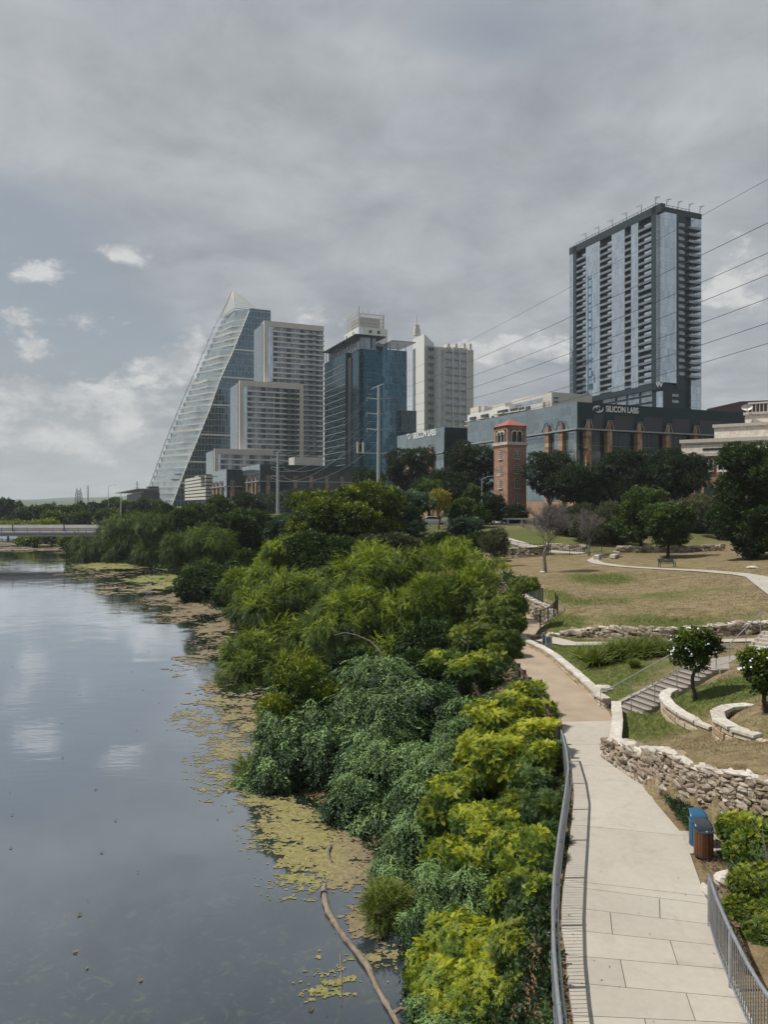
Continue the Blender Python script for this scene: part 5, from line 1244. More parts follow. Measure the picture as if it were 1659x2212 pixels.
def slab_seat(px, label, rz):
    p = hit(*px); root = empty('stone_seat', p, rz, label, 'stone seat'); mb = MB(); block(mb, (0, 0, .25), .7, 2.2, .5, 0, .04); mb.build('seat_block', M['cap'], root)
    mb = MB(); block(mb, (.1, 1.0, .62), .8, .8, .4, .2, .05, .2); mb.build('back_stone', M['greyconc'], root)
slab_seat((1291, 1207), 'grey stone slab seat left of the mouth of the footpath', -.45); slab_seat((1327, 1206), 'pale stone slab seat right of the mouth of the footpath', -.5)
def signs():
    sx = lambda x: (2080+x/13.825)/1.8023; sy = lambda y: (2430+y/13.825)/1.8023
    # feather-style teal sign on a post
    p = G(sx(435), sy(1190), H1(*G(sx(435), sy(1190), 3.75).xy)); Z = p.y; k = Z/F/13.825/1.8023
    root = empty('banner_sign', p, 0, 'narrow pale blue banner sign with a round black arrow badge beside the gravel path', 'sign')
    MB().tube([(0, 0, 0), (0, 0, 700*k)], .02, 8).build('post', M['whitesign'], root); MB().tube([(0, 0, 0), (0, 0, .05)], .16, 12).build('foot', M['cap'], root)
    MB().box(25*k, 190*k, -.02, .02, 130*k, 560*k).build('panel', M['bluesign'], root)
    MB().box(25*k, 190*k, -.022, .018, 100*k, 130*k).build('panel_edge', M['tealsign'], root)
    MB().tube([(0, 0, 690*k), (40*k, 0, 735*k), (110*k, 0, 745*k), (180*k, 0, 700*k)], .02, 6).build('hook', M['whitesign'], root)
    c = Vector((110*k, -.03, 630*k)); d = MB(); d.tube([c, c+Vector((0, .04, 0))], 78*k, 24); b_ = d.build('badge', M['black'], root)
    a = MB(); a.box(c.x-14*k, c.x+14*k, -.045, -.035, c.z-52*k, c.z+5*k); a.add([(c.x-52*k, -.045, c.z), (c.x+52*k, -.045, c.z), (c.x, -.045, c.z+58*k), (c.x-52*k, -.03, c.z), (c.x+52*k, -.03, c.z), (c.x, -.03, c.z+58*k)], [(0,1,2),(5,4,3),(0,3,4,1),(1,4,5,2),(2,5,3,0)]); a.build('arrow', M['lettering'], b_)
    g = MB(); 
    for (x0, x1, y0, y1) in ((60, 150, 360, 385), (75, 130, 300, 330), (60, 145, 240, 260), (80, 120, 180, 215), (90, 100, 385, 430), (70, 80, 260, 300), (120, 135, 215, 240)): g.box(x0*k, x1*k, -.03, -.022, y0*k, y1*k)
    g.build('markings', M['black'], root)
    p = G(sx(790), sy(1360), H1(*G(sx(790), sy(1360), 3.75).xy)); Z = p.y; k = Z/F/13.825/1.8023
    root = empty('board_sign', p, .05, 'pale two-panel park sign board, teal above and white below', 'sign')
    X = lambda x: (x-810)*k; Zz = lambda y: (1360-y)*k
    MB().box(X(620), X(975), -.03, .03, Zz(1355), Zz(635)).build('board', M['whitesign'], root)
    MB().box(X(640), X(885), -.04, -.031, Zz(985), Zz(690)).build('teal_panel', M['tealsign'], root)
    g = MB()
    for x in (670, 705, 745, 780, 812, 850): g.box(X(x), X(x+22), -.048, -.041, Zz(860), Zz(800)); 
    g.box(X(670), X(860), -.048, -.041, Zz(858), Zz(845)); g.build('lettering_marks', M['orangeink'], root)
    g = MB(); g.box(X(895), X(955), -.04, -.031, Zz(985), Zz(690)); g.build('orange_strip', flat('peach_print', (.45, .33, .27), .6), root)
    g = MB()
    for x0, x1, y0, y1 in ((690, 700, 1050, 1200), (730, 745, 1060, 1190), (820, 880, 1110, 1120), (830, 900, 1190, 1200), (760, 900, 1290, 1300), (870, 880, 1060, 1110), (760, 770, 1060, 1250)): g.box(X(x0), X(x1), -.04, -.031, Zz(y1), Zz(y0))
    g.build('diagram', M['greypanel'], root)
    for x in (660, 935): MB().box(X(x)-.03, X(x)+.03, .03, .09, -.1, Zz(700)).build('leg', M['greypanel'], root)
signs()
def rock(px, s, label, z=None, m='cap', name='boulder'):
    p = hit(*px) if z is None else G(px[0], px[1], z); V_, Q_ = [], []; n = 10; mth = 7
    for i in range(mth+1):
        for j in range(n):
            a = math.pi*i/mth; b = 2*math.pi*j/n; v = Vector((math.sin(a)*math.cos(b), math.sin(a)*math.sin(b), math.cos(a)))
            k = 1+.35*mnoise.noise(v*1.6+p)+.12*mnoise.noise(v*4+p); V_.append((v.x*s[0]*k, v.y*s[1]*k, v.z*s[2]*k+s[2]*.4))
    for i in range(mth):
        for j in range(n): Q_.append((i*n+j, (i+1)*n+j, (i+1)*n+(j+1) % n, i*n+(j+1) % n))
    o = MB().add(V_, Q_).build(name, M[m], None, loc=p); tag(o, label, 'rock'); return o
rock((1302, 1493), (.45, .3, .22), 'flat pale boulder on the grass behind the low block wall corner')
rock((1572, 1912), (.33, .26, .22), 'white limestone boulder behind the start of the right railing')
rock((1527, 1932), (.10, .28, .16), 'small pale rock at the edge of the walk by the right railing', 3.5)
rock((1172, 1238), (.3, .2, .16), 'small pale stone at the foot of the bare tree')
rock((1625, 1228), (.6, .4, .2), 'low ring of pale stones at the base of the big dark tree')
def car(x, Z, z, label, col, rz=0):
    root = empty('parked_car', ((x-CX)/F*Z, Z, z), rz, label, 'car'); 
    mb = MB(); prof = [(-2.2, .35), (2.2, .35), (2.25, .75), (1.3, .95), (.7, 1.42), (-1.1, 1.45), (-2.0, 1.0), (-2.25, .9)]
    n = len(prof); vs = [(a, -.85, b) for a, b in prof]+[(a, .85, b) for a, b in prof]; mb.add(vs, [tuple(range(n)), tuple(range(n, 2*n))[::-1]]+[(i, (i+1) % n, (i+1) % n+n, i+n) for i in range(n)]); mb.build('body', col, root)
    mb = MB(); 
    q = [(-1.7, 1.0), (1.1, .98), (.62, 1.36), (-1.05, 1.39)]
    mb.add([(a, -.87, b) for a, b in q]+[(a, .87, b) for a, b in q], [(0,1,2,3), (7,6,5,4), (0,4,5,1), (1,5,6,2), (2,6,7,3), (3,7,4,0)]); mb.build('windows', M['paneglass'], root)
    for a in (-1.4, 1.4):
        for s in (-.8, .8): MB().tube([(a, s-.1, .33), (a, s+.1, .33)], .33, 12).build('wheel', M['black'], root)
car(937, 140, 9.16, 'white car on the street, glimpsed between trees left of the brick tower', M['white'])
car(1186, 143.5, 9.16, 'silver car on the street behind the parapet, right of the brick tower', M['steel'])
car(1212, 147, 9.16, 'white car in the far lane right of the brick tower', M['white'])
car(660, 300, 9.1, 'white car glimpsed by the foot of the second transmission pole', M['white'])
# ---------------------------------------------------------------- hills
def hills():
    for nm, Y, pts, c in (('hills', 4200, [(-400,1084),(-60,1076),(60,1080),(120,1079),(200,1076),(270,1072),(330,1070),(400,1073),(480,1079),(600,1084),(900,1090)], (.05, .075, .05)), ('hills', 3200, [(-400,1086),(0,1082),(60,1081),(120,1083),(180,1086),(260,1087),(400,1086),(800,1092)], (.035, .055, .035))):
        xs = np.linspace(-400, 900, 160); top = np.interp(xs, [p[0] for p in pts], [p[1] for p in pts]); V_ = []; 
        for j, (dy, k) in enumerate(((0, 0), (250, .45), (600, .8), (900, 1.0), (1300, .9), (2200, 0))):
            for i, x in enumerate(xs):
                hgt = (HY-top[i])/F*Y+CAMZ-5; hgt += (fbm(np.array([i*.11]), np.array([j*.7]), 1.0, 4, 5)[0]-.5)*18
                V_.append(((x-CX)/F*Y*(1+dy/Y*.3), Y-900+dy, 5+max(hgt, 0)*k if k else -2))
        n = len(xs); Q_ = [(j*n+i, j*n+i+1, (j+1)*n+i+1, (j+1)*n+i) for j in range(5) for i in range(n-1)]
        o = raw_mesh(nm, V_, Q_, flat('wooded_hillside', c, .95, var=.5, scale=.02), smooth=True); o['kind'] = 'structure'
hills()
# ---------------------------------------------------------------- foliage engine
def rh(o, d, l, w, n, fold=.12, droop=0.0):
    """one leaf: four-cornered blade from o along d, plane normal n"""
    o = np.array(o, float); d = np.array(d, float); d /= np.linalg.norm(d); n = np.array(n, float); s = np.cross(n, d); s /= np.linalg.norm(s)+1e-9; n = np.cross(d, s)
    return [o, o+d*l*.5+s*w*.5+n*fold*w, o+d*l-n*droop*l, o+d*l*.5-s*w*.5+n*fold*w]
def tmpl(leaves):
    V_ = []; 
    for q in leaves: V_ += q
    return np.array(V_), np.arange(len(V_)).reshape(-1, 4)
def t_pinnate(seed=0, pairs=9, w=.075, L=.30, droop=.3):
    r = np.random.default_rng(seed); out = []
    for i in range(pairs):
        x = .12+.88*i/pairs; z = -droop*x*x; l = L*math.sin(math.pi*(.18+.72*x))+.05
        for s in (-1, 1):
            d = (.62, s*.8, -.18+r.normal(0, .1)); out.append(rh((x, 0, z), d, l, w, (r.normal(0, .15), s*-.25, 1)))
    out.append(rh((.93, 0, -droop*.86), (1, 0, -.4), .25, w*1.2, (0, 0, 1))); out.append(rh((0, 0, 0), (1, 0, -droop*.4), 1.0, .02, (0, .3, 1)))
    return tmpl(out)
def t_spray(seed=0, n=4, **k):
    """a few pinnate fronds fanning out from a shoot"""
    Vs = []; Qs = []; c = 0; r = np.random.default_rng(seed)
    for i in range(n):
        V_, Q_ = t_pinnate(seed+i, **k); a = 2*math.pi*i/n+r.normal(0, .3); el = .35+r.normal(0, .15); s = r.uniform(.75, 1.05)
        R = np.array([[math.cos(a)*math.cos(el), -math.sin(a), -math.cos(a)*math.sin(el)], [math.sin(a)*math.cos(el), math.cos(a), -math.sin(a)*math.sin(el)], [math.sin(el), 0, math.cos(el)]])
        W_ = (V_*s)@R.T; Vs.append(W_[:, [2, 1, 0]]); Qs.append(Q_+c); c += len(V_)    # fan axis = +x
    return np.concatenate(Vs), np.concatenate(Qs)
def t_broad(seed=0, n=8, l=.42, w=.26):
    r = np.random.default_rng(seed); out = []
    for i in range(n):
        o = (r.uniform(0, .85), r.normal(0, .14), r.normal(0, .12)); d = (r.uniform(.1, 1), r.normal(0, .8), r.normal(0, .45)-.1); out.append(rh(o, d, l*r.uniform(.7, 1.2), w*r.uniform(.8, 1.2), (r.normal(0, .5), r.normal(0, .5), 1)))
    return tmpl(out)
def t_plume(seed=0, n=13, l=.26, w=.05):
    r = np.random.default_rng(seed); out = []
    for i in range(n):
        x = i/n; z = -.35*x*x; s = 1 if i % 2 else -1; out.append(rh((x, 0, z), (.8, s*.5, -.25+r.normal(0, .2)), l*r.uniform(.8, 1.3), w, (r.normal(0, .5), r.normal(0, .5), 1)))
    out.append(rh((0, 0, 0), (1, 0, -.3), 1.05, .05, (0, 0, 1)))
    return tmpl(out)
def t_vine(seed=0, n=9, l=.15):
    """leaves strung along a hanging runner (+x), blades facing +z"""
    r = np.random.default_rng(seed); out = []
    for i in range(n):
        x = i/n; out.append(rh((x, r.normal(0, .06), .03), (.7, r.normal(0, .6), r.normal(-.1, .3)), l*r.uniform(.8, 1.25), l*.95, (r.normal(-.2, .35), r.normal(0, .4), 1), .1))
    return tmpl(out)
def t_blades(seed=0, n=6, h=1.0, w=.06):
    r = np.random.default_rng(seed); out = []
    for i in range(n):
        a = r.uniform(0, 6.28); d = (1, .45*math.cos(a), .45*math.sin(a)); out.append(rh((0, r.normal(0, .08), r.normal(0, .08)), d, h*r.uniform(.6, 1.1), w, (0, math.sin(a+1), math.cos(a+1)), .1, .15))
    return tmpl(out)
def t_arch(seed=0, seg=4, w=.03):
    """long arching grass blade made of segments"""
    r = np.random.default_rng(seed); out = []
    for b in range(5):
        a = r.uniform(0, 6.28); k = r.uniform(.5, .9); pts = [np.array((s*(1-.35*s*k), math.cos(a)*s*s*k*.8, math.sin(a)*s*s*k*.8)) for s in np.linspace(0, 1, seg+1)]
        sd = np.array((0, -math.sin(a), math.cos(a)))
        for p, q, f in zip(pts[:-1], pts[1:], range(seg)): 
            w0 = w*(1-f/seg); w1 = w*(1-(f+1)/seg)+.002; out.append([p-sd*w0, p+sd*w0, q+sd*w1, q-sd*w1])
    return tmpl(out)
def scatter(name, pos, fwd, up, size, T, mat, parent, tint, off, sub=None):
    """place template copies; T list of templates"""
    n = len(pos); ch = rng.integers(0, len(T), n); Vs = []; Qs = []; Ts = []; c = 0
    fwd = fwd/np.linalg.norm(fwd, axis=1)[:, None]; sd = np.cross(up, fwd); sd /= np.linalg.norm(sd, axis=1)[:, None]+1e-9; u = np.cross(fwd, sd)
    R = np.stack([fwd, sd, u], 1)*size[:, None, None]
    for k, (TV, TQ) in enumerate(T):
        m = ch == k; q = m.sum()
        if not q: continue
        W_ = np.einsum('vj,njk->nvk', TV, R[m])+(pos[m]-np.array(off))[:, None, :]
        Vs.append(W_.reshape(-1, 3)); Qs.append((TQ[None]+(np.arange(q)*len(TV))[:, None, None]+c).reshape(-1, 4)); 
        tt = np.repeat(tint[m], len(TV)).reshape(q, -1)+rng.normal(0, .05, (q, len(TV)//4)).repeat(4, axis=1); Ts.append(tt.ravel()); c += q*len(TV)
    return raw_mesh(name, np.concatenate(Vs), np.concatenate(Qs), mat, parent, np.clip(np.concatenate(Ts), 0, 1))
def rdir(n): v = rng.normal(0, 1, (n, 3)); return v/np.linalg.norm(v, axis=1)[:, None]
def n3(p, sc, seed=0):
    r = np.random.default_rng(seed); s = np.zeros(len(p))
    for i in range(5): k = rdir_fixed(r)*sc*r.uniform(.6, 1.8); s += np.sin(p@k+r.uniform(0, 6.28))
    return s/3.2
def rdir_fixed(r): v = r.normal(0, 1, 3); return v/np.linalg.norm(v)*2*math.pi
def crown(name, lobes, n, T, size, mat, parent, off, sub=7, subr=.42, shell=(.72, 1.04), out=1.0, rand=.6, down=0.0, upk=.0, tb=.35, tv=.18, ttop=.35, nz=.16, zmin=None, flatb=0.25, dens=None, ts=.5):
    rs = np.random.default_rng(len(lobes)*31+n); L2 = [list(l[:3])+[q*.80 for q in l[3:6]] for l in lobes]
    for l in lobes:
        for j in range(sub):
            a = 2.4*j+rs.uniform(0, 1.2); zz = rs.uniform(-.6, .98); h = math.sqrt(1-zz*zz); s = subr*rs.uniform(.45, 1.3)
            L2.append([l[0]+l[3]*.80*h*math.cos(a), l[1]+l[4]*.80*h*math.sin(a), l[2]+l[5]*.80*zz, l[3]*s, l[4]*s, l[5]*s*.85])
    lobes = np.array(L2 if sub else lobes, float); r = lobes[:, 3:6]; area = (r[:, 0]*r[:, 1]+r[:, 0]*r[:, 2]+r[:, 1]*r[:, 2]); idx = rng.choice(len(lobes), int(n*2.6), p=area/area.sum())
    d = rdir(len(idx)); d[:, 2] = np.where(d[:, 2] < 0, d[:, 2]*(1-flatb*.3), d[:, 2]); rad = rng.uniform(shell[0]**2, shell[1]**2, len(idx))**.5
    c = lobes[idx, :3]; R = r[idx]; mean = R.mean(1); seed = int(abs(lobes[0, 0]*13+lobes[0, 1]*7)) % 999; mean = R.mean(1)
    p0 = c+d*R; rad = rad*(1+nz*n3(p0, .9/max(float(mean.mean()), .2), seed)+nz*.6*n3(p0, 2.6/max(float(mean.mean()), .2), seed+1)); p = c+d*R*rad[:, None]
    keep = np.ones(len(p), bool)
    for l in lobes:
        q = (p-l[:3])/l[3:6]; keep &= (q**2).sum(1) > .62
    if zmin is not None: keep &= p[:, 2] > zmin
    g = n3(p, 1.3/max(float(mean.mean()), .2), seed+2); keep &= g > -1.15      # gaps
    ii = np.nonzero(keep)[0][:n]; p = p[ii]; d = d[ii]; m_ = len(ii)
    nr = d/R[ii]*mean[ii][:, None]; nr /= np.linalg.norm(nr, axis=1)[:, None]
    f = nr*out+rdir(m_)*rand; f[:, 2] += upk-down; up = nr*.5+np.array([0, 0, 1.0])+rdir(m_)*.35
    if down > 1: up = nr+rdir(m_)*.3
    sz = size*rng.uniform(.7, 1.25, m_)
    ti = tb+tv*n3(p, ts, seed+3)+rng.normal(0, .10, m_)+ttop*np.clip(nr[:, 2], 0, 1)*rng.uniform(.2, 1, m_)  # upward sprigs get a lighter tint: sunlit tops painted in, besides new growth
    return scatter(name, p, f, up, sz, T, mat, parent, ti, off)
TP = dict(spray=[t_spray(i, n=4) for i in range(5)], broad=[t_broad(i) for i in range(6)], far=[t_broad(i+20, n=6, l=.55, w=.36) for i in range(6)], plume=[t_plume(i) for i in range(6)],
          vine=[t_vine(i) for i in range(6)], small=[t_broad(i+40, n=10, l=.3, w=.16) for i in range(5)])
LM = dict(dark=leafmat('dark_evergreen_leaves', [(.004,.013,.009), (.014,.036,.018), (.055,.095,.03)]),
    mid=leafmat('mid_green_leaves', [(.004,.014,.005), (.026,.062,.011), (.15,.22,.03)]),
    yg=leafmat('yellow_green_leaves', [(.006,.020,.004), (.06,.105,.009), (.31,.34,.022)]),
    feather=leafmat('feathery_green_leaves', [(.006,.019,.004), (.066,.120,.007), (.31,.39,.015)]),
    bright=leafmat('bright_new_and_sunlit_leaves', [(.006,.024,.004), (.065,.13,.008), (.44,.46,.018)]),
    vine=leafmat('grey_green_vine_leaves', [(.003,.013,.004), (.024,.066,.016), (.22,.34,.11)], trans=.2),
    blue=leafmat('blue_green_leaves', [(.008,.026,.016), (.04,.085,.05), (.20,.28,.16)]),
    yellow=leafmat('yellow_leaves', [(.09,.10,.008), (.24,.22,.015), (.42,.36,.03)]),
    olive=leafmat('olive_leaves', [(.022,.030,.018), (.05,.06,.03), (.11,.12,.05)]),
    grass=leafmat('lawn_grass_blades', [(.13,.085,.04), (.12,.12,.03), (.13,.20,.035)]),
    tuft=leafmat('ornamental_grass_blades', [(.06,.09,.012), (.13,.17,.02), (.24,.27,.05)]),
    dry=leafmat('dry_brown_stems', [(.05,.035,.018), (.13,.095,.05), (.22,.17,.10)]))
GR_P = []
def limb(mb, a, b, r0, r1, seed=0, seg=5, wob=.12):
    a, b = Vector(a), Vector(b); r = random.Random(seed); L = (b-a).length; pts = []; rs = []
    for i in range(seg+1):
        t_ = i/seg; p = a.lerp(b, t_); w = wob*L*math.sin(math.pi*t_); pts.append(p+Vector((r.uniform(-1, 1)*w, r.uniform(-1, 1)*w, r.uniform(-.3, .6)*w))); rs.append(r0+(r1-r0)*t_)
    mb.tube(pts, rs, 6); return pts
def tree(name, x, yt, yb, hw, Z, kind, label, lm=None, n=2600, size=.7, lobes=9, group=None, trunk=True, bark='bark', gz=None, dk=.85, lr=(.34, .52), down=0.0, shape='round', tb=.36, ttop=.35, cat='tree', **kw):
    """tree whose crown spans the given rows at distance Z"""
    c = P(x, (yt+yb)/2, Z); k = Z/F; R = hw*k; H = (yb-yt)*k/2; g = H1(c.x, c.y) if gz is None else gz; base = Vector((c.x, c.y, g))
    root = empty(name, base, 0, label, cat, group); rr = np.random.default_rng(int(x*7+yt)); L = []
    for i in range(lobes):
        a = 2*math.pi*(i*.618)+rr.uniform(-.3, .3); zt = rr.uniform(-.85, .8) if i else .62; 
        if shape == 'cone': wr = (1-(zt+1)/2)*.75+.12
        elif shape == 'weep': wr = math.sqrt(max(0, 1-zt*zt))*.55+.12*(zt < 0)
        else: wr = math.sqrt(max(0, 1-zt*zt))*rr.uniform(.45, .75)
        s = rr.uniform(*lr)*(1 if shape != 'cone' else (.5+.5*(1-(zt+1)/2))); L.append((c.x+R*wr*math.cos(a), c.y+R*dk*wr*math.sin(a), c.z+H*zt*(1-s*.5), R*s*1.05, R*s, min(H, R)*s*(.8 if shape != 'weep' else 1.15)))
    if shape == 'round': L.append((c.x, c.y, c.z, R*.55, R*.5, H*.6))
    T = TP['plume'] if kind == 'plume' else TP[kind]
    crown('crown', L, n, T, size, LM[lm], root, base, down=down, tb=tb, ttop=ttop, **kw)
    if trunk:
        mb = MB(); tr = max(.12, R*.06); top = Vector((0, 0, c.z-g-H*.1)); pts = limb(mb, (0, 0, -.3), top, tr*1.3, tr*.7, int(x), 5, .04)
        mb.build('trunk', M[bark], root, smooth=True); mb = MB()
        for i, l in enumerate(L): limb(mb, pts[2+i % 4], Vector(l[:3])-base, tr*.5, tr*.12, i, 4, .12)
        mb.build('limbs', M[bark], root)
    return root
# ---------------------------------------------------------------- far bank across the river
far = [(-60,1092,1136,46),(18,1079,1136,30),(62,1094,1136,26),(95,1088,1136,26),(128,1098,1136,22),(150,1090,1137,24),(185,1084,1136,24),(215,1079,1135,22),(243,1066,1136,20),(268,1080,1130,18),(300,1074,1130,20),(330,1078,1128,22)]
far += [(40,1106,1137,22),(112,1108,1138,20),(170,1108,1138,20),(232,1104,1138,22)]
fl = ['dark tree cut by the left frame edge beyond the bridge', 'tall dark round tree beyond the left end of the bridge', 'green tree second from the left beyond the bridge', 'mid green tree near the middle of the far tree line', 'low dark tree in the far tree line below the hills', 'green tree just left of the lattice pylon', 'dark green tree right under the lattice pylon', 'tree at the foot of the farthest transmission pole', 'tallest dark tree of the far line, beside the pale lamp', 'dark tree between the lamp and the thin pole', 'dark tree behind the small transmission pole', 'dark tree at the left foot of the sail tower',
      'short tree in front of the tall dark one, over the bridge', 'light green lower tree over the bridge centre', 'short leafy tree above the right part of the bridge', 'low tree above the right end of the bridge']
for i, (x, a, b, w) in enumerate(far):
    tree('far_bank_tree', x, a, b, w, 330+(i*37 % 60)-(40 if i > 11 else 0), 'far', fl[i], ['dark', 'dark', 'mid', 'mid', 'dark', 'mid'][i % 6] if i != 13 else 'yg', 900, 1.7, 7, 'trees on the far bank beyond the bridge', tb=.42)
for i, (x, a, b, w, z, lb) in enumerate([(20, 1129, 1140, 30, 262, 'low pale green bush row end behind the bridge at the frame edge'), (85, 1126, 1140, 34, 258, 'bright yellow-green bush standing on the islet behind the bridge'), (60, 1160, 1174, 22, 240, 'low green shrub on the islet under the bridge'), (110, 1158, 1172, 18, 238, 'brownish reed clump under the bridge by the islet'), (142,1162,1178,14,222,'small light green shrub under the right end of the bridge')]):
    tree('islet_bush', x, a, b, w, z, 'far', lb, 'yg' if i != 3 else 'olive', 420, 1.3, 6, trunk=False, gz=0.4, tb=.6, cat='bush')
# ---------------------------------------------------------------- bank trees, far to near
BT = [
 (596,1112,1165,44,215,'broad','mid',1500,1.5,'green treetop hiding the foot of the second transmission pole',dict(tb=.42)),
 (640,1100,1160,40,230,'broad','dark',1500,1.6,'dark tree right of the second transmission pole',dict(tb=.4)),
 # x, ytop, ybot, halfwidth, Z, kind, leaf, n, size, label, extra
 (210,1118,1218,52,180,'plume','feather',2600,2.0,'dark weeping tree at the end of the bank, beside the bridge',dict(down=.7,tb=.22,ttop=.45,shape='weep')),
 (165,1165,1212,20,183,'far','mid',500,1.4,'low dark bush hanging over the water at the tip of the bank',dict(tb=.4)),
 (270,1100,1222,52,172,'plume','feather',2600,2.0,'rounded dark green willow second from the bridge',dict(down=.7,tb=.24,ttop=.5,shape='weep')),
 (335,1102,1228,46,160,'plume','feather',2400,2.0,'dark willow third from the bridge, over the algae mat',dict(down=.7,tb=.2,ttop=.5,shape='weep')),
 (385,1082,1210,44,165,'broad','mid',2200,1.5,'olive green bank tree below the left edge of the sail tower',dict(tb=.38)),
 (392,1135,1240,42,142,'plume','feather',2200,1.7,'drooping tree leaning over the yellow algae mat',dict(down=.6,tb=.22,ttop=.4,shape='weep')),
 (450,1070,1180,52,175,'broad','mid',2200,1.6,'broad mid green tree below the sail tower base',dict(tb=.36)),
 (520,1068,1150,46,185,'broad','dark',1800,1.6,'dark tree in front of the low banded building',dict()),
 (590,1058,1130,44,395,'far','dark',1500,2.6,'dark tree behind the second transmission pole',dict()),
 (655,1050,1128,50,385,'far','dark',1600,2.6,'very dark tree below the farthest office block',dict()),
 (545,1100,1190,44,140,'broad','mid',2200,1.3,'bushy green tree in the middle of the wooded bank',dict(tb=.4)),
 (610,1120,1180,36,120,'broad','blue',1600,1.1,'dull blue-green tree left of the big round tree',dict(tb=.3)),
 (500,1110,1215,50,128,'broad','mid',2200,1.2,'dense dark green tree behind the tall weeping one',dict(tb=.28)),
 (455,1118,1300,58,108,'plume','feather',4200,1.4,'tall weeping willow reaching down to the algae-edged water',dict(down=.9,tb=.26,ttop=.5,shape='weep',lobes=13)),
 (430,1215,1302,48,102,'broad','mid',2200,.9,'dark shrubby foliage at the waterline under the weeping willow',dict(tb=.22)),
 (515,1190,1330,60,88,'broad','mid',3000,.95,'dark green tree leaning to the water right of the weeping willow',dict(tb=.25)),
 (600,1148,1260,48,84,'plume','feather',3200,1.1,'bright yellow-green willow beside the big round tree',dict(down=.6,tb=.6,ttop=.4)),
 (540,1230,1330,58,74,'plume','feather',3200,1.0,'golden-tinged tree leaning left above the water',dict(down=.3,tb=.42,ttop=.4)),
 (745,1032,1230,130,92,'broad','yg',8000,1.05,'large round yellow-topped tree in front of the dark blue tower',dict(tb=.34,ttop=.55,lobes=22,lr=(.26,.38))),
 (690,1150,1280,80,80,'broad','mid',3600,.9,'dark green undergrowth tree below the large round tree',dict(tb=.3)),
 (875,1062,1172,62,105,'broad','blue',3000,1.0,'silvery blue-green tree right of the large round tree',dict(tb=.5)),
 (840,1150,1240,70,84,'broad','olive',2600,.85,'mottled olive bush below the silvery blue-green tree',dict(tb=.45)),
 (884,962,1090,60,206,'broad','dark',3400,1.4,'big dark tree in front of the grey glass office side',dict(tb=.34)),
 (800,1010,1075,34,212,'broad','dark',1400,1.4,'dark tree touching the nearest transmission pole',dict(tb=.34)),
 (925,1020,1100,44,170,'broad','dark',1600,1.4,'low dark tree right of the big one by the office pillars',dict(tb=.3)),
 (1020,948,1100,62,172,'broad','dark',3400,1.4,'tall dark tree behind the left side of the brick tower',dict(tb=.3)),
 (968,1012,1110,42,165,'broad','dark',1800,1.3,'dark tree between the yellow tree and the office pillars',dict(tb=.32)),
 (948,1052,1122,22,128,'plume','yellow',900,1.1,'small bright yellow tree in front of the dark trees',dict(down=.2,tb=.5)),
 (930,1038,1075,26,150,'broad','mid',800,1.1,'light green treetop above the yellow tree',dict(tb=.55)),
 (1012,1034,1140,38,130,'broad','mid',2000,1.1,'conical mid green tree right of the yellow tree',dict(shape='cone',tb=.5,lobes=13)),
 (1062,1068,1132,32,138,'broad','dark',1400,1.0,'dark round tree at the foot of the brick tower',dict(tb=.3)),
 (1003,1118,1165,36,112,'broad','blue',1400,.9,'dark blue-green bush by the street parapet',dict(tb=.3)),
 (945,1150,1195,36,100,'broad','mid',1000,.8,'mixed green bush above the feathery trees',dict(tb=.35)),
 (1040,1150,1185,30,104,'broad','mid',1000,.8,'low green bush left of the iron fence',dict(tb=.35)),
 (1068,1140,1205,28,96,'small','olive',1500,.8,'thin grey-olive small tree before the brick tower',dict(tb=.6,bark='palebark')),
]
for (x, a, b, w, Z, kd, lm, n, sz, lb, ex) in BT: tree('bank_tree' if x < 900 else 'tree', x, a, b, w, Z, kd, lb, lm, int(n*1.5), sz*(.56 if kd == 'plume' else .6), **{**dict(lobes=10), **ex})
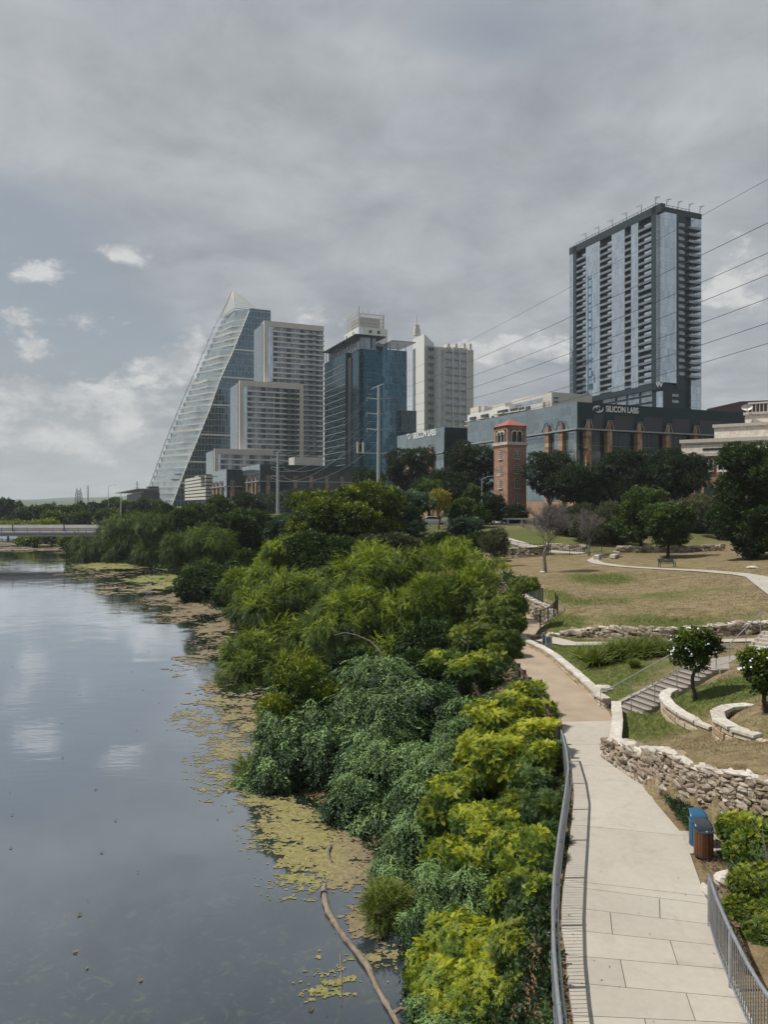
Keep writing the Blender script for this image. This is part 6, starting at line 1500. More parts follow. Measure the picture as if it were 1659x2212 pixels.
# ---------------------------------------------------------------- park trees on the right
PT = [
 (1110,1092,1150,30,145,'broad','dark',1300,1.2,'low dark tree hiding the right foot of the brick tower',dict(tb=.25)),
 (1215,1090,1165,46,132,'broad','dark',2000,1.1,'dark shade tree behind the leafless tree',dict(tb=.22)),
 (1275,1110,1180,48,124,'broad','dark',2000,1.1,'low dark crown behind the half-bare tree',dict(tb=.22)),
 (1400,1110,1180,52,132,'broad','dark',2000,1.1,'dark crown filling the gap behind the bench trees',dict(tb=.2)),
 (1470,1110,1180,46,126,'broad','dark',2000,1.1,'dark crown between the bench and the big dark tree',dict(tb=.2)),
 (1580,1090,1185,60,118,'broad','dark',2400,1.1,'dark tree partly hidden by the big dark tree',dict(tb=.22)),
 (1185,968,1075,48,150,'broad','dark',2200,1.2,'dark tree right of the brick tower under the office block',dict(tb=.3)),
 (1255,1000,1110,62,145,'broad','dark',3000,1.2,'dark tree before the orange pillars, left of centre',dict(tb=.34)),
 (1335,968,1100,62,146,'broad','dark',3000,1.2,'dark tree before the orange pillars, under the white sign letters',dict(tb=.32)),
 (1415,958,1095,62,144,'broad','dark',3000,1.2,'tall dark tree before the right pillars of the office block',dict(tb=.34)),
 (1482,975,1095,50,142,'broad','dark',2400,1.2,'dark tree left of the stone parking building',dict(tb=.32)),
 (1300,1085,1188,60,112,'small','olive',3600,1.0,'grey-olive half-bare tree behind the bare tree',dict(tb=.5,bark='palebark')),
 (1235,1075,1180,46,118,'small','olive',2400,1.0,'sparse grey-green tree just right of the bare tree crown',dict(tb=.22,bark='palebark')),
 (1385,1050,1172,54,106,'broad','mid',3200,.95,'green tree with a slim trunk left of the park bench',dict(tb=.52)),
 (1442,1085,1182,50,98,'broad','mid',3000,.9,'green tree standing right behind the park bench',dict(tb=.46)),
 (1500,1060,1150,42,125,'small','olive',2000,1.0,'yellowish thin tree between the bench tree and the big dark tree',dict(tb=.75)),
 (1330,1120,1180,50,128,'broad','dark',1800,1.0,'low dark tree in the shade at the top of the lawn',dict(tb=.25)),
 (1540,1080,1165,46,128,'broad','dark',1800,1.0,'dark tree behind the big tree at the right',dict(tb=.25)),
 (1632,945,1212,112,88,'broad','mid',13000,.85,'big dense dark green tree at the right frame edge',dict(tb=.24,ttop=.42,lobes=30,lr=(.22,.34))),
]
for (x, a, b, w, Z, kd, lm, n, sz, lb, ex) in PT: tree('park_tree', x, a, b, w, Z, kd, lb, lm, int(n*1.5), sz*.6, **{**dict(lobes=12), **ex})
def small_tree(x, yt, yb, hw, ybase, label, flowers=True):
    g = hit(x+4, ybase); Z = g.y; root = tree('young_tree', x, yt, yb, hw, Z, 'broad', label, 'yg', 1900, .25, 12, trunk=False, tb=.30, ttop=.4, lr=(.24, .40), gz=g.z, nz=.34)
    root.location.z = g.z; c = P(x, (yt+yb)/2, Z); mb = MB(); limb(mb, (g.x-root.location.x, 0, -.1), (0, 0, c.z-g.z-.2), .085, .05, 3, 6, .04); mb.build('trunk', M['bark'], root, smooth=True); mb = MB()
    for i in range(9): a = i*.7; limb(mb, (0, 0, c.z-g.z-.5+.07*i), (math.cos(a)*hw*Z/F*.7, math.sin(a)*hw*Z/F*.6, c.z-g.z+.4*math.sin(i*2)), .035, .01, i, 4, .1)
    mb.build('limbs', M['bark'], root)
    if flowers:
        mb = MB(); rr = random.Random(int(x))
        for i in range(34):
            a, b_ = rr.uniform(0, 6.28), rr.uniform(-.3, 1.3); R = hw*Z/F*.98; H = (yb-yt)*Z/F/2; p = Vector((math.cos(a)*math.cos(b_)*R, math.sin(a)*math.cos(b_)*R*.85, c.z-g.z+H*math.sin(b_)))
            for k in range(3): q = p+Vector((rr.gauss(0, .05), rr.gauss(0, .05), rr.gauss(0, .05))); mb.tube([q, q+Vector((0, 0, .05))], [.045, .015], 5)
        mb.build('blossoms', M['lettering'], root)
small_tree(1498, 1358, 1440, 52, 1512, 'young round-crowned tree with white blossoms standing beside the stairs')
small_tree(1652, 1402, 1490, 52, 1540, 'young tree cut by the right frame edge, behind the curved terrace wall')
# leafless tree
def bare_tree(x, yb, yt, label, name='bare_tree', n0=3.6, seed=5, bark='palebark', spread=1.0, depth=7):
    g = hit(x, yb); H = P(x, yt, g.y).z-g.z; root = empty(name, g, 0, label, 'tree'); r = random.Random(seed); mbt = MB(); mbl = MB(); cnt = [0]
    def grow(p, d, L, rad, k, mb):
        pts = [p]; rs = [rad]; q = p; dd = d.copy()
        for i in range(4): dd = (dd+Vector((r.gauss(0, .13 if k else .03), r.gauss(0, .13 if k else .03), r.gauss(.05, .07)))).normalized(); q = q+dd*L/4; pts.append(q); rs.append(rad*(1-.42*(i+1)/4))
        mb.tube(pts, rs, 7 if k < 2 else 4, caps=False); cnt[0] += 1
        if k >= depth: return
        nb = 3 if k == 0 else r.choice((3, 3, 4))
        for j in range(nb):
            b = pts[-1] if j < 2 else pts[r.choice((2, 3))]; a = Vector((r.gauss(0, 1), r.gauss(0, 1), r.gauss(.15, .35))).normalized(); nd = (dd*.85+a*(.72 if k else .5)*spread+Vector((0, 0, .12 if k else .5))).normalized(); nd.z = max(nd.z, -.05); grow(b, nd, L*r.uniform(.68, .86), max(rs[-1]*r.uniform(.6, .8), .013), k+1, mbl)
    grow(Vector((0, 0, -.2)), Vector((0, 0, 1)), H*.29, H*.030, 0, mbt)
    mbt.build('trunk', M[bark], root, smooth=True); mbl.build('branches', M[bark], root)
bare_tree(1178, 1237, 1080, 'leafless grey tree with a dark trunk and pale forked limbs on the dry lawn', seed=12, spread=1.6)
bare_tree(1272, 1202, 1100, 'slim leafless tree beside the stone slab seats', seed=9, depth=6)
# big-leaf bough reaching over the gravel path etc.
# ---------------------------------------------------------------- near bank vegetation
def lob(x, y, Z, rx, ry, rz=None, dz=0): p = P(x, y, Z); k = Z/F; return (p.x, p.y+dz, p.z, rx*k, (rz or rx)*k, ry*k)
def mass(name, lobes, n, kind, lm, size, label, cat='tree', trunk=True, **kw):
    L = [lob(*l) for l in lobes]; cx_ = sum(l[0] for l in L)/len(L); cy_ = sum(l[1] for l in L)/len(L); g = max(H1(cx_, cy_), .05); base = Vector((cx_, cy_, g)); root = empty(name, base, 0, label, cat)
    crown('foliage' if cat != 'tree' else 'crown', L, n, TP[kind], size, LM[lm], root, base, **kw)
    if trunk:
        mb = MB(); 
        for i, l in enumerate(L): limb(mb, (0, 0, -.4), Vector(l[:3])-base, .16, .03, i, 6, .10)
        mb.build('trunks', M['bark'], root)
    return root
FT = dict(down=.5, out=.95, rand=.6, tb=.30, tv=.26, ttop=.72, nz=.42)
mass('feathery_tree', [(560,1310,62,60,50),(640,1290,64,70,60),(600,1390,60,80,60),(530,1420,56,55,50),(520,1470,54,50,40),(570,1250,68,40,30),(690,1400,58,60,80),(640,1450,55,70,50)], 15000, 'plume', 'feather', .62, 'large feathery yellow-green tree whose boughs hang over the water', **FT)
mass('feathery_tree', [(760,1260,60,70,60),(830,1240,62,70,55),(800,1340,56,70,60),(880,1340,56,60,60),(740,1360,54,60,60),(850,1420,52,60,50),(800,1200,66,40,28)], 14000, 'plume', 'feather', .60, 'middle feathery tree with tall upright plumes', **{**FT, 'tb': .36})
mass('feathery_tree', [(960,1230,62,70,50),(1000,1290,58,66,60),(930,1300,56,50,50),(1040,1260,60,50,40),(980,1195,66,34,24)], 10000, 'plume', 'feather', .55, 'bright feathery tree with a spiky crown nearest the lawn', **{**FT, 'tb': .40, 'down': .0, 'upk': .35})
mass('path_tree', [(1070,1320,52,55,45),(1040,1390,48,60,50),(1085,1400,46,42,34),(1060,1450,44,50,36),(1000,1400,47,50,50),(1100,1345,50,30,22)], 11959, 'spray', 'yg', 0.31, 'leafy green tree leaning over the gravel path', down=.1, tb=.38, ttop=.42, nz=.22)
mass('path_tree', [(1140,1262,53,26,15),(1120,1270,53,20,18),(1112,1300,52,22,22)], 1426, 'spray', 'yg', 0.26, 'single leafy bough reaching right across the curved limestone wall', down=.05, tb=.42, ttop=.4)
mass('undergrowth_tree', [(930,1400,48,60,60),(880,1470,44,60,50),(960,1470,43,60,50),(1030,1490,41,50,40),(760,1450,47,50,50),(700,1500,46,50,40)], 6500, 'broad', 'mid', .42, 'dark green undergrowth between the feathery trees and the vine mound', tb=.22, ttop=.3)
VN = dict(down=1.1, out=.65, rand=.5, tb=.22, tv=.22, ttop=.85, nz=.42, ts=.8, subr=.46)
mass('vine_mound', [(820,1470,38,70,56),(760,1540,36,66,60),(880,1520,36,70,50),(940,1545,36,60,46),(1010,1540,35,60,42),(1080,1530,35,50,38),(820,1600,34,90,80)], 21000, 'vine', 'vine', 0.56, 'large hump of grey-green climbing vine draped over dead trees', cat='vine', **VN)
mass('vine_mound', [(640,1530,37,60,50),(620,1620,35,60,80),(680,1600,35,60,80),(590,1680,34.5,56,40),(740,1640,34,60,70),(545,1700,34.5,34,22)], 19500, 'vine', 'vine', 0.56, 'left vine-covered mound whose strands hang down to the water', cat='vine', **{**VN, 'tb': .30})
mass('leafy_shoots', [(650,1475,37,44,30),(690,1505,36.5,30,26),(600,1540,36,30,30)], 1500, 'small', 'yg', .55, 'spiky yellow-green shoots growing out of the left vine mound', cat='shrub', tb=.5, upk=.4)
mass('vine_mound', [(800,1700,31,76,66),(870,1660,31,60,60),(760,1760,30.5,44,40),(840,1760,30,60,56),(900,1740,29,50,60)], 14250, 'vine', 'vine', 0.47, 'lower round vine thicket bulging over the algae mat', cat='vine', **{**VN, 'tb': .34})
mass('vine_mound', [(985,1590,29,38,46),(960,1660,28,40,50),(925,1740,27,42,56),(890,1820,26,46,50),(850,1880,25.5,46,40),(900,1700,27.5,30,40)], 14250, 'vine', 'vine', 0.39, 'pale leaning ridge of vine running diagonally down to the shore', cat='vine', **{**VN, 'tb': .58, 'ttop': .35})
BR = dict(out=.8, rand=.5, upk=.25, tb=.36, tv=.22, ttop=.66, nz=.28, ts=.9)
mass('yellow_shrub', [(1060,1560,30,60,40),(1120,1545,30.5,50,40),(1150,1600,28,50,50),(1080,1640,27,70,60),(1160,1660,26,44,50),(1020,1620,28,40,44)], 10580, 'spray', 'bright', 0.25, 'tall bright yellow-green shrub where the wooden fence meets the railing', cat='shrub', **{**BR, 'tb': .5})
mass('yellow_shrub', [(1140,1500,33,40,28),(1175,1540,31,26,26),(1010,1440,38,44,26),(950,1430,39,36,22)], 4140, 'spray', 'bright', 0.25, 'small light yellow-green bushes beside the wooden fence', cat='shrub', **BR)
mass('yellow_shrub', [(975,1720,25.5,44,34),(1010,1690,26,30,26),(940,1770,25,30,34)], 3449, 'spray', 'bright', 0.22, 'narrow bright shrub poking out of the pale vine ridge', cat='shrub', **BR)
mass('green_shrub', [(1150,1700,24.5,40,40),(1170,1760,22.5,38,40),(1185,1820,20.5,30,34),(1190,1640,26.5,26,30)], 5520, 'spray', 'mid', 0.24, 'deep green shrub pressed against the railing', cat='shrub', **{**BR, 'tb': .45, 'ttop': .4})
mass('yellow_shrub', [(1050,1790,23,70,44),(1100,1830,22,70,60),(1020,1860,22,60,50),(1130,1900,20.5,50,60),(960,1850,23,40,40)], 9660, 'spray', 'bright', 0.21, 'broad bright shrub in the middle of the bank, with vines creeping over its left', cat='shrub', **{**BR, 'tb': .38})
mass('vine_mound', [(950,1930,21.5,46,60),(1020,1930,21,50,50),(915,1990,20.5,34,50),(1000,1990,20,40,34)], 6300, 'vine', 'vine', 0.28, 'loose grey-green vine hanging between the two front bright shrubs', cat='vine', **{**VN, 'tb': .55})
mass('yellow_shrub', [(1000,2040,19,86,64),(1085,2070,18.5,76,74),(930,2090,19,50,54),(1050,2150,17.3,92,70),(950,2170,17.5,60,60),(1100,2190,16.6,60,60)], 9660, 'spray', 'bright', 0.18, 'nearest bright yellow-green shrub at the bottom of the picture', cat='shrub', **{**BR, 'tb': .42})
mass('vine_mound', [(980,2215,16.6,60,34),(1050,2260,16,70,40),(915,2200,17,30,50)], 5700, 'vine', 'vine', 0.23, 'heart-leaved vine tangled over the lowest front shrub', cat='vine', **{**VN, 'tb': .5})
mass('green_shrub', [(1185,2150,15.5,36,50),(1190,2230,14.8,40,50),(1165,2080,17,30,30)], 3449, 'spray', 'yg', 0.17, 'green fern-leaved shrub at the bottom beside the railing', cat='shrub', **BR)
mass('brown_thicket', [(1178,1970,18,24,50),(1165,2040,17.2,26,40)], 700, 'small', 'dry', .22, 'dry brown thicket between the front shrubs and the railing', cat='shrub', tb=.3, ttop=.2, shell=(.5, 1.0))
mass('green_shrub', [(1185,1985,17.6,22,50),(1135,1960,18.4,40,60),(1185,1880,19.2,26,50),(1150,2060,17.4,30,40)], 2070, 'spray', 'mid', 0.19, 'thin green shoots rising through the brown thicket', cat='shrub', **BR)
mass('pale_bush', [(840,1955,23.0,44,30),(820,1975,22.6,30,22)], 900, 'plume', 'tuft', .34, 'small feathery pale green bush standing on the algae shore', cat='shrub', down=-.4, tb=.4)
mass('waterside_grass', [(560,1690,35,26,26),(535,1665,36,20,24)], 700, 'plume', 'yg', .5, 'bright grassy clump at the water edge left of the vine mound', cat='grass', down=-.2, tb=.4)
mass('yellow_shrub', [(1165,1830,19.6,40,44),(1120,1930,19,50,50),(1175,1935,18,26,40)], 2600, 'spray', 'bright', .20, 'bright fern-leaved shrub between the middle shrub and the railing', cat='shrub', **BR)
mass('green_shrub', [(1130,2060,17,50,56),(1180,2060,16.4,30,44),(1150,2150,15.8,50,50)], 3200, 'spray', 'yg', .18, 'olive green fern-leaved shrub filling the bank right of the nearest bright one', cat='shrub', **{**BR, 'tb': .44})
mass('green_shrub', [(1195,1755,22,18,40),(1120,1745,23.5,40,30)], 1200, 'spray', 'yg', .22, 'small green shrub against the railing above the middle shrub', cat='shrub', **BR)
# right side
mass('yellow_shrub', [(1600,1790,20.0,44,30),(1640,1830,19.2,46,46),(1590,1850,19.5,26,30)], 3909, 'spray', 'bright', 0.19, 'bright fern-leaved bush right of the bins under the rubble wall', cat='shrub', **BR)
mass('green_shrub', [(1640,1930,17.6,50,60),(1600,1990,17,30,46),(1660,2020,16.2,50,60),(1690,1880,18.4,50,60)], 7819, 'spray', 'yg', 0.18, 'dense green shrub beyond the right railing', cat='shrub', **{**BR, 'tb': .3})
mass('green_shrub', [(1650,2110,15.5,36,40),(1720,2120,15,60,70)], 2760, 'spray', 'bright', 0.16, 'bright green shrub at the lower right corner behind the railing', cat='shrub', **{**BR, 'tb': .3})
def twigs(name, c, n, L, label, mat='palebark', spread=(1, 1, 1.2), r=.009):
    p = P(*c); root = bpy.data.objects.new(name, None); mb = MB(); rr = random.Random(3)
    for i in range(n):
        a = Vector((rr.gauss(0, .35), rr.gauss(0, .3), rr.gauss(-.3, .3))); d = Vector((rr.gauss(0, .6)*spread[0], rr.gauss(0, .5)*spread[1], rr.uniform(.1, 1.1)*spread[2])).normalized(); b = a+d*L*rr.uniform(.5, 1.1); limb(mb, a, b, r, r*.4, i, 4, .07)
    bpy.data.objects.remove(root); o = mb.build(name, M[mat], None, loc=p); tag(o, label, 'twigs'); return o
twigs('dry_twigs', (1640, 1890, 18.2), 46, 1.1, 'tangle of bare grey twigs in front of the rubble wall at right')
twigs('dry_twigs', (1160, 1990, 17.8), 40, .9, 'brown leafless twigs by the left railing', 'wood_fence')
def branch_thing(pts, r, label, name='dead_branch', mat='dead', z=None):
    W_ = [P(*p) if z is None else G(p[0], p[1], z) for p in pts]; o0 = W_[0].copy(); mb = MB(); n = len(W_); rs = [r*(1-.65*i/(n-1)) for i in range(n)]; mb.tube([w-o0 for w in W_], rs, 8); o = mb.build(name, M[mat], None, loc=o0, smooth=True); tag(o, label, 'branch'); return o
branch_thing([(836,1440,46),(818,1402,46.5),(800,1385,47),(770,1372,47),(745,1366,47),(722,1372,47)], .07, 'pale dead branch arching out of the feathery trees', mat='palebark')
branch_thing([(968,1640,29),(958,1608,29),(943,1575,29)], .10, 'grey dead stub sticking up from the pale vine ridge', mat='palebark')
branch_thing([(1015,1440,38),(1008,1415,38),(1012,1392,38),(995,1380,38)], .05, 'thin bare forked twig above the light bushes', mat='palebark')
def log():
    pts = [(699,1932),(708,1962),(722,1990),(742,2020),(768,2050),(790,2078),(806,2110),(824,2150),(848,2190),(872,2240)]
    W_ = [G(x, y, .05+.03*math.sin(i*1.7)) for i, (x, y) in enumerate(pts)]; o0 = W_[0].copy(); o0.z = 0; root = empty('fallen_log', o0, 0, 'long weathered fallen trunk lying half sunk in the water at the shore', 'log')
    mb = MB(); dense = []; rr = random.Random(2)
    for a, b in zip(W_[:-1], W_[1:]):
        for k in range(4): dense.append(a.lerp(b, k/4)-o0+Vector((rr.gauss(0, .012), rr.gauss(0, .012), rr.gauss(0, .01))))
    rs = [.105-.04*i/len(dense)+rr.uniform(-.016, .016) for i in range(len(dense))]; mb.tube(dense, rs, 10); mb.build('trunk', M['dead'], root, smooth=True)
    q = W_[8]-o0; mb = MB(); mb.tube([q, q+Vector((.22, .05, .12)), q+Vector((.36, .0, .1))], [.07, .05, .03], 7); mb.build('branch_stub', M['dead'], root)
    q = W_[0]-o0; mb = MB(); mb.tube([q+Vector((0, .1, 0)), q+Vector((-.02, .35, .06)), q+Vector((.03, .5, .1))], [.12, .08, .05], 7); mb.build('branch_stub', M['dead'], root)
log()
branch_thing([(714,1826),(709,1840),(712,1852),(717,1860)], .06, 'short pale curved piece of driftwood on the algae mat', 'driftwood', 'palebark', z=.06)
branch_thing([(735,2060),(737,2110),(738,2170)], .02, 'thin straight stick lying in the yellow algae', 'driftwood', 'dead', z=.03)
# ---------------------------------------------------------------- ground-level stuff
def surf(xy): return np.stack([xy[:, 0], xy[:, 1], Hgt(xy[:, 0], xy[:, 1])], 1)
def cover(name, pts, kind, size, mat, tb, upv=1.0, tv=.2, lay=.6):
    n = len(pts); f = rdir(n); f[:, 2] = np.abs(f[:, 2])*lay+.2; up = np.tile([0, 0, 1.0], (n, 1))+rdir(n)*.4
    o = scatter(name, pts, f, up, size*rng.uniform(.6, 1.3, n), kind if isinstance(kind, list) else TP[kind], mat, None, np.clip(tb+tv*n3(pts, .6, 4)+rng.normal(0, .12, n), 0, 1), (0, 0, 0)); o['kind'] = 'stuff'; return o
def bank_pts(y0, y1, n, m0=.5, m1=.35):
    y = rng.uniform(y0, y1, n); xl = np.interp(y, YL, XL); xs = np.interp(y, YS, XS); x = xs-m1+(xl-m0-xs+m1)*rng.random(n); p = surf(np.stack([x, y], 1)); p[:, 2] = np.maximum(p[:, 2], 0); return p
cover('undergrowth', bank_pts(11, 45, 16000, .25), 'broad', .26, LM['mid'], .28)
cover('undergrowth', bank_pts(45, 100, 9000, .6), 'broad', .9, LM['mid'], .25)
cover('undergrowth', bank_pts(100, 190, 6000, -3), 'far', 1.6, LM['dark'], .5)
y = rng.uniform(12, 27, 1500); x = np.interp(y, YL, XL)-rng.uniform(.1, .5, 1500); cover('dry_weeds', surf(np.stack([x, y], 1)), [t_blades(i, 6) for i in range(4)], .16, LM['dry'], .5)
# ivy between walk and rubble wall, weeds along edges
def quadpts(q, n, z=3.53):
    a, b, c, d = [G(x, y, 3.5) for x, y in q]; u = rng.random(n); v = rng.random(n); P_ = [(a*(1-s)+b*s)*(1-t_)+(d*(1-s)+c*s)*t_ for s, t_ in zip(u, v)]; return np.array([(p.x, p.y, z) for p in P_])
cover('ivy_ground_cover', np.concatenate([quadpts([(1395,1672),(1430,1684),(1510,1760),(1480,1795)], 2600), quadpts([(1440,1700),(1500,1740),(1520,1790),(1488,1810)], 900)])+np.array([0, 0, .05])+rng.random((3500, 3))*np.array([0, 0, .22]), 'small', .17, LM['vine'], .38, lay=.5)
cover('dry_leaf_litter', np.concatenate([quadpts([(1500,1815),(1560,1780),(1640,1880),(1540,1960)], 500), quadpts([(1535,1960),(1560,1960),(1640,2110),(1600,2100)], 700), quadpts([(1372,1650),(1392,1660),(1410,1690),(1400,1695)], 200)]), [t_blades(i, 5, 1, .12) for i in range(4)], .10, LM['dry'], .5, lay=.3)
def lawn(n, x0, x1, y0, y1, size, name='lawn_grass'):
    x = rng.uniform(x0, x1, n); y = y0+(y1-y0)*rng.random(n)**1.3; ok = (x > np.interp(y, YR, XR)+.5) & (y > 21) ; x, y = x[ok], y[ok]
    edge = np.interp(y, [19, 20.5, 21.5, 22.7, 25.0, 27.6, 27.7], [12.2, 10.7, 9.9, 9.3, 8.9, 8.6, 0]); ok = x > edge+.2; x, y = x[ok], y[ok]
    g = np.zeros(len(x))
    for px_, py_, rx, ry, k in GREEN: 
        c = hit(px_, py_); g = np.maximum(g, k*np.exp(-(((x-c.x)/rx)**2+((y-c.y)/ry)**2)))
    g += (fbm(x, y, .5, 4, 3)-.5)*.5; dn = rng.random(len(x)) < .35+g*.8
    # keep clear of the stairs and paths
    ang = math.radians(21); lx = (x-10.35)*math.cos(ang)+(y-34.25)*math.sin(ang); ly = -(x-10.35)*math.sin(ang)+(y-34.25)*math.cos(ang); dn &= ~((lx > -.6) & (lx < 7) & (ly > -1.7) & (ly < .35))
    for pxs, w in PATHS:
        q = [hit(*a) for a in pxs]; 
        for a, b in zip(q[:-1], q[1:]):
            d = np.array([b.x-a.x, b.y-a.y]); L2 = d@d; t_ = np.clip(((x-a.x)*d[0]+(y-a.y)*d[1])/L2, 0, 1); dn &= np.hypot(x-a.x-d[0]*t_, y-a.y-d[1]*t_) > w/2
    x, y, g = x[dn], y[dn], g[dn]; p = surf(np.stack([x, y], 1)); m_ = len(p); f = rdir(m_)*.5; f[:, 2] = 1
    o = scatter(name, p, f, rdir(m_)+np.array([.3, .3, 0]), size*rng.uniform(.5, 1.3, m_)*(.7+.6*np.clip(g, 0, 1)), [t_blades(i, 6) for i in range(6)], LM['grass'], None, np.clip(g*1.1+rng.normal(0, .12, m_), 0, 1), (0, 0, 0)); o['kind'] = 'stuff'
GREEN = [(1300,1420,3,4,.85),(1240,1400,2.5,4,.95),(1350,1465,1.6,2,.85),(1470,1520,2.6,1.6,1),(1400,1540,1.1,1,.95),(1560,1500,2.5,2.5,.9),(1360,1555,.6,.8,1),(1500,1560,1.4,1.0,.6),(1600,1480,2.5,2.5,.8),(1215,1345,1.5,3,1),(1250,1300,2,3.5,.55),(1210,1290,1.2,5,.8),(1440,1345,4,2,.7),(1300,1250,3.2,5,.9)]
PATHS = [([(1168,1381),(1230,1392),(1330,1392),(1430,1389),(1560,1386),(1680,1382)], 1.3)]
lawn(38000, 8, 24, 22, 50, .13); lawn(20000, 11, 40, 50, 80, .2)
def grass_clump(x, y, s, label, n=150, tb=.45):
    p = hit(x, y); root = empty('ornamental_grass', p, 0, label, 'grass clump', 'tall grass clumps on the slope'); pos = np.zeros((n, 3)); pos[:, :2] = rng.normal(0, .16*s, (n, 2)); f = np.concatenate([pos[:, :2]*2.2, np.ones((n, 1))], 1)+rng.normal(0, .12, (n, 3))
    scatter('blades', pos, f, rdir(n), s*rng.uniform(.8, 1.2, n), [t_arch(i) for i in range(6)], LM['tuft'], root, np.clip(rng.normal(tb, .2, n), 0, 1), (0, 0, 0))
for x, y, s, lb in [(1268,1425,.75,'leftmost tall grass clump on the slope'), (1290,1436,.9,'front tall grass clump with drooping blades, nearest the walk'), (1318,1428,.9,'tall grass clump behind the front one'), (1345,1424,.95,'middle tall grass clump of the row'), (1372,1421,.95,'bright tall grass clump right of the middle'), (1398,1418,.9,'grass clump fourth from the small tree side'), (1425,1415,.85,'rightmost tall grass clump beside the blossoming tree'), (1370,1442,.4,'small low grass tuft in front of the row')]: grass_clump(x, y, s*1.25, lb)
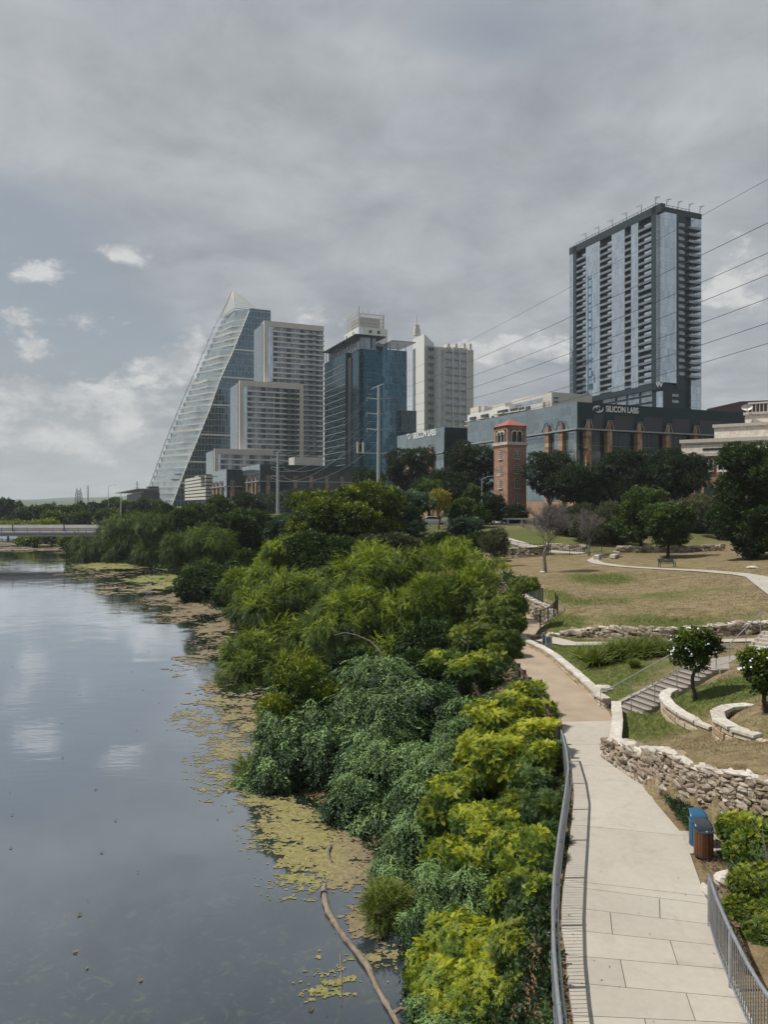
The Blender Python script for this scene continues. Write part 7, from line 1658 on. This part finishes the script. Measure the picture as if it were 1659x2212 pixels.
# ---------------------------------------------------------------- algae on the river
def algae():
    B_ = [(640,1780,100,60,1.1,.7),(575,1725,60,55,.85,.6),(700,1850,120,60,1.1,.65),(790,1820,70,50,1.35,.05),(770,1890,80,50,1.15,.2),(650,1905,80,36,.72,.8),(800,1985,66,50,.95,.15),(745,2110,50,46,.72,.85),(690,2100,60,70,.35,.7),(820,2060,50,60,.4,.5),
          (510,1600,60,70,.88,.5),(450,1535,70,44,.68,.5),(560,1640,40,60,1.0,.3),(590,1560,40,60,1.1,.2),(520,1530,60,40,.85,.25),(440,1640,40,36,.62,.75),(490,1690,50,36,.72,.65),(540,1660,40,60,.9,.4),(600,1830,40,60,.6,.7),
          (470,1470,40,40,.75,.15),(450,1400,50,46,.66,.1),(430,1315,70,26,1.15,.15),(370,1290,60,16,.8,.15),(480,1350,50,30,1.0,.2),
          (345,1250,60,10,1.5,1.0),(370,1262,50,9,1.3,.95),(250,1222,100,7,1.4,.85),(300,1268,110,16,.72,.25),(400,1290,50,18,1.0,.2),(210,1240,90,12,.55,.2),(330,1300,60,20,.5,.15),
          (-20,1176,120,5,1.5,.05),(60,1186,110,5,.9,.1),(130,1196,50,5,.8,.1),(110,1176,30,3,1.0,.8)]
    VV = []; QQ = []; TT = []; c = 0
    for x0, x1, y0, y1, s in ((-14, 2.5, 16, 48, .055), (-34, -3, 48, 108, .17), (-72, -18, 108, 200, .45), (-170, -60, 200, 285, .8)):
        xs = np.arange(x0, x1, s); ys = np.arange(y0, y1, s); X, Y = np.meshgrid(xs, ys); D = np.zeros(X.shape); T_ = np.zeros(X.shape); Wt = np.zeros(X.shape)+1e-6
        for (x, y, rx, ry, k, ti) in B_:
            g = G(x, y, 0); a = rx*g.y/F; b = ry*g.y/(y-HY); e = k*np.exp(-(((X-g.x)/a)**2+((Y-g.y)/b)**2)**1.3); D = np.maximum(D, e); T_ += e*e*ti; Wt += e*e
        q = {.055: 1.0, .17: .55, .45: .28, .8: .16}[s]
        nz = fbm(X*.75, Y, 1.6*q, 5, 11)-.5; nz2 = fbm(X*.6, Y, 5.5*q, 3, 12)-.5; nz3 = fbm(X*.6, Y, 13*q, 2, 15)-.5
        keep = (np.minimum(D, 1.0)+nz*1.5+nz2*1.15+nz3*1.0+(rng.random(X.shape)-.5)*.34 > .63) & (D > .12) & (X < np.interp(Y, YS, XS)+1.5)
        n, m = X.shape; idx = np.arange(n*m).reshape(n, m); k4 = keep[:-1, :-1]
        jx = X+rng.uniform(-.4, .4, X.shape)*s; jy = Y+rng.uniform(-.4, .4, X.shape)*s; tt = np.clip(T_/Wt+nz*.5+rng.normal(0, .05, X.shape), 0, 1)
        V_ = np.stack([jx.ravel(), jy.ravel(), (np.full(X.shape, .012)+rng.uniform(0, .02, X.shape)*min(s*6, 1)).ravel()], 1); Q_ = np.stack([idx[:-1, :-1][k4], idx[:-1, 1:][k4], idx[1:, 1:][k4], idx[1:, :-1][k4]], 1)
        u, inv = np.unique(Q_, return_inverse=True); VV.append(V_[u]); QQ.append(inv.reshape(-1, 4)+c); TT.append(tt.ravel()[u]); c += len(u)
    m, t, b = base('floating_algae'); a = t.new('ShaderNodeAttribute', attribute_name='tint').outputs['Fac']; co = t.new('ShaderNodeTexCoord').outputs['Object']
    cc = t.ramp(a, [(0, (.19, .145, .095)), (.4, (.215, .18, .095)), (.75, (.23, .205, .08)), (1, (.18, .19, .05))]); cc = t.mix(1.0, cc, t.ramp(t.noise(co, 5, 5, .7), [(.3, .5), (.7, 1.3)]), 'MULTIPLY')
    t.l.new(cc, b.inputs['Base Color']); b.inputs['Roughness'].default_value = .6; b.inputs['Specular IOR Level'].default_value = .35
    o = raw_mesh('algae_mat', np.concatenate(VV), np.concatenate(QQ), m, None, np.concatenate(TT)); o['kind'] = 'stuff'
algae()

# leaves blown onto the walk
n = 70; i_ = rng.integers(0, 13, n); sd_ = rng.random(n); sd_ = np.where(rng.random(n) < .55, sd_**3*.5, 1-sd_**3*.5); tt_ = rng.random(n); P_ = []
for a, s_, t_ in zip(i_, sd_, tt_):
    p = (cl[a]*(1-s_)+cr[a]*s_)*(1-t_)+(cl[min(a+1, 13)]*(1-s_)+cr[min(a+1, 13)]*s_)*t_; P_.append((p.x, p.y, 3.572))
P_ = np.array(P_); f_ = rdir(n); f_[:, 2] = .02
o = scatter('fallen_leaves', P_, f_, np.tile([0, 0, 1.0], (n, 1))+rdir(n)*.15, rng.uniform(.03, .06, n), [tmpl([rh((0, 0, 0), (1, 0, .1), 1, .5, (0, 0, 1))])], LM['dry'], None, rng.random(n), (0, 0, 0)); o['kind'] = 'stuff'

n = 90; yy_ = rng.uniform(17, 95, n); xx_ = np.interp(yy_, YS, XS)-rng.uniform(2, 30, n)**1.0*(yy_/60)
o = scatter('floating_debris', np.stack([xx_, yy_, np.full(n, .03)], 1), rdir(n)*np.array([1, 1, .05]), np.tile([0, 0, 1.0], (n, 1))+rdir(n)*.2, rng.uniform(.06, .22, n), [tmpl([rh((0, 0, 0), (1, .1*k, .1), 1, .45, (0, 0, 1)), rh((.3, .1, 0), (.6, .8, .1), .6, .3, (0, 0, 1))]) for k in range(3)], LM['dry'], None, rng.random(n), (0, 0, 0)); o['kind'] = 'stuff'
# ---------------------------------------------------------------- haze
hm = bpy.data.materials.new('thin_haze'); hm.use_nodes = True; hm.node_tree.nodes.clear(); t = NT(hm.node_tree)
ho = t.new('ShaderNodeOutputMaterial'); pv = t.new('ShaderNodeVolumePrincipled', ins={'Color': (.80, .86, .92, 1), 'Density': .00010, 'Anisotropy': 0.0}); t.l.new(pv.outputs[0], ho.inputs['Volume'])
o = MB().box(-7000, 7000, -40, 6400, -7, 260).build('haze', hm); o['kind'] = 'stuff'
